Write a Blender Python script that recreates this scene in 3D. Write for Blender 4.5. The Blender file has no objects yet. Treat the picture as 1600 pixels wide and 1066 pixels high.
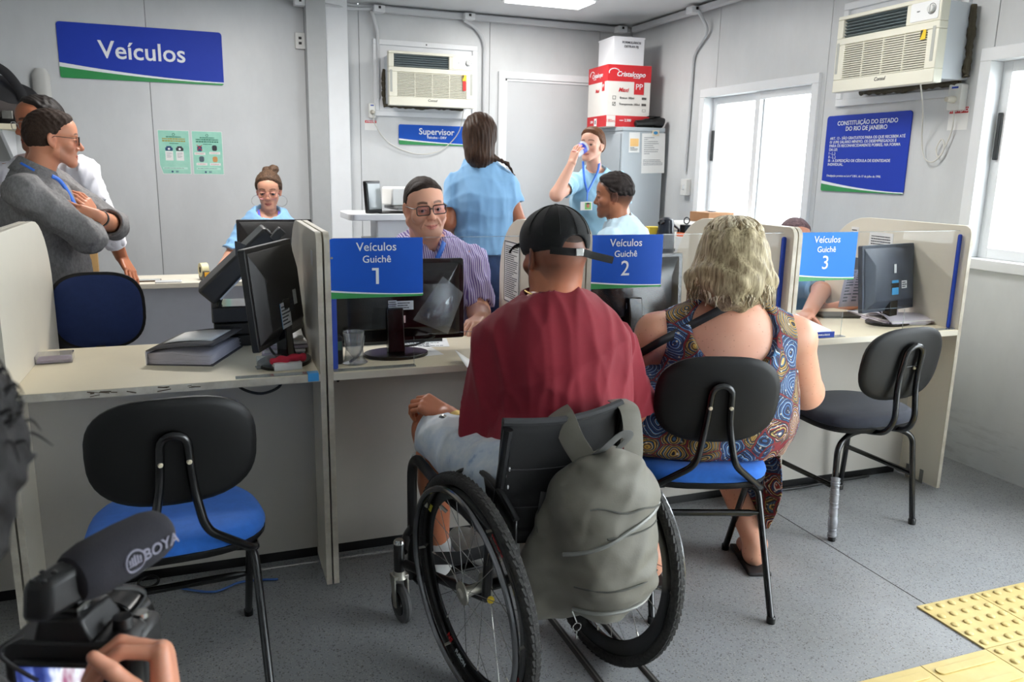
import bpy, bmesh, math, random
import numpy as np
from mathutils import Matrix, Vector
random.seed(7); np.random.seed(7)
SC = bpy.context.scene
COL = SC.collection
PI = math.pi
def V(*a): return Vector(a)

# ------------------------------------------------------------------ camera, light, exposure
CF, CYAW, CPIT, CROLL, CH = 1260.04, 0.36115, 0.211329, 0.018823, 1.42      # focal length in pixels of the 1600 px frame
_fw = np.array([math.sin(CYAW)*math.cos(CPIT), math.cos(CYAW)*math.cos(CPIT), -math.sin(CPIT)])
_r0 = np.array([math.cos(CYAW), -math.sin(CYAW), 0.0]); _u0 = np.cross(_r0, _fw)
_rt, _up = _r0*math.cos(CROLL)+_u0*math.sin(CROLL), _u0*math.cos(CROLL)-_r0*math.sin(CROLL)
cam_data = bpy.data.cameras.new('camera'); cam = bpy.data.objects.new('camera', cam_data); COL.objects.link(cam)
cam_data.sensor_fit = 'HORIZONTAL'; cam_data.sensor_width = 36; cam_data.lens = 36*CF/1600; cam_data.clip_start = 0.05
cam_data.dof.use_dof = True; cam_data.dof.focus_distance = 2.9; cam_data.dof.aperture_fstop = 7.1
cam.matrix_world = Matrix(((_rt[0], _up[0], -_fw[0], 0), (_rt[1], _up[1], -_fw[1], 0), (_rt[2], _up[2], -_fw[2], CH), (0, 0, 0, 1)))
SC.camera = cam
def _ray(x, y): return _rt*(x-800)/CF - _up*(y-533)/CF + _fw
def at(x, y, Y):                                  # the point seen at pixel x, y on the plane at depth Y
    d = _ray(x, y); d = d*(Y/d[1]); return Vector((d[0], d[1], d[2]+CH))
def atz(x, y, z):                                 # the point seen at pixel x, y at height z
    d = _ray(x, y); d = d*((z-CH)/d[2]); return Vector((d[0], d[1], z))
def atx(x, y, X):
    d = _ray(x, y); d = d*(X/d[0]); return Vector((d[0], d[1], d[2]+CH))

SC.view_settings.view_transform = 'Standard'; SC.view_settings.look = 'None'
SC.view_settings.gamma = 1; SC.view_settings.use_curve_mapping = False
SC.view_settings.exposure = 0.6
SC.cycles.use_denoising = True
SC.cycles.max_bounces = 8; SC.cycles.transparent_max_bounces = 16; SC.cycles.sample_clamp_indirect = 2.5
SC.cycles.caustics_reflective = False; SC.cycles.caustics_refractive = False
world = bpy.data.worlds.new('sky'); SC.world = world; world.use_nodes = True
wn = world.node_tree; wn.nodes['Background'].inputs[0].default_value = (0.93, 0.97, 1.0, 1); wn.nodes['Background'].inputs[1].default_value = 8.0
def area_light(name, loc, size, power, color=(1, 1, 1), rot=(0, 0, 0)):
    l = bpy.data.lights.new(name, 'AREA'); l.shape = 'RECTANGLE'; l.size, l.size_y = size; l.energy = power; l.color = color
    o = bpy.data.objects.new(name, l); o.location = loc; o.rotation_euler = rot; COL.objects.link(o); return o
LAMPS = [(2.36, 5.62, 13, 'white fluorescent ceiling lamp, its end showing at the top of the picture'), (0.30, 4.7, 30, 'white fluorescent ceiling lamp over the back desk, above the view'), (2.36, 3.2, 10, 'white fluorescent ceiling lamp over counter windows 2 and 3, above the view')]

# ------------------------------------------------------------------ materials
def lin(c):
    if isinstance(c, str): c = tuple(int(c[i:i+2], 16) for i in (0, 2, 4))
    return tuple(((v/255)/12.92 if v/255 <= 0.04045 else ((v/255+0.055)/1.055)**2.4) for v in c)+(1,)
MATS = {}
class NT:
    def __init__(s, name):
        s.m = bpy.data.materials.new(name); s.m.use_nodes = True; s.t = s.m.node_tree; s.b = s.t.nodes['Principled BSDF']; s.out = s.t.nodes['Material Output']
    def n(s, typ, ins=None, **kw):
        n = s.t.nodes.new('ShaderNode'+typ)
        for k, v in kw.items(): setattr(n, k, v)
        for k, v in (ins or {}).items(): s.set(n, k, v)
        return n
    def set(s, n, k, v):
        i = n.inputs[k]
        if isinstance(v, bpy.types.NodeSocket): s.t.links.new(v, i)
        elif isinstance(v, bpy.types.Node): s.t.links.new(v.outputs[0], i)
        else: i.default_value = v
    def p(s, **kw):
        for k, v in kw.items(): s.set(s.b, k.replace('_', ' '), v)
    def ramp(s, fac, stops, interp='LINEAR'):
        r = s.n('ValToRGB', {'Fac': fac}); e = r.color_ramp; e.interpolation = interp
        while len(e.elements) < len(stops): e.elements.new(0.5)
        for el, (p, c) in zip(e.elements, stops):
            el.position = p; el.color = lin(c) if not isinstance(c, (int, float)) else (c, c, c, 1)
        return r.outputs[0]
    def noise(s, scale, detail=3, rough=.5, co='Object', stretch=None, dist=0):
        v = s.n('TexCoord').outputs[co]
        if stretch: v = s.n('Mapping', {'Vector': v, 'Scale': stretch}).outputs[0]
        return s.n('TexNoise', {'Vector': v, 'Scale': scale, 'Detail': detail, 'Roughness': rough, 'Distortion': dist}).outputs[0]
    def mix(s, f, a, b, typ='MIX'):
        m = s.n('Mix', data_type='RGBA', blend_type=typ)
        s.set(m, 0, f)
        for k, v in ((6, a), (7, b)): s.set(m, k, lin(v) if isinstance(v, (str, tuple)) and not (isinstance(v, tuple) and len(v) == 4) else v)
        return m.outputs[2]
    def math(s, op, a, b=0.0):
        m = s.n('Math', operation=op); s.set(m, 0, a); s.set(m, 1, b); return m.outputs[0]
    def bump(s, h, strength=.3, dist=.002):
        b = s.n('Bump', {'Height': h, 'Strength': strength, 'Distance': dist}); s.set(s.b, 'Normal', b.outputs[0])
def mat(name, col, rough=.5, metal=0, var=0, scale=15, bump=0, bscale=150, bdist=.001, spec=.5, emit=0, col2=None, stretch=None, coat=0, sheen=0):
    if name in MATS: return MATS[name]
    t = NT(name); t.p(Roughness=rough, Metallic=metal); t.b.inputs['Specular IOR Level'].default_value = spec
    if coat: t.b.inputs['Coat Weight'].default_value = coat
    if sheen: t.b.inputs['Sheen Weight'].default_value = sheen
    if var or col2:
        c = lin(col); d = lin(col2) if col2 else tuple(x*(1-var) for x in c[:3])+(1,)
        f = t.noise(scale, 4, .6, stretch=stretch)
        r = t.ramp(f, [(.35, 0.0), (.65, 1.0)])
        t.p(Base_Color=t.mix(r, c, d))
    else: t.p(Base_Color=lin(col))
    if bump: t.bump(t.noise(bscale, 3, .6, stretch=stretch), bump, bdist)
    if emit: t.b.inputs['Emission Color'].default_value = lin(col); t.b.inputs['Emission Strength'].default_value = emit
    MATS[name] = t.m; return t.m
def clear_mat(name, tint=(1, 1, 1), refl=1.0, haze=0.0, hazecol=(200, 205, 210)):
    if name in MATS: return MATS[name]
    t = NT(name); t.t.nodes.remove(t.b)
    tr = t.n('BsdfTransparent', {'Color': tint+(1,)}); gl = t.n('BsdfGlossy', {'Roughness': 0.0})
    fr = t.math('POWER', t.n('LayerWeight', {'Blend': .5}).outputs['Facing'], 5.0); k = t.math('MULTIPLY', t.math('ADD', t.math('MULTIPLY', fr, .95), .04), refl)
    a = tr.outputs[0]
    if haze:
        df = t.n('BsdfDiffuse', {'Color': lin(hazecol)}); f = t.math('MULTIPLY', t.noise(6, 4, .6), haze*2)
        a = t.n('MixShader', {0: f, 1: a, 2: df.outputs[0]}).outputs[0]
    mx = t.n('MixShader', {0: k, 1: a, 2: gl.outputs[0]}); t.t.links.new(mx.outputs[0], t.out.inputs[0])
    MATS[name] = t.m; return t.m

# ------------------------------------------------------------------ objects
def tag(o, label=None, cat=None, group=None, kind=None):
    for k, v in (('label', label), ('category', cat), ('group', group), ('kind', kind)):
        if v: o[k] = v
    return o
def thing(name, label, cat, loc=(0, 0, 0), rz=0, group=None):
    o = bpy.data.objects.new(name, None); o.empty_display_size = .05; o.location = loc; o.rotation_euler = (0, 0, rz); COL.objects.link(o)
    return tag(o, label, cat, group)
def mesh_obj(name, me, m, parent=None, world=False, smooth=35):
    if m: me.materials.append(m)
    if smooth and len(me.polygons):
        me.shade_smooth()
        if smooth < 180: me.set_sharp_from_angle(angle=math.radians(smooth))
    o = bpy.data.objects.new(name, me); COL.objects.link(o)
    if world or parent is None:                 # put the origin at the base of the mesh
        n = len(me.vertices)
        if n:
            co = np.empty(n*3, np.float32); me.vertices.foreach_get('co', co); co = co.reshape(-1, 3)
            c = (co.min(0)+co.max(0))/2; c[2] = co[:, 2].min()
            me.vertices.foreach_set('co', (co-c).ravel().astype(np.float32)); o.location = c.tolist()
    if parent is not None:
        o.parent = parent
        if world:
            M = Matrix.LocRotScale(parent.location, parent.rotation_euler, parent.scale)
            if parent.parent is not None:
                pp = parent.parent; M = Matrix.LocRotScale(pp.location, pp.rotation_euler, pp.scale) @ parent.matrix_parent_inverse @ M
            o.matrix_parent_inverse = M.inverted()
    return o
def rot(ax=None, a=0.0):
    return Matrix.Rotation(a, 3, ax) if ax else Matrix.Identity(3)
class MB:
    def __init__(s): s.v = []; s.f = []
    def add(s, vs, fs, R=None, o=(0, 0, 0)):
        b = len(s.v); o = Vector(o)
        for p in vs:
            p = Vector(p)
            s.v.append((R @ p if R else p)+o)
        s.f += [tuple(i+b for i in f) for f in fs]; return s
    def box(s, c, d, R=None):
        x, y, z = (k/2 for k in d)
        return s.add([(-x,-y,-z),(x,-y,-z),(x,y,-z),(-x,y,-z),(-x,-y,z),(x,-y,z),(x,y,z),(-x,y,z)],
                     [(0,3,2,1),(4,5,6,7),(0,1,5,4),(1,2,6,5),(2,3,7,6),(3,0,4,7)], R, c)
    def bb(s, a, b): return s.box([(p+q)/2 for p, q in zip(a, b)], [abs(q-p) for p, q in zip(a, b)])
    def hexa(s, pts): return s.add(pts, [(0,3,2,1),(4,5,6,7),(0,1,5,4),(1,2,6,5),(2,3,7,6),(3,0,4,7)])
    def tube(s, pts, r, n=10, closed=False, flat=1.0, up=None):
        pts = [Vector(p) for p in pts]; m = len(pts); rs = r if hasattr(r, '__len__') else [r]*m
        b = len(s.v); T = []
        for i in range(m):
            if closed: t = pts[(i+1) % m]-pts[i-1]
            else: t = pts[min(i+1, m-1)]-pts[max(i-1, 0)]
            T.append(t.normalized() if t.length > 1e-9 else Vector((0, 0, 1)))
        u = Vector(up) if up else (Vector((0, 0, 1)) if abs(T[0].z) < .9 else Vector((1, 0, 0)))
        for i in range(m):
            u = u-T[i]*u.dot(T[i]); u.normalize(); w = T[i].cross(u)
            for k in range(n):
                a = 2*PI*k/n; s.v.append(pts[i]+u*(math.cos(a)*rs[i]*flat)+w*(math.sin(a)*rs[i]))
        for i in range(m if closed else m-1):
            for k in range(n):
                j = (i+1) % m; s.f.append((b+i*n+k, b+i*n+(k+1) % n, b+j*n+(k+1) % n, b+j*n+k))
        if not closed:
            s.f.append(tuple(b+k for k in range(n))[::-1]); s.f.append(tuple(b+(m-1)*n+k for k in range(n)))
        return s
    def lathe(s, prof, n=24, R=None, o=(0, 0, 0), a0=0, a1=2*PI):
        vs = []; fs = []; full = abs(a1-a0-2*PI) < 1e-6; k = n if full else n+1
        for (r, z) in prof:
            for i in range(k):
                a = a0+(a1-a0)*i/n; vs.append((r*math.cos(a), r*math.sin(a), z))
        for j in range(len(prof)-1):
            for i in range(n):
                i2 = (i+1) % k; fs.append((j*k+i, j*k+i2, (j+1)*k+i2, (j+1)*k+i))
        return s.add(vs, fs, R, o)
    def ring(s, R0, r, n=48, m=10, R=None, o=(0, 0, 0), sy=1.0):
        vs = []; fs = []
        for i in range(n):
            a = 2*PI*i/n
            for j in range(m):
                b = 2*PI*j/m; q = R0+r*math.cos(b); vs.append((q*math.cos(a), q*math.sin(a), r*sy*math.sin(b)))
        for i in range(n):
            for j in range(m): fs.append((i*m+j, ((i+1) % n)*m+j, ((i+1) % n)*m+(j+1) % m, i*m+(j+1) % m))
        return s.add(vs, fs, R, o)
    def prism(s, poly, z0, z1, R=None, o=(0, 0, 0)):
        n = len(poly); vs = [(p[0], p[1], z0) for p in poly]+[(p[0], p[1], z1) for p in poly]
        fs = [tuple(range(n))[::-1], tuple(range(n, 2*n))]+[(i, (i+1) % n, n+(i+1) % n, n+i) for i in range(n)]
        return s.add(vs, fs, R, o)
    def grid(s, fn, nu, nv, closed_u=False):
        b = len(s.v)
        for i in range(nu):
            for j in range(nv): s.v.append(Vector(fn(i/(nu if closed_u else nu-1), j/(nv-1))))
        for i in range(nu if closed_u else nu-1):
            for j in range(nv-1):
                i2 = (i+1) % nu; s.f.append((b+i*nv+j, b+i2*nv+j, b+i2*nv+j+1, b+i*nv+j+1))
        return s
    def sphere(s, c, r, n=16, m=10):
        r = r if hasattr(r, '__len__') else (r, r, r)
        prof = [(math.sin(PI*j/m), -math.cos(PI*j/m)) for j in range(m+1)]
        vs = []; fs = []
        for (q, z) in prof:
            for i in range(n): a = 2*PI*i/n; vs.append((q*math.cos(a)*r[0], q*math.sin(a)*r[1], z*r[2]))
        for j in range(m):
            for i in range(n): fs.append((j*n+i, j*n+(i+1) % n, (j+1)*n+(i+1) % n, (j+1)*n+i))
        return s.add(vs, fs, None, c)
    def build(s, name, m, parent=None, world=False, bevel=0, smooth=35, seg=2, solid=0, sub=0):
        me = bpy.data.meshes.new(name); me.from_pydata([tuple(v) for v in s.v], [], s.f); me.validate(); me.update()
        o = mesh_obj(name, me, m, parent, world, smooth)
        if solid:
            d = o.modifiers.new('thickness', 'SOLIDIFY'); d.thickness = solid; d.offset = 0
        if bevel:
            d = o.modifiers.new('bevel', 'BEVEL'); d.width = bevel; d.segments = seg; d.limit_method = 'ANGLE'; d.angle_limit = math.radians(40)
        if sub:
            d = o.modifiers.new('sub', 'SUBSURF'); d.levels = sub; d.render_levels = sub
        return o
def rrect(w, h, r, n=6, cx=0, cy=0, corners=(1, 1, 1, 1)):      # bl, br, tr, tl
    pts = []
    for k, (sx, sy, a) in enumerate(((-1, -1, PI), (1, -1, 1.5*PI), (1, 1, 0), (-1, 1, .5*PI))):
        q = r*corners[k]
        if q <= 0: pts.append((cx+sx*w/2, cy+sy*h/2)); continue
        for i in range(n+1):
            b = a+.5*PI*i/n; pts.append((cx+sx*(w/2-q)+q*math.cos(b), cy+sy*(h/2-q)+q*math.sin(b)))
    return pts
def spline(pts, n=8, closed=False):              # Catmull-Rom through the points
    P = [Vector(p) for p in pts]; out = []; m = len(P)
    for i in range(m if closed else m-1):
        a, b, c, d = (P[(i-1) % m], P[i], P[(i+1) % m], P[(i+2) % m]) if closed else (P[max(i-1, 0)], P[i], P[i+1], P[min(i+2, m-1)])
        for k in range(n):
            t = k/n; out.append(.5*((2*b)+(c-a)*t+(2*a-5*b+4*c-d)*t*t+(3*b-a-3*c+d)*t**3))
    if not closed: out.append(P[-1])
    return out
def fillet(pts, r, n=6):                          # round the corners of a polyline
    P = [Vector(p) for p in pts]; out = [P[0]]
    for i in range(1, len(P)-1):
        a, b, c = P[i-1], P[i], P[i+1]; q = min(r, (a-b).length*.49, (c-b).length*.49)
        s, e = b+(a-b).normalized()*q, b+(c-b).normalized()*q
        for k in range(n+1):
            t = k/n; out.append(s*(1-t)**2+b*2*t*(1-t)+e*t*t)
    return out+[P[-1]]
def frame(o, x, y):                               # local XY plane -> world, z = x cross y
    x = Vector(x).normalized(); y = Vector(y).normalized(); z = x.cross(y)
    return Matrix(((x[0], y[0], z[0], o[0]), (x[1], y[1], z[1], o[1]), (x[2], y[2], z[2], o[2]), (0, 0, 0, 1)))
def place(o, M): o.location, q, _ = M.decompose(); o.rotation_euler = q.to_euler(); return o
def text(body, size, m, parent, x=0, y=0, z=0.001, align='CENTER', bold=0.0, sx=1.0, name='lettering', space=1.0, line=1.0, depth=.0004, shear=0):
    cu = bpy.data.curves.new(name, 'FONT'); cu.body = body; cu.size = size; cu.align_x = align; cu.align_y = 'CENTER'
    cu.offset = bold*size; cu.space_character = space; cu.space_line = line; cu.extrude = depth; cu.resolution_u = 3; cu.shear = shear
    t = bpy.data.objects.new(name, cu); COL.objects.link(t)
    bpy.context.view_layer.update()
    me = bpy.data.meshes.new_from_object(t.evaluated_get(bpy.context.evaluated_depsgraph_get()))
    bpy.data.objects.remove(t); bpy.data.curves.remove(cu)
    me.materials.clear(); me.transform(Matrix.Diagonal((sx, 1, 1, 1)))
    o = mesh_obj(name, me, m, parent, smooth=0); o.location = (x, y, z); return o
def dup(root, loc=None, rz=None, label=None):
    r = root.copy(); COL.objects.link(r)
    if loc is not None: r.location = loc
    if rz is not None: r.rotation_euler = (0, 0, rz)
    if label: r['label'] = label
    for c in root.children:
        d = c.copy(); COL.objects.link(d); d.parent = r
        for g in c.children:
            e = g.copy(); COL.objects.link(e); e.parent = d
    return r
# ------------------------------------------------------------------ implicit-surface modeller for bodies, cloth and hair
def nv(a): a = np.asarray(a, float); return a/np.linalg.norm(a)
def A(p): return np.array(p, float)
def axis(lo, hi, h, fine=()):
    cuts = sorted({lo, hi}|{min(max(c, lo), hi) for f in fine for c in f[:2]}); out = [lo]
    for a, b in zip(cuts[:-1], cuts[1:]):
        if b-a < 1e-6: continue
        m = (a+b)/2; step = min([h]+[f[2] for f in fine if f[0] <= m <= f[1]]); n = max(1, int(round((b-a)/step)))
        out += [a+(b-a)*(i+1)/n for i in range(n)]
    return np.array(out, np.float32)
def Cone(a, b, ra, rb, flat=None, f=1.0):
    a, b = A(a), A(b); d = b-a; L2 = float(d@d)+1e-12; n = nv(flat) if flat is not None else None
    def fn(x, y, z):
        px, py, pz = x-a[0], y-a[1], z-a[2]
        t = np.clip((px*d[0]+py*d[1]+pz*d[2])/L2, 0, 1)
        qx, qy, qz = px-t*d[0], py-t*d[1], pz-t*d[2]
        q2 = qx*qx+qy*qy+qz*qz
        if n is not None: k = qx*n[0]+qy*n[1]+qz*n[2]; q2 = q2+k*k*(f*f-1)
        return np.sqrt(q2)-(ra+(rb-ra)*t)
    r = max(ra, rb); return fn, np.minimum(a, b)-r, np.maximum(a, b)+r
def Path(pts, rs, flat=None, f=1.0):
    return [Cone(pts[i], pts[i+1], rs[i], rs[i+1], flat, f) for i in range(len(pts)-1)]
def Ell(c, r, R=None):
    c, r = A(c), A(r if hasattr(r, '__len__') else (r, r, r)); R = None if R is None else np.asarray(R, float)
    def fn(x, y, z):
        px, py, pz = x-c[0], y-c[1], z-c[2]
        if R is not None: px, py, pz = (R[0, 0]*px+R[1, 0]*py+R[2, 0]*pz, R[0, 1]*px+R[1, 1]*py+R[2, 1]*pz, R[0, 2]*px+R[1, 2]*py+R[2, 2]*pz)
        k0 = np.sqrt((px/r[0])**2+(py/r[1])**2+(pz/r[2])**2); k1 = np.sqrt((px/r[0]**2)**2+(py/r[1]**2)**2+(pz/r[2]**2)**2)+1e-9
        return k0*(k0-1)/k1
    e = r if R is None else np.sqrt(((R*r)**2).sum(1)); return fn, c-e, c+e
def Half(p, n):                                   # solid on the side opposite to n
    p, n = A(p), nv(n)
    return (lambda x, y, z: (x-p[0])*n[0]+(y-p[1])*n[1]+(z-p[2])*n[2]), None, None
def Tr(prim, M, s=1.0, t=(0, 0, 0)):              # prim in a local frame -> world: p = M @ (s q) + t
    fn, lo, hi = prim; M, t = np.asarray(M, float), A(t)
    def g(x, y, z):
        px, py, pz = x-t[0], y-t[1], z-t[2]
        return fn((M[0,0]*px+M[1,0]*py+M[2,0]*pz)/s, (M[0,1]*px+M[1,1]*py+M[2,1]*pz)/s, (M[0,2]*px+M[1,2]*py+M[2,2]*pz)/s)*s
    if lo is None: return g, None, None
    C = np.array([[(lo, hi)[i][0], (lo, hi)[j][1], (lo, hi)[k][2]] for i in (0, 1) for j in (0, 1) for k in (0, 1)])@M.T*s+t
    return g, C.min(0), C.max(0)
class Vol:
    def __init__(s, lo, hi, h, fine=()):
        # fine: boxes ((x0,y0,z0),(x1,y1,z1),step)
        s.ax = [axis(lo[i], hi[i], h, [(b[0][i], b[1][i], b[2]) for b in fine]) for i in range(3)]
        s.D = np.full([len(a) for a in s.ax], .5, np.float32); s.h = h
    def _sl(s, lo, hi, m):
        if lo is None: return tuple(slice(0, len(a)) for a in s.ax)
        return tuple(slice(max(0, np.searchsorted(s.ax[i], lo[i]-m)-1), min(len(s.ax[i]), np.searchsorted(s.ax[i], hi[i]+m)+1)) for i in range(3))
    def _ev(s, fn, sl):
        return fn(s.ax[0][sl[0]][:, None, None], s.ax[1][sl[1]][None, :, None], s.ax[2][sl[2]][None, None, :]).astype(np.float32)
    def _do(s, prim, k, mode, box=None):
        if isinstance(prim, list):
            for p in prim: s._do(p, k, mode, box)
            return s
        fn, lo, hi = prim
        if box is not None: lo, hi = A(box[0]), A(box[1])
        m = 2.0*k+2.2*s.h if box is None else 0
        sl = s._sl(lo, hi, m)
        if any(q.stop-q.start < 1 for q in sl): return s
        d = s._ev(fn, sl); D = s.D[sl]
        if mode == '+':
            if k > 0: hh = np.clip(.5+.5*(D-d)/k, 0, 1); s.D[sl] = D*(1-hh)+d*hh-k*hh*(1-hh)
            else: s.D[sl] = np.minimum(D, d)
        else:
            e = -d if mode == '-' else d
            if k > 0: hh = np.clip(.5-.5*(D-e)/k, 0, 1); s.D[sl] = D*(1-hh)+e*hh+k*hh*(1-hh)
            else: s.D[sl] = np.maximum(D, e)
        return s
    def add(s, prim, k=.01): return s._do(prim, k, '+')
    def sub(s, prim, k=.004, box=None): return s._do(prim, k, '-', box)
    def cut(s, prim, k=.0, box=None): return s._do(prim, k, 'x', box)      # keep only what is inside prim (within box)
    def warp(s, fn, lo=None, hi=None):             # add a displacement field
        sl = s._sl(None if lo is None else A(lo), None if hi is None else A(hi), 0); s.D[sl] += s._ev(fn, sl); return s
    def mesh(s):
        D = s.D; D[0], D[-1] = .1, .1; D[:, 0], D[:, -1] = .1, .1; D[:, :, 0], D[:, :, -1] = .1, .1
        I = D < 0; c = [slice(None, -1), slice(1, None)]
        n = sum(I[c[i], c[j], c[k]].astype(np.uint8) for i in (0, 1) for j in (0, 1) for k in (0, 1))
        ix = np.argwhere((n > 0) & (n < 8)); idx = np.full(n.shape, -1, np.int32); idx[ix[:, 0], ix[:, 1], ix[:, 2]] = np.arange(len(ix))
        acc = np.zeros((len(ix), 3)); cnt = np.zeros(len(ix)); X, Y, Z = s.ax
        off = [(i, j, k) for i in (0, 1) for j in (0, 1) for k in (0, 1)]
        val = {o: D[ix[:, 0]+o[0], ix[:, 1]+o[1], ix[:, 2]+o[2]] for o in off}
        pos = lambda o: np.stack([X[ix[:, 0]+o[0]], Y[ix[:, 1]+o[1]], Z[ix[:, 2]+o[2]]], 1)
        for a in off:
            for d in range(3):
                if a[d]: continue
                b = list(a); b[d] = 1; b = tuple(b); va, vb = val[a], val[b]; m = (va < 0) != (vb < 0)
                t = (va/(va-vb+1e-12))[m][:, None]; acc[m] += pos(a)[m]*(1-t)+pos(b)[m]*t; cnt[m] += 1
        vs = acc/np.maximum(cnt, 1)[:, None]; F = []
        for d in range(3):
            e, g = (d+1) % 3, (d+2) % 3
            sl0 = [slice(1, -1)]*3; sl0[d] = slice(0, -1); sl1 = list(sl0); sl1[d] = slice(1, None)
            a, b = I[tuple(sl0)], I[tuple(sl1)]; q = np.argwhere(a != b)
            if not len(q): continue
            fl = a[q[:, 0], q[:, 1], q[:, 2]]; base = q.copy(); base[:, e] += 1; base[:, g] += 1
            def at_(de, dg):
                r = base.copy(); r[:, e] += de; r[:, g] += dg; return idx[r[:, 0], r[:, 1], r[:, 2]]
            Q = np.stack([at_(-1, -1), at_(0, -1), at_(0, 0), at_(-1, 0)], 1); Q[~fl] = Q[~fl][:, ::-1]; F.append(Q)
        return vs, np.concatenate(F)
def mesh_np(name, parts, m, parent=None, world=True, colfn=None, smooth=180, relax=1):
    vs = []; fs = []; b = 0
    for v, f in parts:
        for _ in range(relax):                     # light smoothing
            acc = np.zeros_like(v); cnt = np.zeros(len(v))
            for i in range(4):
                j = f[:, (i+1) % 4]; np.add.at(acc, f[:, i], v[j]); np.add.at(cnt, f[:, i], 1)
                np.add.at(acc, j, v[f[:, i]]); np.add.at(cnt, j, 1)
            v = v*.5+.5*acc/np.maximum(cnt, 1)[:, None]
        vs.append(v); fs.append(f+b); b += len(v)
    v = np.concatenate(vs); f = np.concatenate(fs)
    me = bpy.data.meshes.new(name); me.vertices.add(len(v)); me.vertices.foreach_set('co', v.astype(np.float32).ravel())
    me.loops.add(len(f)*4); me.loops.foreach_set('vertex_index', f.astype(np.int32).ravel())
    me.polygons.add(len(f)); me.polygons.foreach_set('loop_start', np.arange(0, len(f)*4, 4, dtype=np.int32))
    me.update(calc_edges=True); me.validate()
    if colfn is not None:
        c = colfn(v); at_ = me.color_attributes.new('Col', 'FLOAT_COLOR', 'POINT')
        at_.data.foreach_set('color', np.concatenate([c, np.ones((len(c), 1))], 1).astype(np.float32).ravel())
    return mesh_obj(name, me, m, parent, world, smooth)
def smoothstep(a, b, x): t = np.clip((x-a)/(b-a), 0, 1); return t*t*(3-2*t)
# ------------------------------------------------------------------ room shell
XR, YB, ZC, XL, YF = 3.507, 6.50, 2.615, -3.3, -2.6
def wallpaint(name, a, b, scuff=0):
    t = NT(name); f = t.noise(3.0, 5, .65, stretch=(1, 1, .45)); g = t.noise(60, 4, .7)
    c = t.mix(t.ramp(f, [(.35, 0.0), (.7, 1.0)]), a, b)
    # scuffs near the floor
    z = t.n('SeparateXYZ', {0: t.n('NewGeometry').outputs['Position']}).outputs[2]
    h = t.n('MapRange', {0: z, 1: .05, 2: .38, 3: 1.0, 4: 0.0}).outputs[0]
    sc = t.ramp(t.noise(9, 6, .72, 'Object', (1, .35, 2.2)), [(.53, 0.0), (.68, 1.0)])
    if scuff: c = t.mix(t.math('MULTIPLY', t.math('MULTIPLY', h, sc), scuff), c, (112, 112, 112))
    t.p(Base_Color=c, Roughness=.38); t.bump(g, .12, .0015); MATS[name] = t.m; return t.m
M_wall = wallpaint('wall_paint', (214, 216, 217), (203, 205, 206))
M_wallr = wallpaint('wall_paint_scuffed', (214, 216, 217), (203, 205, 206), .38)
M_ceil = mat('ceiling_paint', (226, 228, 230), .45, var=.04, scale=2, bump=.05)
M_white = mat('white_aluminium', (236, 238, 240), .35, var=.03, scale=8)
M_seam = mat('panel_joint', (120, 122, 124), .6)
def floor_mat():
    t = NT('speckled_vinyl'); co = t.n('TexCoord').outputs['Object']
    big = t.ramp(t.noise(1.6, 4, .6), [(.3, (140, 141, 142)), (.7, (156, 158, 161))])
    v1 = t.n('TexVoronoi', {'Vector': co, 'Scale': 250.0}); r1 = t.ramp(v1.outputs['Color'], [(.16, 1.0), (.24, 0.0)])
    v2 = t.n('TexVoronoi', {'Vector': co, 'Scale': 330.0}); r2 = t.ramp(v2.outputs['Color'], [(.78, 0.0), (.86, 1.0)])
    c = t.mix(t.math('MULTIPLY', r1, .8), big, (82, 80, 78)); c = t.mix(t.math('MULTIPLY', r2, .6), c, (188, 184, 176))
    d = t.ramp(t.noise(0.9, 6, .7, stretch=(1, .6, 1)), [(.45, 0.0), (.75, 1.0)]); c = t.mix(t.math('MULTIPLY', d, .3), c, (122, 116, 104))
    t.p(Base_Color=c, Roughness=t.ramp(t.noise(5, 4, .6), [(.3, .36), (.7, .52)])); t.bump(t.noise(220, 2, .5), .06, .001); return t.m
M_floor = floor_mat()
fl = MB().bb((XL, YF, -.12), (XR, YB, 0)).build('floor', M_floor); tag(fl, 'grey speckled vinyl floor of the service room', kind='structure')
jm = mat('floor_joint', (78, 78, 76), .6)
for a, b in (((2.155, -2.6), (2.165, 2.42)), ):
    MB().bb((2.206, 1.80, -.001), (2.2085, 2.74, .0012)).build('seam', jm, fl, True)
MB().bb((1.0, .2, -.001), (1.0025, 1.6, .001)).build('seam', jm, fl, True)
cl = MB().bb((XL, YF, ZC), (XR, YB, ZC+.12)).build('ceiling', M_ceil); tag(cl, 'white panel ceiling with edge channels', kind='structure')
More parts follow.
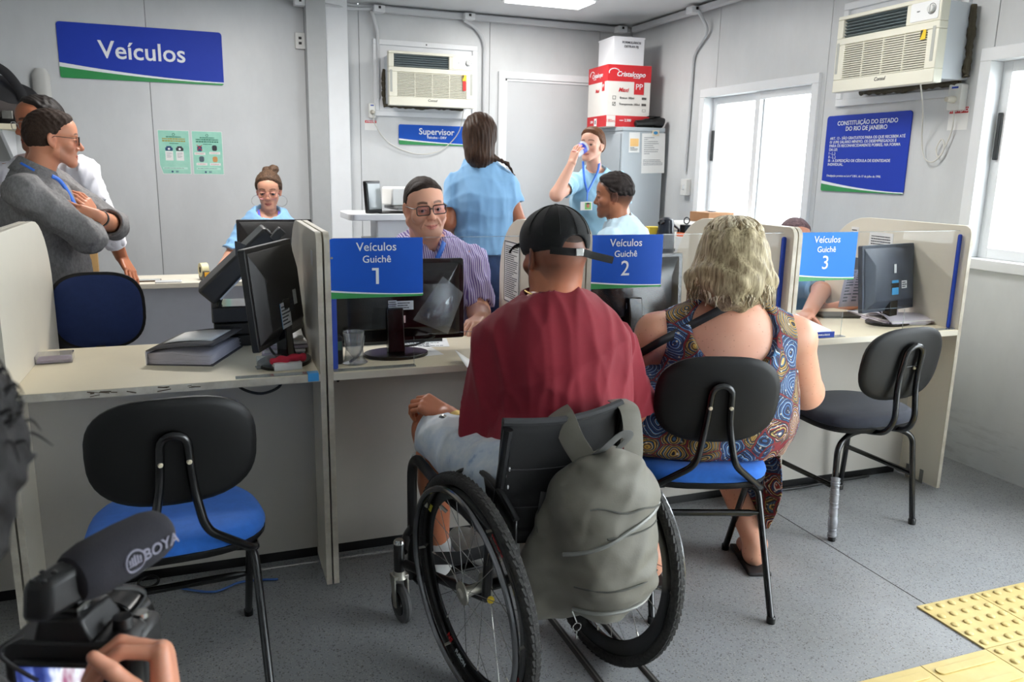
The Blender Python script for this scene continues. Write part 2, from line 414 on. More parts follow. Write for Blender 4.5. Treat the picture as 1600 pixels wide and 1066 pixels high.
def wall_segments(name, lab, axis, at0, thick, rng, holes, seams):
    """wall at axis value at0, panels between the seams, holes = [(a0, a1, z0, z1)]"""
    bx = MB()
    def pc(mb, a0, a1, z0, z1, t0, t1):
        if axis == 'x': mb.bb((t0, a0, z0), (t1, a1, z1))
        else: mb.bb((a0, t0, z0), (a1, t1, z1))
    cuts = sorted([rng[0], rng[1]]+[s for s in seams if rng[0] < s < rng[1]])
    s = 1 if thick > 0 else -1
    pc(bx, rng[0], rng[1], ZC-.02, ZC, at0+.02*s, at0+thick)
    w = bx.build(name, M_seam); tag(w, lab, kind='structure')
    for a, b in zip(cuts[:-1], cuts[1:]):
        g = .0022; a0, b0 = a+g, b-g; mb = MB(); hs = sorted([h for h in holes if h[1] > a0 and h[0] < b0]); cur = a0
        for h in hs:
            l, r = max(h[0], a0), min(h[1], b0)
            if l > cur: pc(mb, cur, l, 0, ZC, at0, at0+thick)
            if h[2] > 0: pc(mb, l, r, 0, h[2], at0, at0+thick)
            pc(mb, l, r, h[3], ZC, at0, at0+thick); cur = r
        if cur < b0: pc(mb, cur, b0, 0, ZC, at0, at0+thick)
        mb.build('panel', M_wallr if name == 'wall_right' else M_wall, w, True)
    # dark strip behind the joints
    for q in cuts[1:-1]:
        if any(h[0]-.01 < q < h[1]+.01 for h in holes): continue
        mb = MB(); pc(mb, q-.003, q+.003, 0, ZC-.02, at0+.008*s, at0+thick); mb.build('joint', M_seam, w, True)
    return w
WIN = [(4.13, 5.34, .96, 1.985), (1.75, 2.97, 1.01, 1.985), (-2.0, 1.6, .06, 2.2)]  # third opening is out of view, added and enlarged to bring in daylight
wb = wall_segments('wall_back', 'pale grey insulated panel wall at the back of the room', 'y', YB, .12, (XL-.12, XR+.12), [], [-2.5, -1.42, -.327, .755, 1.16, 2.215, 3.2])
wr = wall_segments('wall_right', 'pale grey insulated panel wall with the windows', 'x', XR, .12, (YF, YB), WIN, [-1.5, -.39, .72, 1.83, 2.95, 4.06, 5.2])
wl = wall_segments('wall_left', 'pale grey panel wall on the left side, outside the view', 'x', XL, -.12, (YF, YB), [], [-1.5, -.4, .7, 1.8, 2.9, 4.0, 5.1])
wf = wall_segments('wall_front', 'pale grey panel wall behind the viewer', 'y', YF, -.12, (XL-.12, XR+.12), [], [-2.2, -1.1, 0, 1.1, 2.2])
# pillar at the joint of two container modules
pl = MB().bb((.755, 6.36, 0), (.895, YB, ZC)).build('trim_pillar', mat('pillar_grey', (178, 180, 180), .4, var=.04), bevel=.002); tag(pl, 'grey steel post where two modules join', kind='structure')
p2 = MB().bb((.90, 6.40, 0), (1.06, YB, ZC)).build('trim_cover', M_white, bevel=.003); tag(p2, 'white cover strip beside the grey post', kind='structure')
for i, (y0, y1, z0, z1) in enumerate(WIN):
    w = MB().bb((XR+.09, y0, z0), (XR+.115, y1, z1)).build('window_%d' % (i+1), clear_mat('window_glass', (.97, .99, 1), 1.0)); tag(w, 'white aluminium sliding window', kind='structure')
    fr = MB(); e = .05
    for a, b in (((y0-.03, z0-.03), (y1+.03, z0+.02)), ((y0-.03, z1-.03), (y1+.03, z1+.03)), ((y0-.03, z0+.02), (y0+.03, z1-.03)), ((y1-.03, z0+.02), (y1+.03, z1-.03))):
        fr.bb((XR-.022, a[0], a[1]), (XR+.12, b[0], b[1]))
    fr.build('window_frame', M_white, w, True, bevel=.003)
    ym = (y0+y1)/2
    for k, (a, b, xo) in enumerate(((y0+.03, ym+.03, .028), (ym-.03, y1-.03, .062))):
        sh = MB(); x0, x1 = XR+xo, XR+xo+.028
        sh.bb((x0, a, z0+.02), (x1, a+e, z1-.03)); sh.bb((x0, b-e, z0+.02), (x1, b, z1-.03)); sh.bb((x0, a+e, z0+.02), (x1, b-e, z0+.02+e)); sh.bb((x0, a+e, z1-.03-e), (x1, b-e, z1-.03))
        s = sh.build('sash', M_white, w, True, bevel=.002)
        if k == 1: MB().bb((XR+.05, y1-.068, 1.50), (XR+.063, y1-.045, 1.72)).build('latch', mat('black_plastic', (18, 18, 19), .4), w, True, bevel=.004)
# ground outside
og = MB().bb((XR+.2, -12, -.5), (24, 16, -.45)).build('ground_outside', mat('outside_concrete', (200, 200, 195), .9, var=.1)); tag(og, 'bright concrete yard outside the windows', kind='structure')
# door in the back wall
dx0, dx1, dz = 2.29, 3.18, 2.19
dr = MB().bb((dx0+.045, YB-.012, .01), (dx1-.045, YB+.0, dz-.045)).build('door_1', mat('door_grey', (200, 202, 204), .4, var=.03, scale=5)); tag(dr, 'pale grey door in a white frame in the back wall', kind='structure')
f = MB().bb((dx0, YB-.03, 0), (dx0+.055, YB, dz)).bb((dx1-.055, YB-.03, 0), (dx1, YB, dz)).bb((dx0+.055, YB-.03, dz-.055), (dx1-.055, YB, dz))
f.bb((dx0+.055, YB-.02, 0), (dx0+.075, YB, dz-.055)).bb((dx0+.055, YB-.02, dz-.075), (dx1-.055, YB, dz-.055))
f.build('door_frame', M_white, dr, True, bevel=.003)
# ceiling edge channels with their junction boxes
M_cond = mat('grey_conduit', (206, 208, 210), .4)
def channel(pts, r=.016):
    return MB().tube(pts, r, 10)
tr = MB().bb((1.28, 6.43, 2.555), (3.45, 6.475, 2.60)).bb((1.28, 6.475, 2.585), (3.45, 6.5, 2.615)).build('trim_1', M_cond, bevel=.008); tag(tr, 'white cable channel along the top of the back wall', kind='structure')
tr = MB().bb((3.43, 2.9, 2.555), (3.475, 6.38, 2.60)).bb((3.475, 2.9, 2.585), (3.507, 6.38, 2.615)).build('trim_2', M_cond, bevel=.008); tag(tr, 'white cable channel along the top of the right wall', kind='structure')
tr = MB().tube(spline([(.76, 6.42, 2.585), (.9, 6.40, 2.57), (1.1, 6.42, 2.562), (1.28, 6.44, 2.578)]), .012, 8).tube(spline([(.76, 6.44, 2.6), (.95, 6.42, 2.59), (1.28, 6.45, 2.59)]), .009, 8).tube([(-3.2, 6.47, 2.60), (.72, 6.47, 2.60)], .012).build('trim_3', M_cond); tag(tr, 'loose white cables between two ceiling boxes', kind='structure')
jb = None
for k, (x, y) in enumerate(((.72, 6.42), (1.30, 6.42), (2.01, 6.42), (3.34, 6.40), (3.42, 5.42))):
    b = MB().box((x, y, 2.572), (.085, .085, .05)).build('junction_box', M_white, bevel=.006)
    tag(b, ['white junction box under the ceiling above the grey post', 'white junction box under the ceiling left of the air conditioner', 'white junction box under the ceiling above the right edge of the air conditioner', 'white junction box in the ceiling corner above the cartons', 'white junction box at the top of the right wall above a bent pipe'][k], 'junction box', 'ceiling junction boxes')
    MB().box((x-.0, y-.044, 2.58), (.018, .006, .018)).build('knockout', mat('black_plastic', (18, 18, 19), .4), b, True)
def pipe(pts, lab, r=.011, name='conduit_pipe'):
    return tag(MB().tube(fillet(pts, .06), r, 10).build(name, M_cond), lab, 'conduit')
pipe([(1.25, 6.44, 2.56), (1.29, 6.46, 2.44), (1.30, 6.48, 2.40), (1.30, 6.485, 1.93)], 'thin grey pipe running down to the socket left of the air conditioner', .014)
pipe([(1.98, 6.44, 2.55), (1.93, 6.47, 2.50), (2.17, 6.485, 2.40)][0:1]+[(2.10, 6.47, 2.50), (2.165, 6.485, 2.40), (2.165, 6.485, .3)][0:3], 'grey pipe running down the back wall left of the white door frame', .014)
pipe([(3.42, 5.36, 2.56), (3.48, 5.30, 2.42), (3.49, 5.50, 2.28), (3.492, 5.52, 1.42)], 'bent grey pipe running down the right wall to the light switch', .013)
pipe([(3.46, 3.16, 2.60), (3.47, 3.155, 1.95)], 'grey pipe running down beside the right air conditioner to its socket', .018)
# ceiling lamps
M_diff = mat('lamp_diffuser', (255, 255, 255), .5, emit=3.0)
for x, y, pw, lab in LAMPS:
    t = thing('ceiling_lamp', lab, 'lamp', (x, y, ZC-.03), 0, 'ceiling lamps')
    MB().box((0, 0, .012), (.62, .32, .034)).build('housing', M_white, t, bevel=.006)
    MB().box((0, 0, -.010), (.58, .28, .012)).build('diffuser', M_diff, t, bevel=.004)
    area_light('lamp_light', (x, y, ZC-.05), (.58, .28), pw, (1, .97, .93))
# ------------------------------------------------------------------ counters
M_mdf = mat('cream_laminate', (226, 215, 188), .42, var=.04, scale=5)
M_lam = mat('white_laminate', (230, 223, 206), .4, var=.035, scale=4, bump=.03, bscale=60)
M_edge = mat('worn_edge', (205, 198, 182), .6, col2=(180, 171, 154), scale=16)
M_greyp = mat('grey_laminate', (182, 177, 168), .45, var=.05, scale=3)
M_blk = mat('black_plastic2', (9, 9, 10), .38)
M_blkm = mat('matt_black', (20, 20, 21), .6, bump=.1, bscale=400)
M_scr = mat('screw_metal', (150, 148, 142), .35, metal=.9)
M_blue = mat('sign_blue', (24, 84, 188), .5, var=.03, spec=.2); M_bluev = mat('sign_blue_dark', (36, 62, 172), .5, var=.03, spec=.2)
M_bluestrip = mat('blue_strip', (26, 62, 165), .4); M_sgreen = mat('sign_green', (42, 140, 74), .45); M_swhite = mat('sign_white', (240, 243, 246), .5)
M_acr = clear_mat('acrylic', (.985, .99, .99), .25); M_acre = clear_mat('acrylic_edge', (.86, .9, .9), 1.4, haze=.25)
BX = [-.58, .335, 1.25, 2.165, 3.10]; Y0, YD, YP, ZT = 2.58, 3.20, 3.43, 1.212
def side_board(x, th, parent, y1=YP, R=.26, zt=ZT):
    pts = [(Y0, .012), (y1, .012), (y1, zt-R)]
    for i in range(1, 9): a = PI/2*i/8; pts.append((y1-R+R*math.cos(a), zt-R+R*math.sin(a)))
    for i in range(0, 5): a = PI/2+PI/2*i/4; pts.append((Y0+.035+.035*math.cos(a), zt-.035+.035*math.sin(a)))
    Rm = Matrix(((0, 0, 1), (1, 0, 0), (0, 1, 0)))
    o = MB().prism(pts, x, x+th, Rm).build('side_board', M_lam, parent, True, bevel=.0015)
    e = [(Y0-.0012, .012), (Y0-.0012, zt-.034)]+[(Y0+.035+.0362*math.cos(PI-PI/2*i/4), zt-.035+.0362*math.sin(PI-PI/2*i/4)) for i in range(1, 5)]
    mb = MB(); n = len(e)
    mb.add([(x, p[0], p[1]) for p in e]+[(x+th, p[0], p[1]) for p in e], [(i, i+1, n+i+1, n+i) for i in range(n-1)])
    mb.build('edge_band', M_edge, o, True, smooth=60); return o
labs = ['white service counter at the far left edge, only its right side board in view', 'white service counter with chipped front edge carrying the black printer and grey binder',
        'white service counter between the person in the striped shirt and the wheelchair', 'white service counter in front of the person with grey blond hair', 'white service counter of window 3, last one before the windows']
for k in range(-1, 4):
    x0 = BX[k]+.003 if k >= 0 else BX[0]-.915; x1 = BX[k+1]-.003
    t = thing('service_counter', labs[k+1], 'counter', ((x0+x1)/2, Y0, 0), 0, 'row of service counters')
    side_board(x0, .018, t); side_board(x1-.018, .018, t)
    a, b = x0+.018, x1-.018; zf = .757
    MB().bb((a, Y0, zf-.025), (b, YD, zf)).build('desktop', M_mdf, t, True, bevel=.002)
    MB().bb((a, Y0-.0012, zf-.0245), (b, Y0, zf-.001)).build('edge_band', M_edge if k < 1 else M_lam, t, True)
    MB().bb((a, 2.80, .05), (b, 2.818, zf-.025)).build('front_panel', M_greyp, t, True)
    MB().bb((a, 2.83, .0), (b, 2.845, .06)).build('gap_shade', M_blk, t, True)  # black strip stands in for the shade in the gap below the panel
    if k >= 1: MB().bb((a, Y0+.03, zf-.032), (b, Y0+.05, zf-.0255)).build('edge_shade', M_blk, t, True)  # black strip stands in for the shadow line under the desktop edge
    mb = MB()
    for zz in (.45, .9): mb.lathe([(0, 0), (.004, 0), (.003, .0015), (0, .002)], 10, rot('Y', PI/2), (x1, Y0+.10, zz))
    mb.build('screw', M_scr, t, True)
    if k == 0:
        mb = MB(); rr = random.Random(3)
        for i in range(16): mb.box((.0-.36+rr.uniform(-.0, .30), Y0-.0018, zf-.012+rr.uniform(-.006, .006)), (rr.uniform(.01, .03), .001, rr.uniform(.0015, .004)), rot('Y', rr.uniform(-.3, .3)))
        mb.build('chip', mat('chipped_wood', (92, 78, 62), .8), t, True)
    if k == 3:
        for yy in (2.66, 2.74): MB().bb((x1-.0195, yy, .012), (x1-.018, yy+.02, .07)).build('bracket', M_scr, t, True)
        mb = MB().bb((x1-.0185, 2.66, .004), (x1-.017, 2.76, .0125)); mb.build('shoe', M_scr, t, True)
# ------------------------------------------------------------------ signs and screens
def swoosh(parent, w, h, gl=.15, gr=.03, wl=.05, wr=.018, z=.0012, r=.012):
    """green foot with a white line above it, thick on the left, thin on the right"""
    n = 16; top = lambda u: -h/2+h*(gr+(gl-gr)*(1-u)**1.9)
    tw = lambda u: top(u)+h*(wr+(wl-wr)*(1-u)**1.5)
    low = [(-w/2+r*(1-math.cos(a)), -h/2+r*(1-math.sin(a))) for a in (0, PI/6, PI/3, PI/2)]+[(w/2-r*(1-math.sin(a)), -h/2+r*(1-math.cos(a))) for a in (0, PI/6, PI/3, PI/2)]
    low = [p for p in low if p[0] <= w/2]
    g = low[:4]+[(w/2-r, -h/2), (w/2, -h/2+min(r, h*gr))]+[(-w/2+w*(n-i)/n, top((n-i)/n)) for i in range(n+1)]
    MB().prism(g, 0, z).build('green_foot', M_sgreen, parent)
    l = [(-w/2+w*i/n, top(i/n)) for i in range(n+1)]+[(-w/2+w*(n-i)/n, tw((n-i)/n)) for i in range(n+1)]
    MB().prism(l, 0, z).build('white_line', M_swhite, parent)
def sign(name, label, M, w, h, m, texts, r=.014, corners=(1, 1, 1, 1), sw=None, th=.006):
    t = place(thing(name, label, 'sign'), M)
    MB().prism(rrect(w, h, r, 5, corners=corners), -th, 0).build('board', m, t, bevel=.0008)
    if sw: swoosh(t, w, h, **sw)
    for (s, size, x, y, kw) in texts: text(s, size, M_swhite, t, x, y, **kw)
    return t
wbM = lambda x, z, y=YB-.008: frame((x, y, z), (1, 0, 0), (0, 0, 1))
wrM = lambda y, z, x=XR-.008: frame((x, y, z), (0, -1, 0), (0, 0, 1))
sign('wall_sign', 'wide blue wall sign reading Veículos with a green foot, high on the back wall', wbM(-.357, 2.152), 1.055, .365, M_bluev, [('Veículos', .165, .0, .012, dict(bold=.012))], r=.022, sw=dict(gl=.20, gr=.035, wl=.075, wr=.02))
sign('wall_sign', 'small blue sign reading Supervisor below the left air conditioner', wbM(1.80, 1.665), .68, .155, M_blue, [('Supervisor', .068, -.03, .026, dict(bold=.014)), ('Veículos - DRV', .026, -.03, -.018, dict(bold=.02))], sw=dict(gl=.22, gr=.05, wl=.08, wr=.03))
body = 'ART. 13 - SÃO GRATUITOS PARA OS QUE RECEBEM ATÉ\n01 (UM) SALÁRIO MÍNIMO, OS DESEMPREGADOS E\nPARA OS RECONHECIDAMENTE POBRES, NA FORMA\nDA LEI:\nI - (...)\nII - (...)\nIII - A EXPEDIÇÃO DE CÉDULA DE IDENTIDADE\nINDIVIDUAL.'
sign('wall_sign', 'tall blue sign with white legal text between the two windows', wrM(3.695, 1.538), .63, .435, M_bluev, [('CONSTITUIÇÃO DO ESTADO\nDO RIO DE JANEIRO', .034, 0, .155, dict(bold=.012, line=.95)),
     (body, .0225, -.275, .012, dict(bold=.004, align='LEFT', line=.95)), ('Divulgação prevista na Lei nº 3.051, de 17 de julho de 1998.', .0175, -.275, -.128, dict(bold=.004, align='LEFT'))], r=.018, sw=dict(gl=.10, gr=.008, wl=.04, wr=.012))
for k in (1, 2, 3):
    xa = BX[k]+.024; xb = BX[k+1]-.024; yy = 2.622
    t = thing('acrylic_screen', ['', 'clear acrylic screen in front of the smiling person in the striped shirt', 'clear acrylic screen behind the grey blond hair, between black cap and last window', 'clear acrylic screen in front of the dusty monitor at the last counter'][k], 'screen', ((xa+xb)/2, yy, .757), 0, 'acrylic screens on the counters')
    p = [(xa, .758), (xa+.275, .758), (xa+.275, .855), (xa+.285, .862), (xb-.285, .862), (xb-.275, .855), (xb-.275, .758), (xb, .758), (xb, 1.175), (xb-.015, 1.19), (xa+.015, 1.19), (xa, 1.175)]
    Rm = Matrix(((1, 0, 0), (0, 0, -1), (0, 1, 0)))
    MB().prism(p, -.0015, .0015, Rm, (0, yy, 0)).build('pane', M_acr, t, True)
    ed = MB(); ed.bb((xa+.015, yy-.0017, 1.1885), (xb-.015, yy+.0017, 1.1905)).bb((xa+.2745, yy-.0017, .758), (xa+.2757, yy+.0017, .855)).bb((xb-.2757, yy-.0017, .758), (xb-.2745, yy+.0017, .855)).bb((xa+.285, yy-.0017, .861), (xb-.285, yy+.0017, .8625))
    ed.build('pane_edge', M_acre, t, True)
    for a in (xa, xb-.275): MB().bb((a, yy-.03, .7575), (a+.275, yy, .7605)).build('foot_flange', M_acre, t, True)
    MB().prism(rrect(.02, .415, .006, 4, xa+.009, .9665), -.003, .0025, Rm, (0, yy, 0)).build('edge_strip', M_bluestrip, t, True)
    MB().prism(rrect(.02, .415, .009, 5, xb-.009, .9665), -.003, .0025, Rm, (0, yy, 0)).build('edge_strip', M_bluestrip, t, True)
    w, h = .308, .195
    cols = {1: M_blue, 2: M_blue, 3: mat('sign_blue_light', (44, 126, 214), .5, spec=.2)}
    s = sign('counter_sign', ['', 'blue Guichê sign on the acrylic in front of the person in the striped shirt', 'blue Guichê sign between the black cap and the grey blond hair', 'lighter blue Guichê sign left of the dusty monitor'][k], frame((xa+w/2-.002, yy-.0065, 1.0925), (1, 0, 0), (0, 0, 1)), w, h, cols[k],
         [('Veículos', .039, .0, .068, dict(bold=.007)), ('Guichê', .033, .0, .028, dict(bold=.007))] + ([(str(k), .078, 0, -.027, dict(bold=.004))] if k > 1 else []), r=.014, corners=(0, .4, 0, 1), sw=dict(gl=.115, gr=.035, wl=.03, wr=.015, r=.003), th=.003)
    MB().lathe([(0, .001), (.003, .001), (.004, 0)], 10, None, (-w/2+.009, .035, 0)).build('screw', M_scr, s)
    if k == 1: MB().prism([(-.004, -.053), (.0055, -.053), (.0055, .0), (-.0165, .0), (-.0165, -.008), (-.004, -.008)], .0006, .0014).build('numeral', M_swhite, s)
# left over acrylic flange with blue tape on the first counter
t = MB().bb((.055, Y0+.005, .7575), (.292, Y0+.035, .7605)).build('acrylic_flange', M_acre); tag(t, 'clear acrylic strip left on the front edge of the printer counter', 'acrylic strip')
t = MB().bb((.275, Y0-.0025, .735), (.309, Y0+.03, .7618)).build('tape_strip', mat('blue_tape', (52, 150, 214), .5)); tag(t, 'short piece of light blue tape over the counter edge', 'tape')
# framed notice and papers on the side boards
M_paper = mat('paper', (240, 240, 238), .7, var=.02); M_ink = mat('ink', (60, 62, 68), .8); M_inkl = mat('ink_light', (130, 132, 138), .8)
def print_lines(parent, w, h, m=None, x=0, y=0, rows=12, seed=1, th=.42, z=.0006, ragged=.5, blocks=True):
    rr = random.Random(seed); mb = MB()
    for i in range(rows):
        yy = y+h/2-h*(i+.5)/rows; xx = x-w/2; end = x+w/2-w*ragged*rr.random()**2
        while xx < end:
            l = min(rr.uniform(.03, .11)*w, end-xx)
            if l > .008*w: mb.box((xx+l/2, yy, z), (l, h/rows*th, .0003))
            xx += l+.018*w
    return mb.build('printed_text', m or M_ink, parent)
def sheet(name, label, M, w, h, rows=0, m=None, cat='paper', group=None, tx=.82, seed=1, th=.001):
    t = place(thing(name, label, cat, group=group), M); MB().box((0, 0, -th/2), (w, h, th)).build('sheet', m or M_paper, t)
    if rows: print_lines(t, w*tx, h*.86, None, 0, 0, rows, seed)
    return t
Mn = frame((BX[2]-.0235, 3.268, .975), (0, -1, 0), (0, 0, 1))
t = sheet('notice_sheet', 'white notice in a dark border on the side board of window 1', Mn, .19, .27, 26, tx=.8)
bd = MB()
for c, d in (((0, .131, .0008), (.182, .004, .001)), ((0, -.131, .0008), (.182, .004, .001)), ((.089, 0, .0008), (.004, .262, .001)), ((-.089, 0, .0008), (.004, .262, .001))): bd.box(c, d)
bd.build('border', M_ink, t)
xf = BX[4]-.0225
sheet('paper_sheet', 'white form taped to the last side board behind the dark monitor', frame((xf, 3.075, 1.045), (0, -1, 0), (0, 0, 1)), .15, .20, 14, seed=4)
sheet('paper_card', 'dark card taped to the last side board', frame((xf, 3.21, .965), (0, -1, 0), (0, 0, 1)), .06, .085, 0, mat('dark_card', (92, 94, 100), .6), seed=4)
sheet('paper_sheet', 'narrow white sheet taped high on the last side board', frame((xf, 3.25, 1.09), (0, -1, 0), (0, 0, 1)), .05, .14, 10, seed=5)
sheet('paper_scrap', 'small torn paper scrap on the left board of the first counter pair', frame((BX[1]-.0225, 2.70, 1.12), (0, -1, 0), (0, 0, 1)), .045, .05, 0, seed=5)
# ------------------------------------------------------------------ air conditioners
M_acw = mat('ac_cream', (232, 230, 214), .4, var=.03, scale=6); M_acd = mat('ac_dark', (52, 56, 58), .5)
def text_mb(*a, **k): return text(*a, **k)
def ac_unit(M, label, cordside, lean=0):
    t = place(thing('air_conditioner', label, 'air conditioner', group='window air conditioners'), M)
    W, H, D = .675, .395, .235
    MB().bb((-W/2+.015, -H/2+.02, -.02), (W/2-.015, H/2-.02, D-.055)).build('casing', mat('ac_casing', (206, 212, 218), .4), t, bevel=.006)
    fb = MB(); z0, z1 = D-.055, D
    # frame of the front with openings for the two grilles
    vx0, vx1, vy0, vy1 = -W/2+.04, W/2-.205, H/2-.115, H/2-.02      # outlet on top
    gx0, gx1, gy0, gy1 = -W/2+.065, W/2-.065, -H/2+.065, H/2-.15    # inlet grille
    fb.bb((-W/2, vy1, z0), (W/2, H/2, z1)); fb.bb((-W/2, vy0, z0), (vx0, vy1, z1)); fb.bb((vx1, vy0, z0), (W/2, vy1, z1))
    fb.bb((-W/2, gy1, z0), (W/2, vy0, z1)); fb.bb((-W/2, gy0, z0), (gx0, gy1, z1)); fb.bb((gx1, gy0, z0), (W/2, gy1, z1)); fb.bb((-W/2, -H/2, z0), (W/2, gy0, z1))
    fb.build('front_cover', M_acw, t, bevel=.004)
    MB().bb((-W/2+.03, -H/2+.03, z0+.004), (W/2-.03, H/2-.015, z0+.008)).build('filter', M_acd, t)
    for i in range(16):
        y = gy0+(gy1-gy0)*(i+.5)/16; MB().box(((gx0+gx1)/2, y, z1-.006), (gx1-gx0, .0062, .012), rot('X', .35)).build('slat', M_acw, t)
    for i in range(1, 4): MB().box((gx0+(gx1-gx0)*i/4, (gy0+gy1)/2, z1-.004), (.005, gy1-gy0, .009)).build('rib', M_acw, t)
    for i in range(6):
        y = vy0+(vy1-vy0)*(i+.5)/6; MB().box(((vx0+vx1)/2, y, z1-.022), (vx1-vx0, .003, .022), rot('X', -.5)).build('louver', mat('ac_louver', (120, 132, 136), .4), t)
    for i in range(1, 9): MB().box((vx0+(vx1-vx0)*i/9, (vy0+vy1)/2, z1-.036), (.003, vy1-vy0, .012)).build('vane', M_acd, t)
    MB().prism(rrect(.165, .085, .008, 4, W/2-.095, H/2-.062), z1-.002, z1+.003).build('control_panel', mat('ac_panel', (238, 240, 240), .4), t)
    MB().lathe([(0, .016), (.016, .016), (.018, .012), (.020, 0)], 18, None, (W/2-.052, H/2-.058, z1+.002)).box((W/2-.052, H/2-.058, z1+.018), (.006, .034, .008)).build('knob', mat('ac_knob', (214, 216, 214), .4), t, bevel=.001)
    MB().ring(.024, .0012, 20, 6, None, (W/2-.052, H/2-.058, z1+.0035)).build('dial_mark', M_ink, t)
    text('Consul', .026, M_ink, t, 0, -H/2+.045, z1+.0008, shear=.25, bold=.01)
    text('MEIO', .008, M_ink, t, W/2-.13, H/2-.06, z1+.0035); 
    for xx in (-W/2+.018, W/2-.026): MB().prism(rrect(.018, .16, .003, 3, xx, -.02), z1-.001, z1+.0012).build('side_vent', mat('ac_vent', (176, 178, 172), .5), t)
    tg = MB().prism(rrect(.032, .045, .003, 3, gx1-.02, gy1-.02), z1+.004, z1+.006).build('energy_tag', mat('tag_yellow', (232, 196, 40), .5), t)
    MB().prism([(gx1-.034, gy1-.04), (gx1-.02, gy1), (gx1-.034, gy1)], z1+.006, z1+.0068).build('print', M_ink, tg)
    if cordside: MB().prism(rrect(.026, .075, .008, 4, gx1-.018, gy1-.078), z1+.004, z1+.006).build('red_tag', mat('tag_red', (206, 46, 44), .5), t)
    # foam round the casing
    fo = MB(); rr = random.Random(5)
    def blob(a, b, n, r):
        pts = [Vector(a).lerp(Vector(b), i/(n-1))+Vector((rr.uniform(-.004, .004), rr.uniform(-.004, .004), 0)) for i in range(n)]
        fo.tube(spline(pts, 3), [r*rr.uniform(.7, 1.25) for _ in range((n-1)*3+1)], 8)
    blob((-W/2, -H/2+.01, .03), (W/2-.03, -H/2+.012, .03), 12, .018); blob((-W/2+.005, -H/2+.02, .03), (-W/2+.005, H/2-.12, .03), 8, .016); blob((W/2-.0, -H/2+.03, .03), (W/2, H/2-.03, .03), 8, .016)
    fo.build('sealing_foam', mat('olive_foam', (72, 66, 52), .9, bump=.6, bscale=60, bdist=.01), t)
    return t
def ac_plate(M, label):
    t = place(thing('mounting_plate', label, 'panel'), M); w, h = .84, .57
    MB().box((0, 0, .003), (w, h, .006)).build('plate', M_white, t)
    fr = MB()
    for c, d in (((0, h/2-.02, .012), (w, .04, .02)), ((0, -h/2+.02, .012), (w, .04, .02)), ((-w/2+.02, 0, .012), (.04, h-.08, .02)), ((w/2-.02, 0, .012), (.04, h-.08, .02))): fr.box(c, d)
    fr.build('frame', M_white, t, bevel=.003); MB().lathe([(.006, 0), (.006, .0225), (0, .0225)], 10, None, (.0, h/2-.02, 0)).build('hole', M_blk, t)
ac_plate(wbM(1.685, 2.085, YB), 'white mounting plate round the left air conditioner'); ac_plate(wrM(3.525, 2.09, XR), 'white mounting plate round the right air conditioner')
ac_unit(frame((1.675, YB-.0, 2.067), (1, 0, 0), (0, 0, 1)), 'cream window air conditioner on the back wall above the Supervisor sign', True)
ac_unit(frame((XR, 3.40, 2.055), (0, -1, 0), (0, 0, 1)), 'cream window air conditioner on the right wall above the legal text sign', False)
# sockets, plugs, cords, stickers
M_wpl = mat('white_plastic', (236, 236, 232), .35)
def socket(M, label, w=.06, h=.11, d=.045):
    t = place(thing('wall_socket', label, 'socket'), M)
    MB().prism(rrect(w, h, .01, 4), 0, d).build('box', M_wpl, t, bevel=.003)
    MB().lathe([(0, .05), (.012, .05), (.016, .03), (.018, 0)], 14, None, (0, -.012, d-.002)).build('plug', mat('plug_grey', (196, 190, 176), .4), t)
    MB().box((0, h*.36, d+.0005), (w*.5, .009, .001)).build('badge', M_bluestrip, t); return t
socket(wbM(1.245, 1.835, YB), 'white socket with a plug left of the left air conditioner', .05); socket(wrM(3.10, 1.80, XR), 'white socket with a plug right of the right air conditioner', .075, .125)
def sticker(M, label, w, h):
    t = place(thing('warning_sticker', label, 'sticker'), M); MB().box((0, 0, .0005), (w, h, .001)).build('sheet', M_paper, t)
    MB().box((0, h*.36, .0012), (w*.94, h*.26, .0006)).build('red_band', mat('label_red', (192, 40, 44), .5), t); text('ATENÇÃO', h*.21, M_swhite, t, 0, h*.36, .0016, bold=.02); print_lines(t, w*.7, h*.3, None, 0, -h*.1, 3, 3)
sticker(wbM(1.24, 1.727, YB), 'white sticker with a red ATENÇÃO band under the left socket', .095, .075); sticker(wrM(3.10, 1.70, XR), 'white sticker with a red ATENÇÃO band under the right socket', .115, .11)
def cord(pts, lab, r=.0035, m=None, name='power_cord', cat='cord', n=8): return tag(MB().tube(spline(pts, 8), r, n).build(name, m or mat('cord_white', (214, 212, 204), .45)), lab, cat)
cord([(1.245, 6.44, 1.81), (1.27, 6.47, 1.73), (1.36, 6.475, 1.61), (1.50, 6.48, 1.54), (1.64, 6.48, 1.515), (1.78, 6.48, 1.54), (1.89, 6.475, 1.62), (1.95, 6.44, 1.72), (1.96, 6.38, 1.86)], 'pale cord hanging in an arc across the Supervisor sign')
cord([(3.30, 3.16, 1.86), (3.40, 3.22, 1.74), (3.47, 3.27, 1.60), (3.48, 3.25, 1.51), (3.485, 3.20, 1.49), (3.485, 3.15, 1.53), (3.485, 3.145, 1.58), (3.485, 3.165, 1.60), (3.487, 3.19, 1.555), (3.487, 3.17, 1.515), (3.487, 3.14, 1.56), (3.487, 3.11, 1.65), (3.47, 3.10, 1.79)], 'white cord with a coil hanging between the right air conditioner and its socket')
t = place(thing('data_outlet', 'white double data outlet beside the grey post', 'outlet'), wbM(.72, 2.315, YB)); MB().prism(rrect(.07, .115, .006, 3), 0, .03).build('box', M_wpl, t, bevel=.003)
for yy in (.018, -.018): MB().box((0, yy, .031), (.022, .018, .003)).build('jack', M_blk, t)
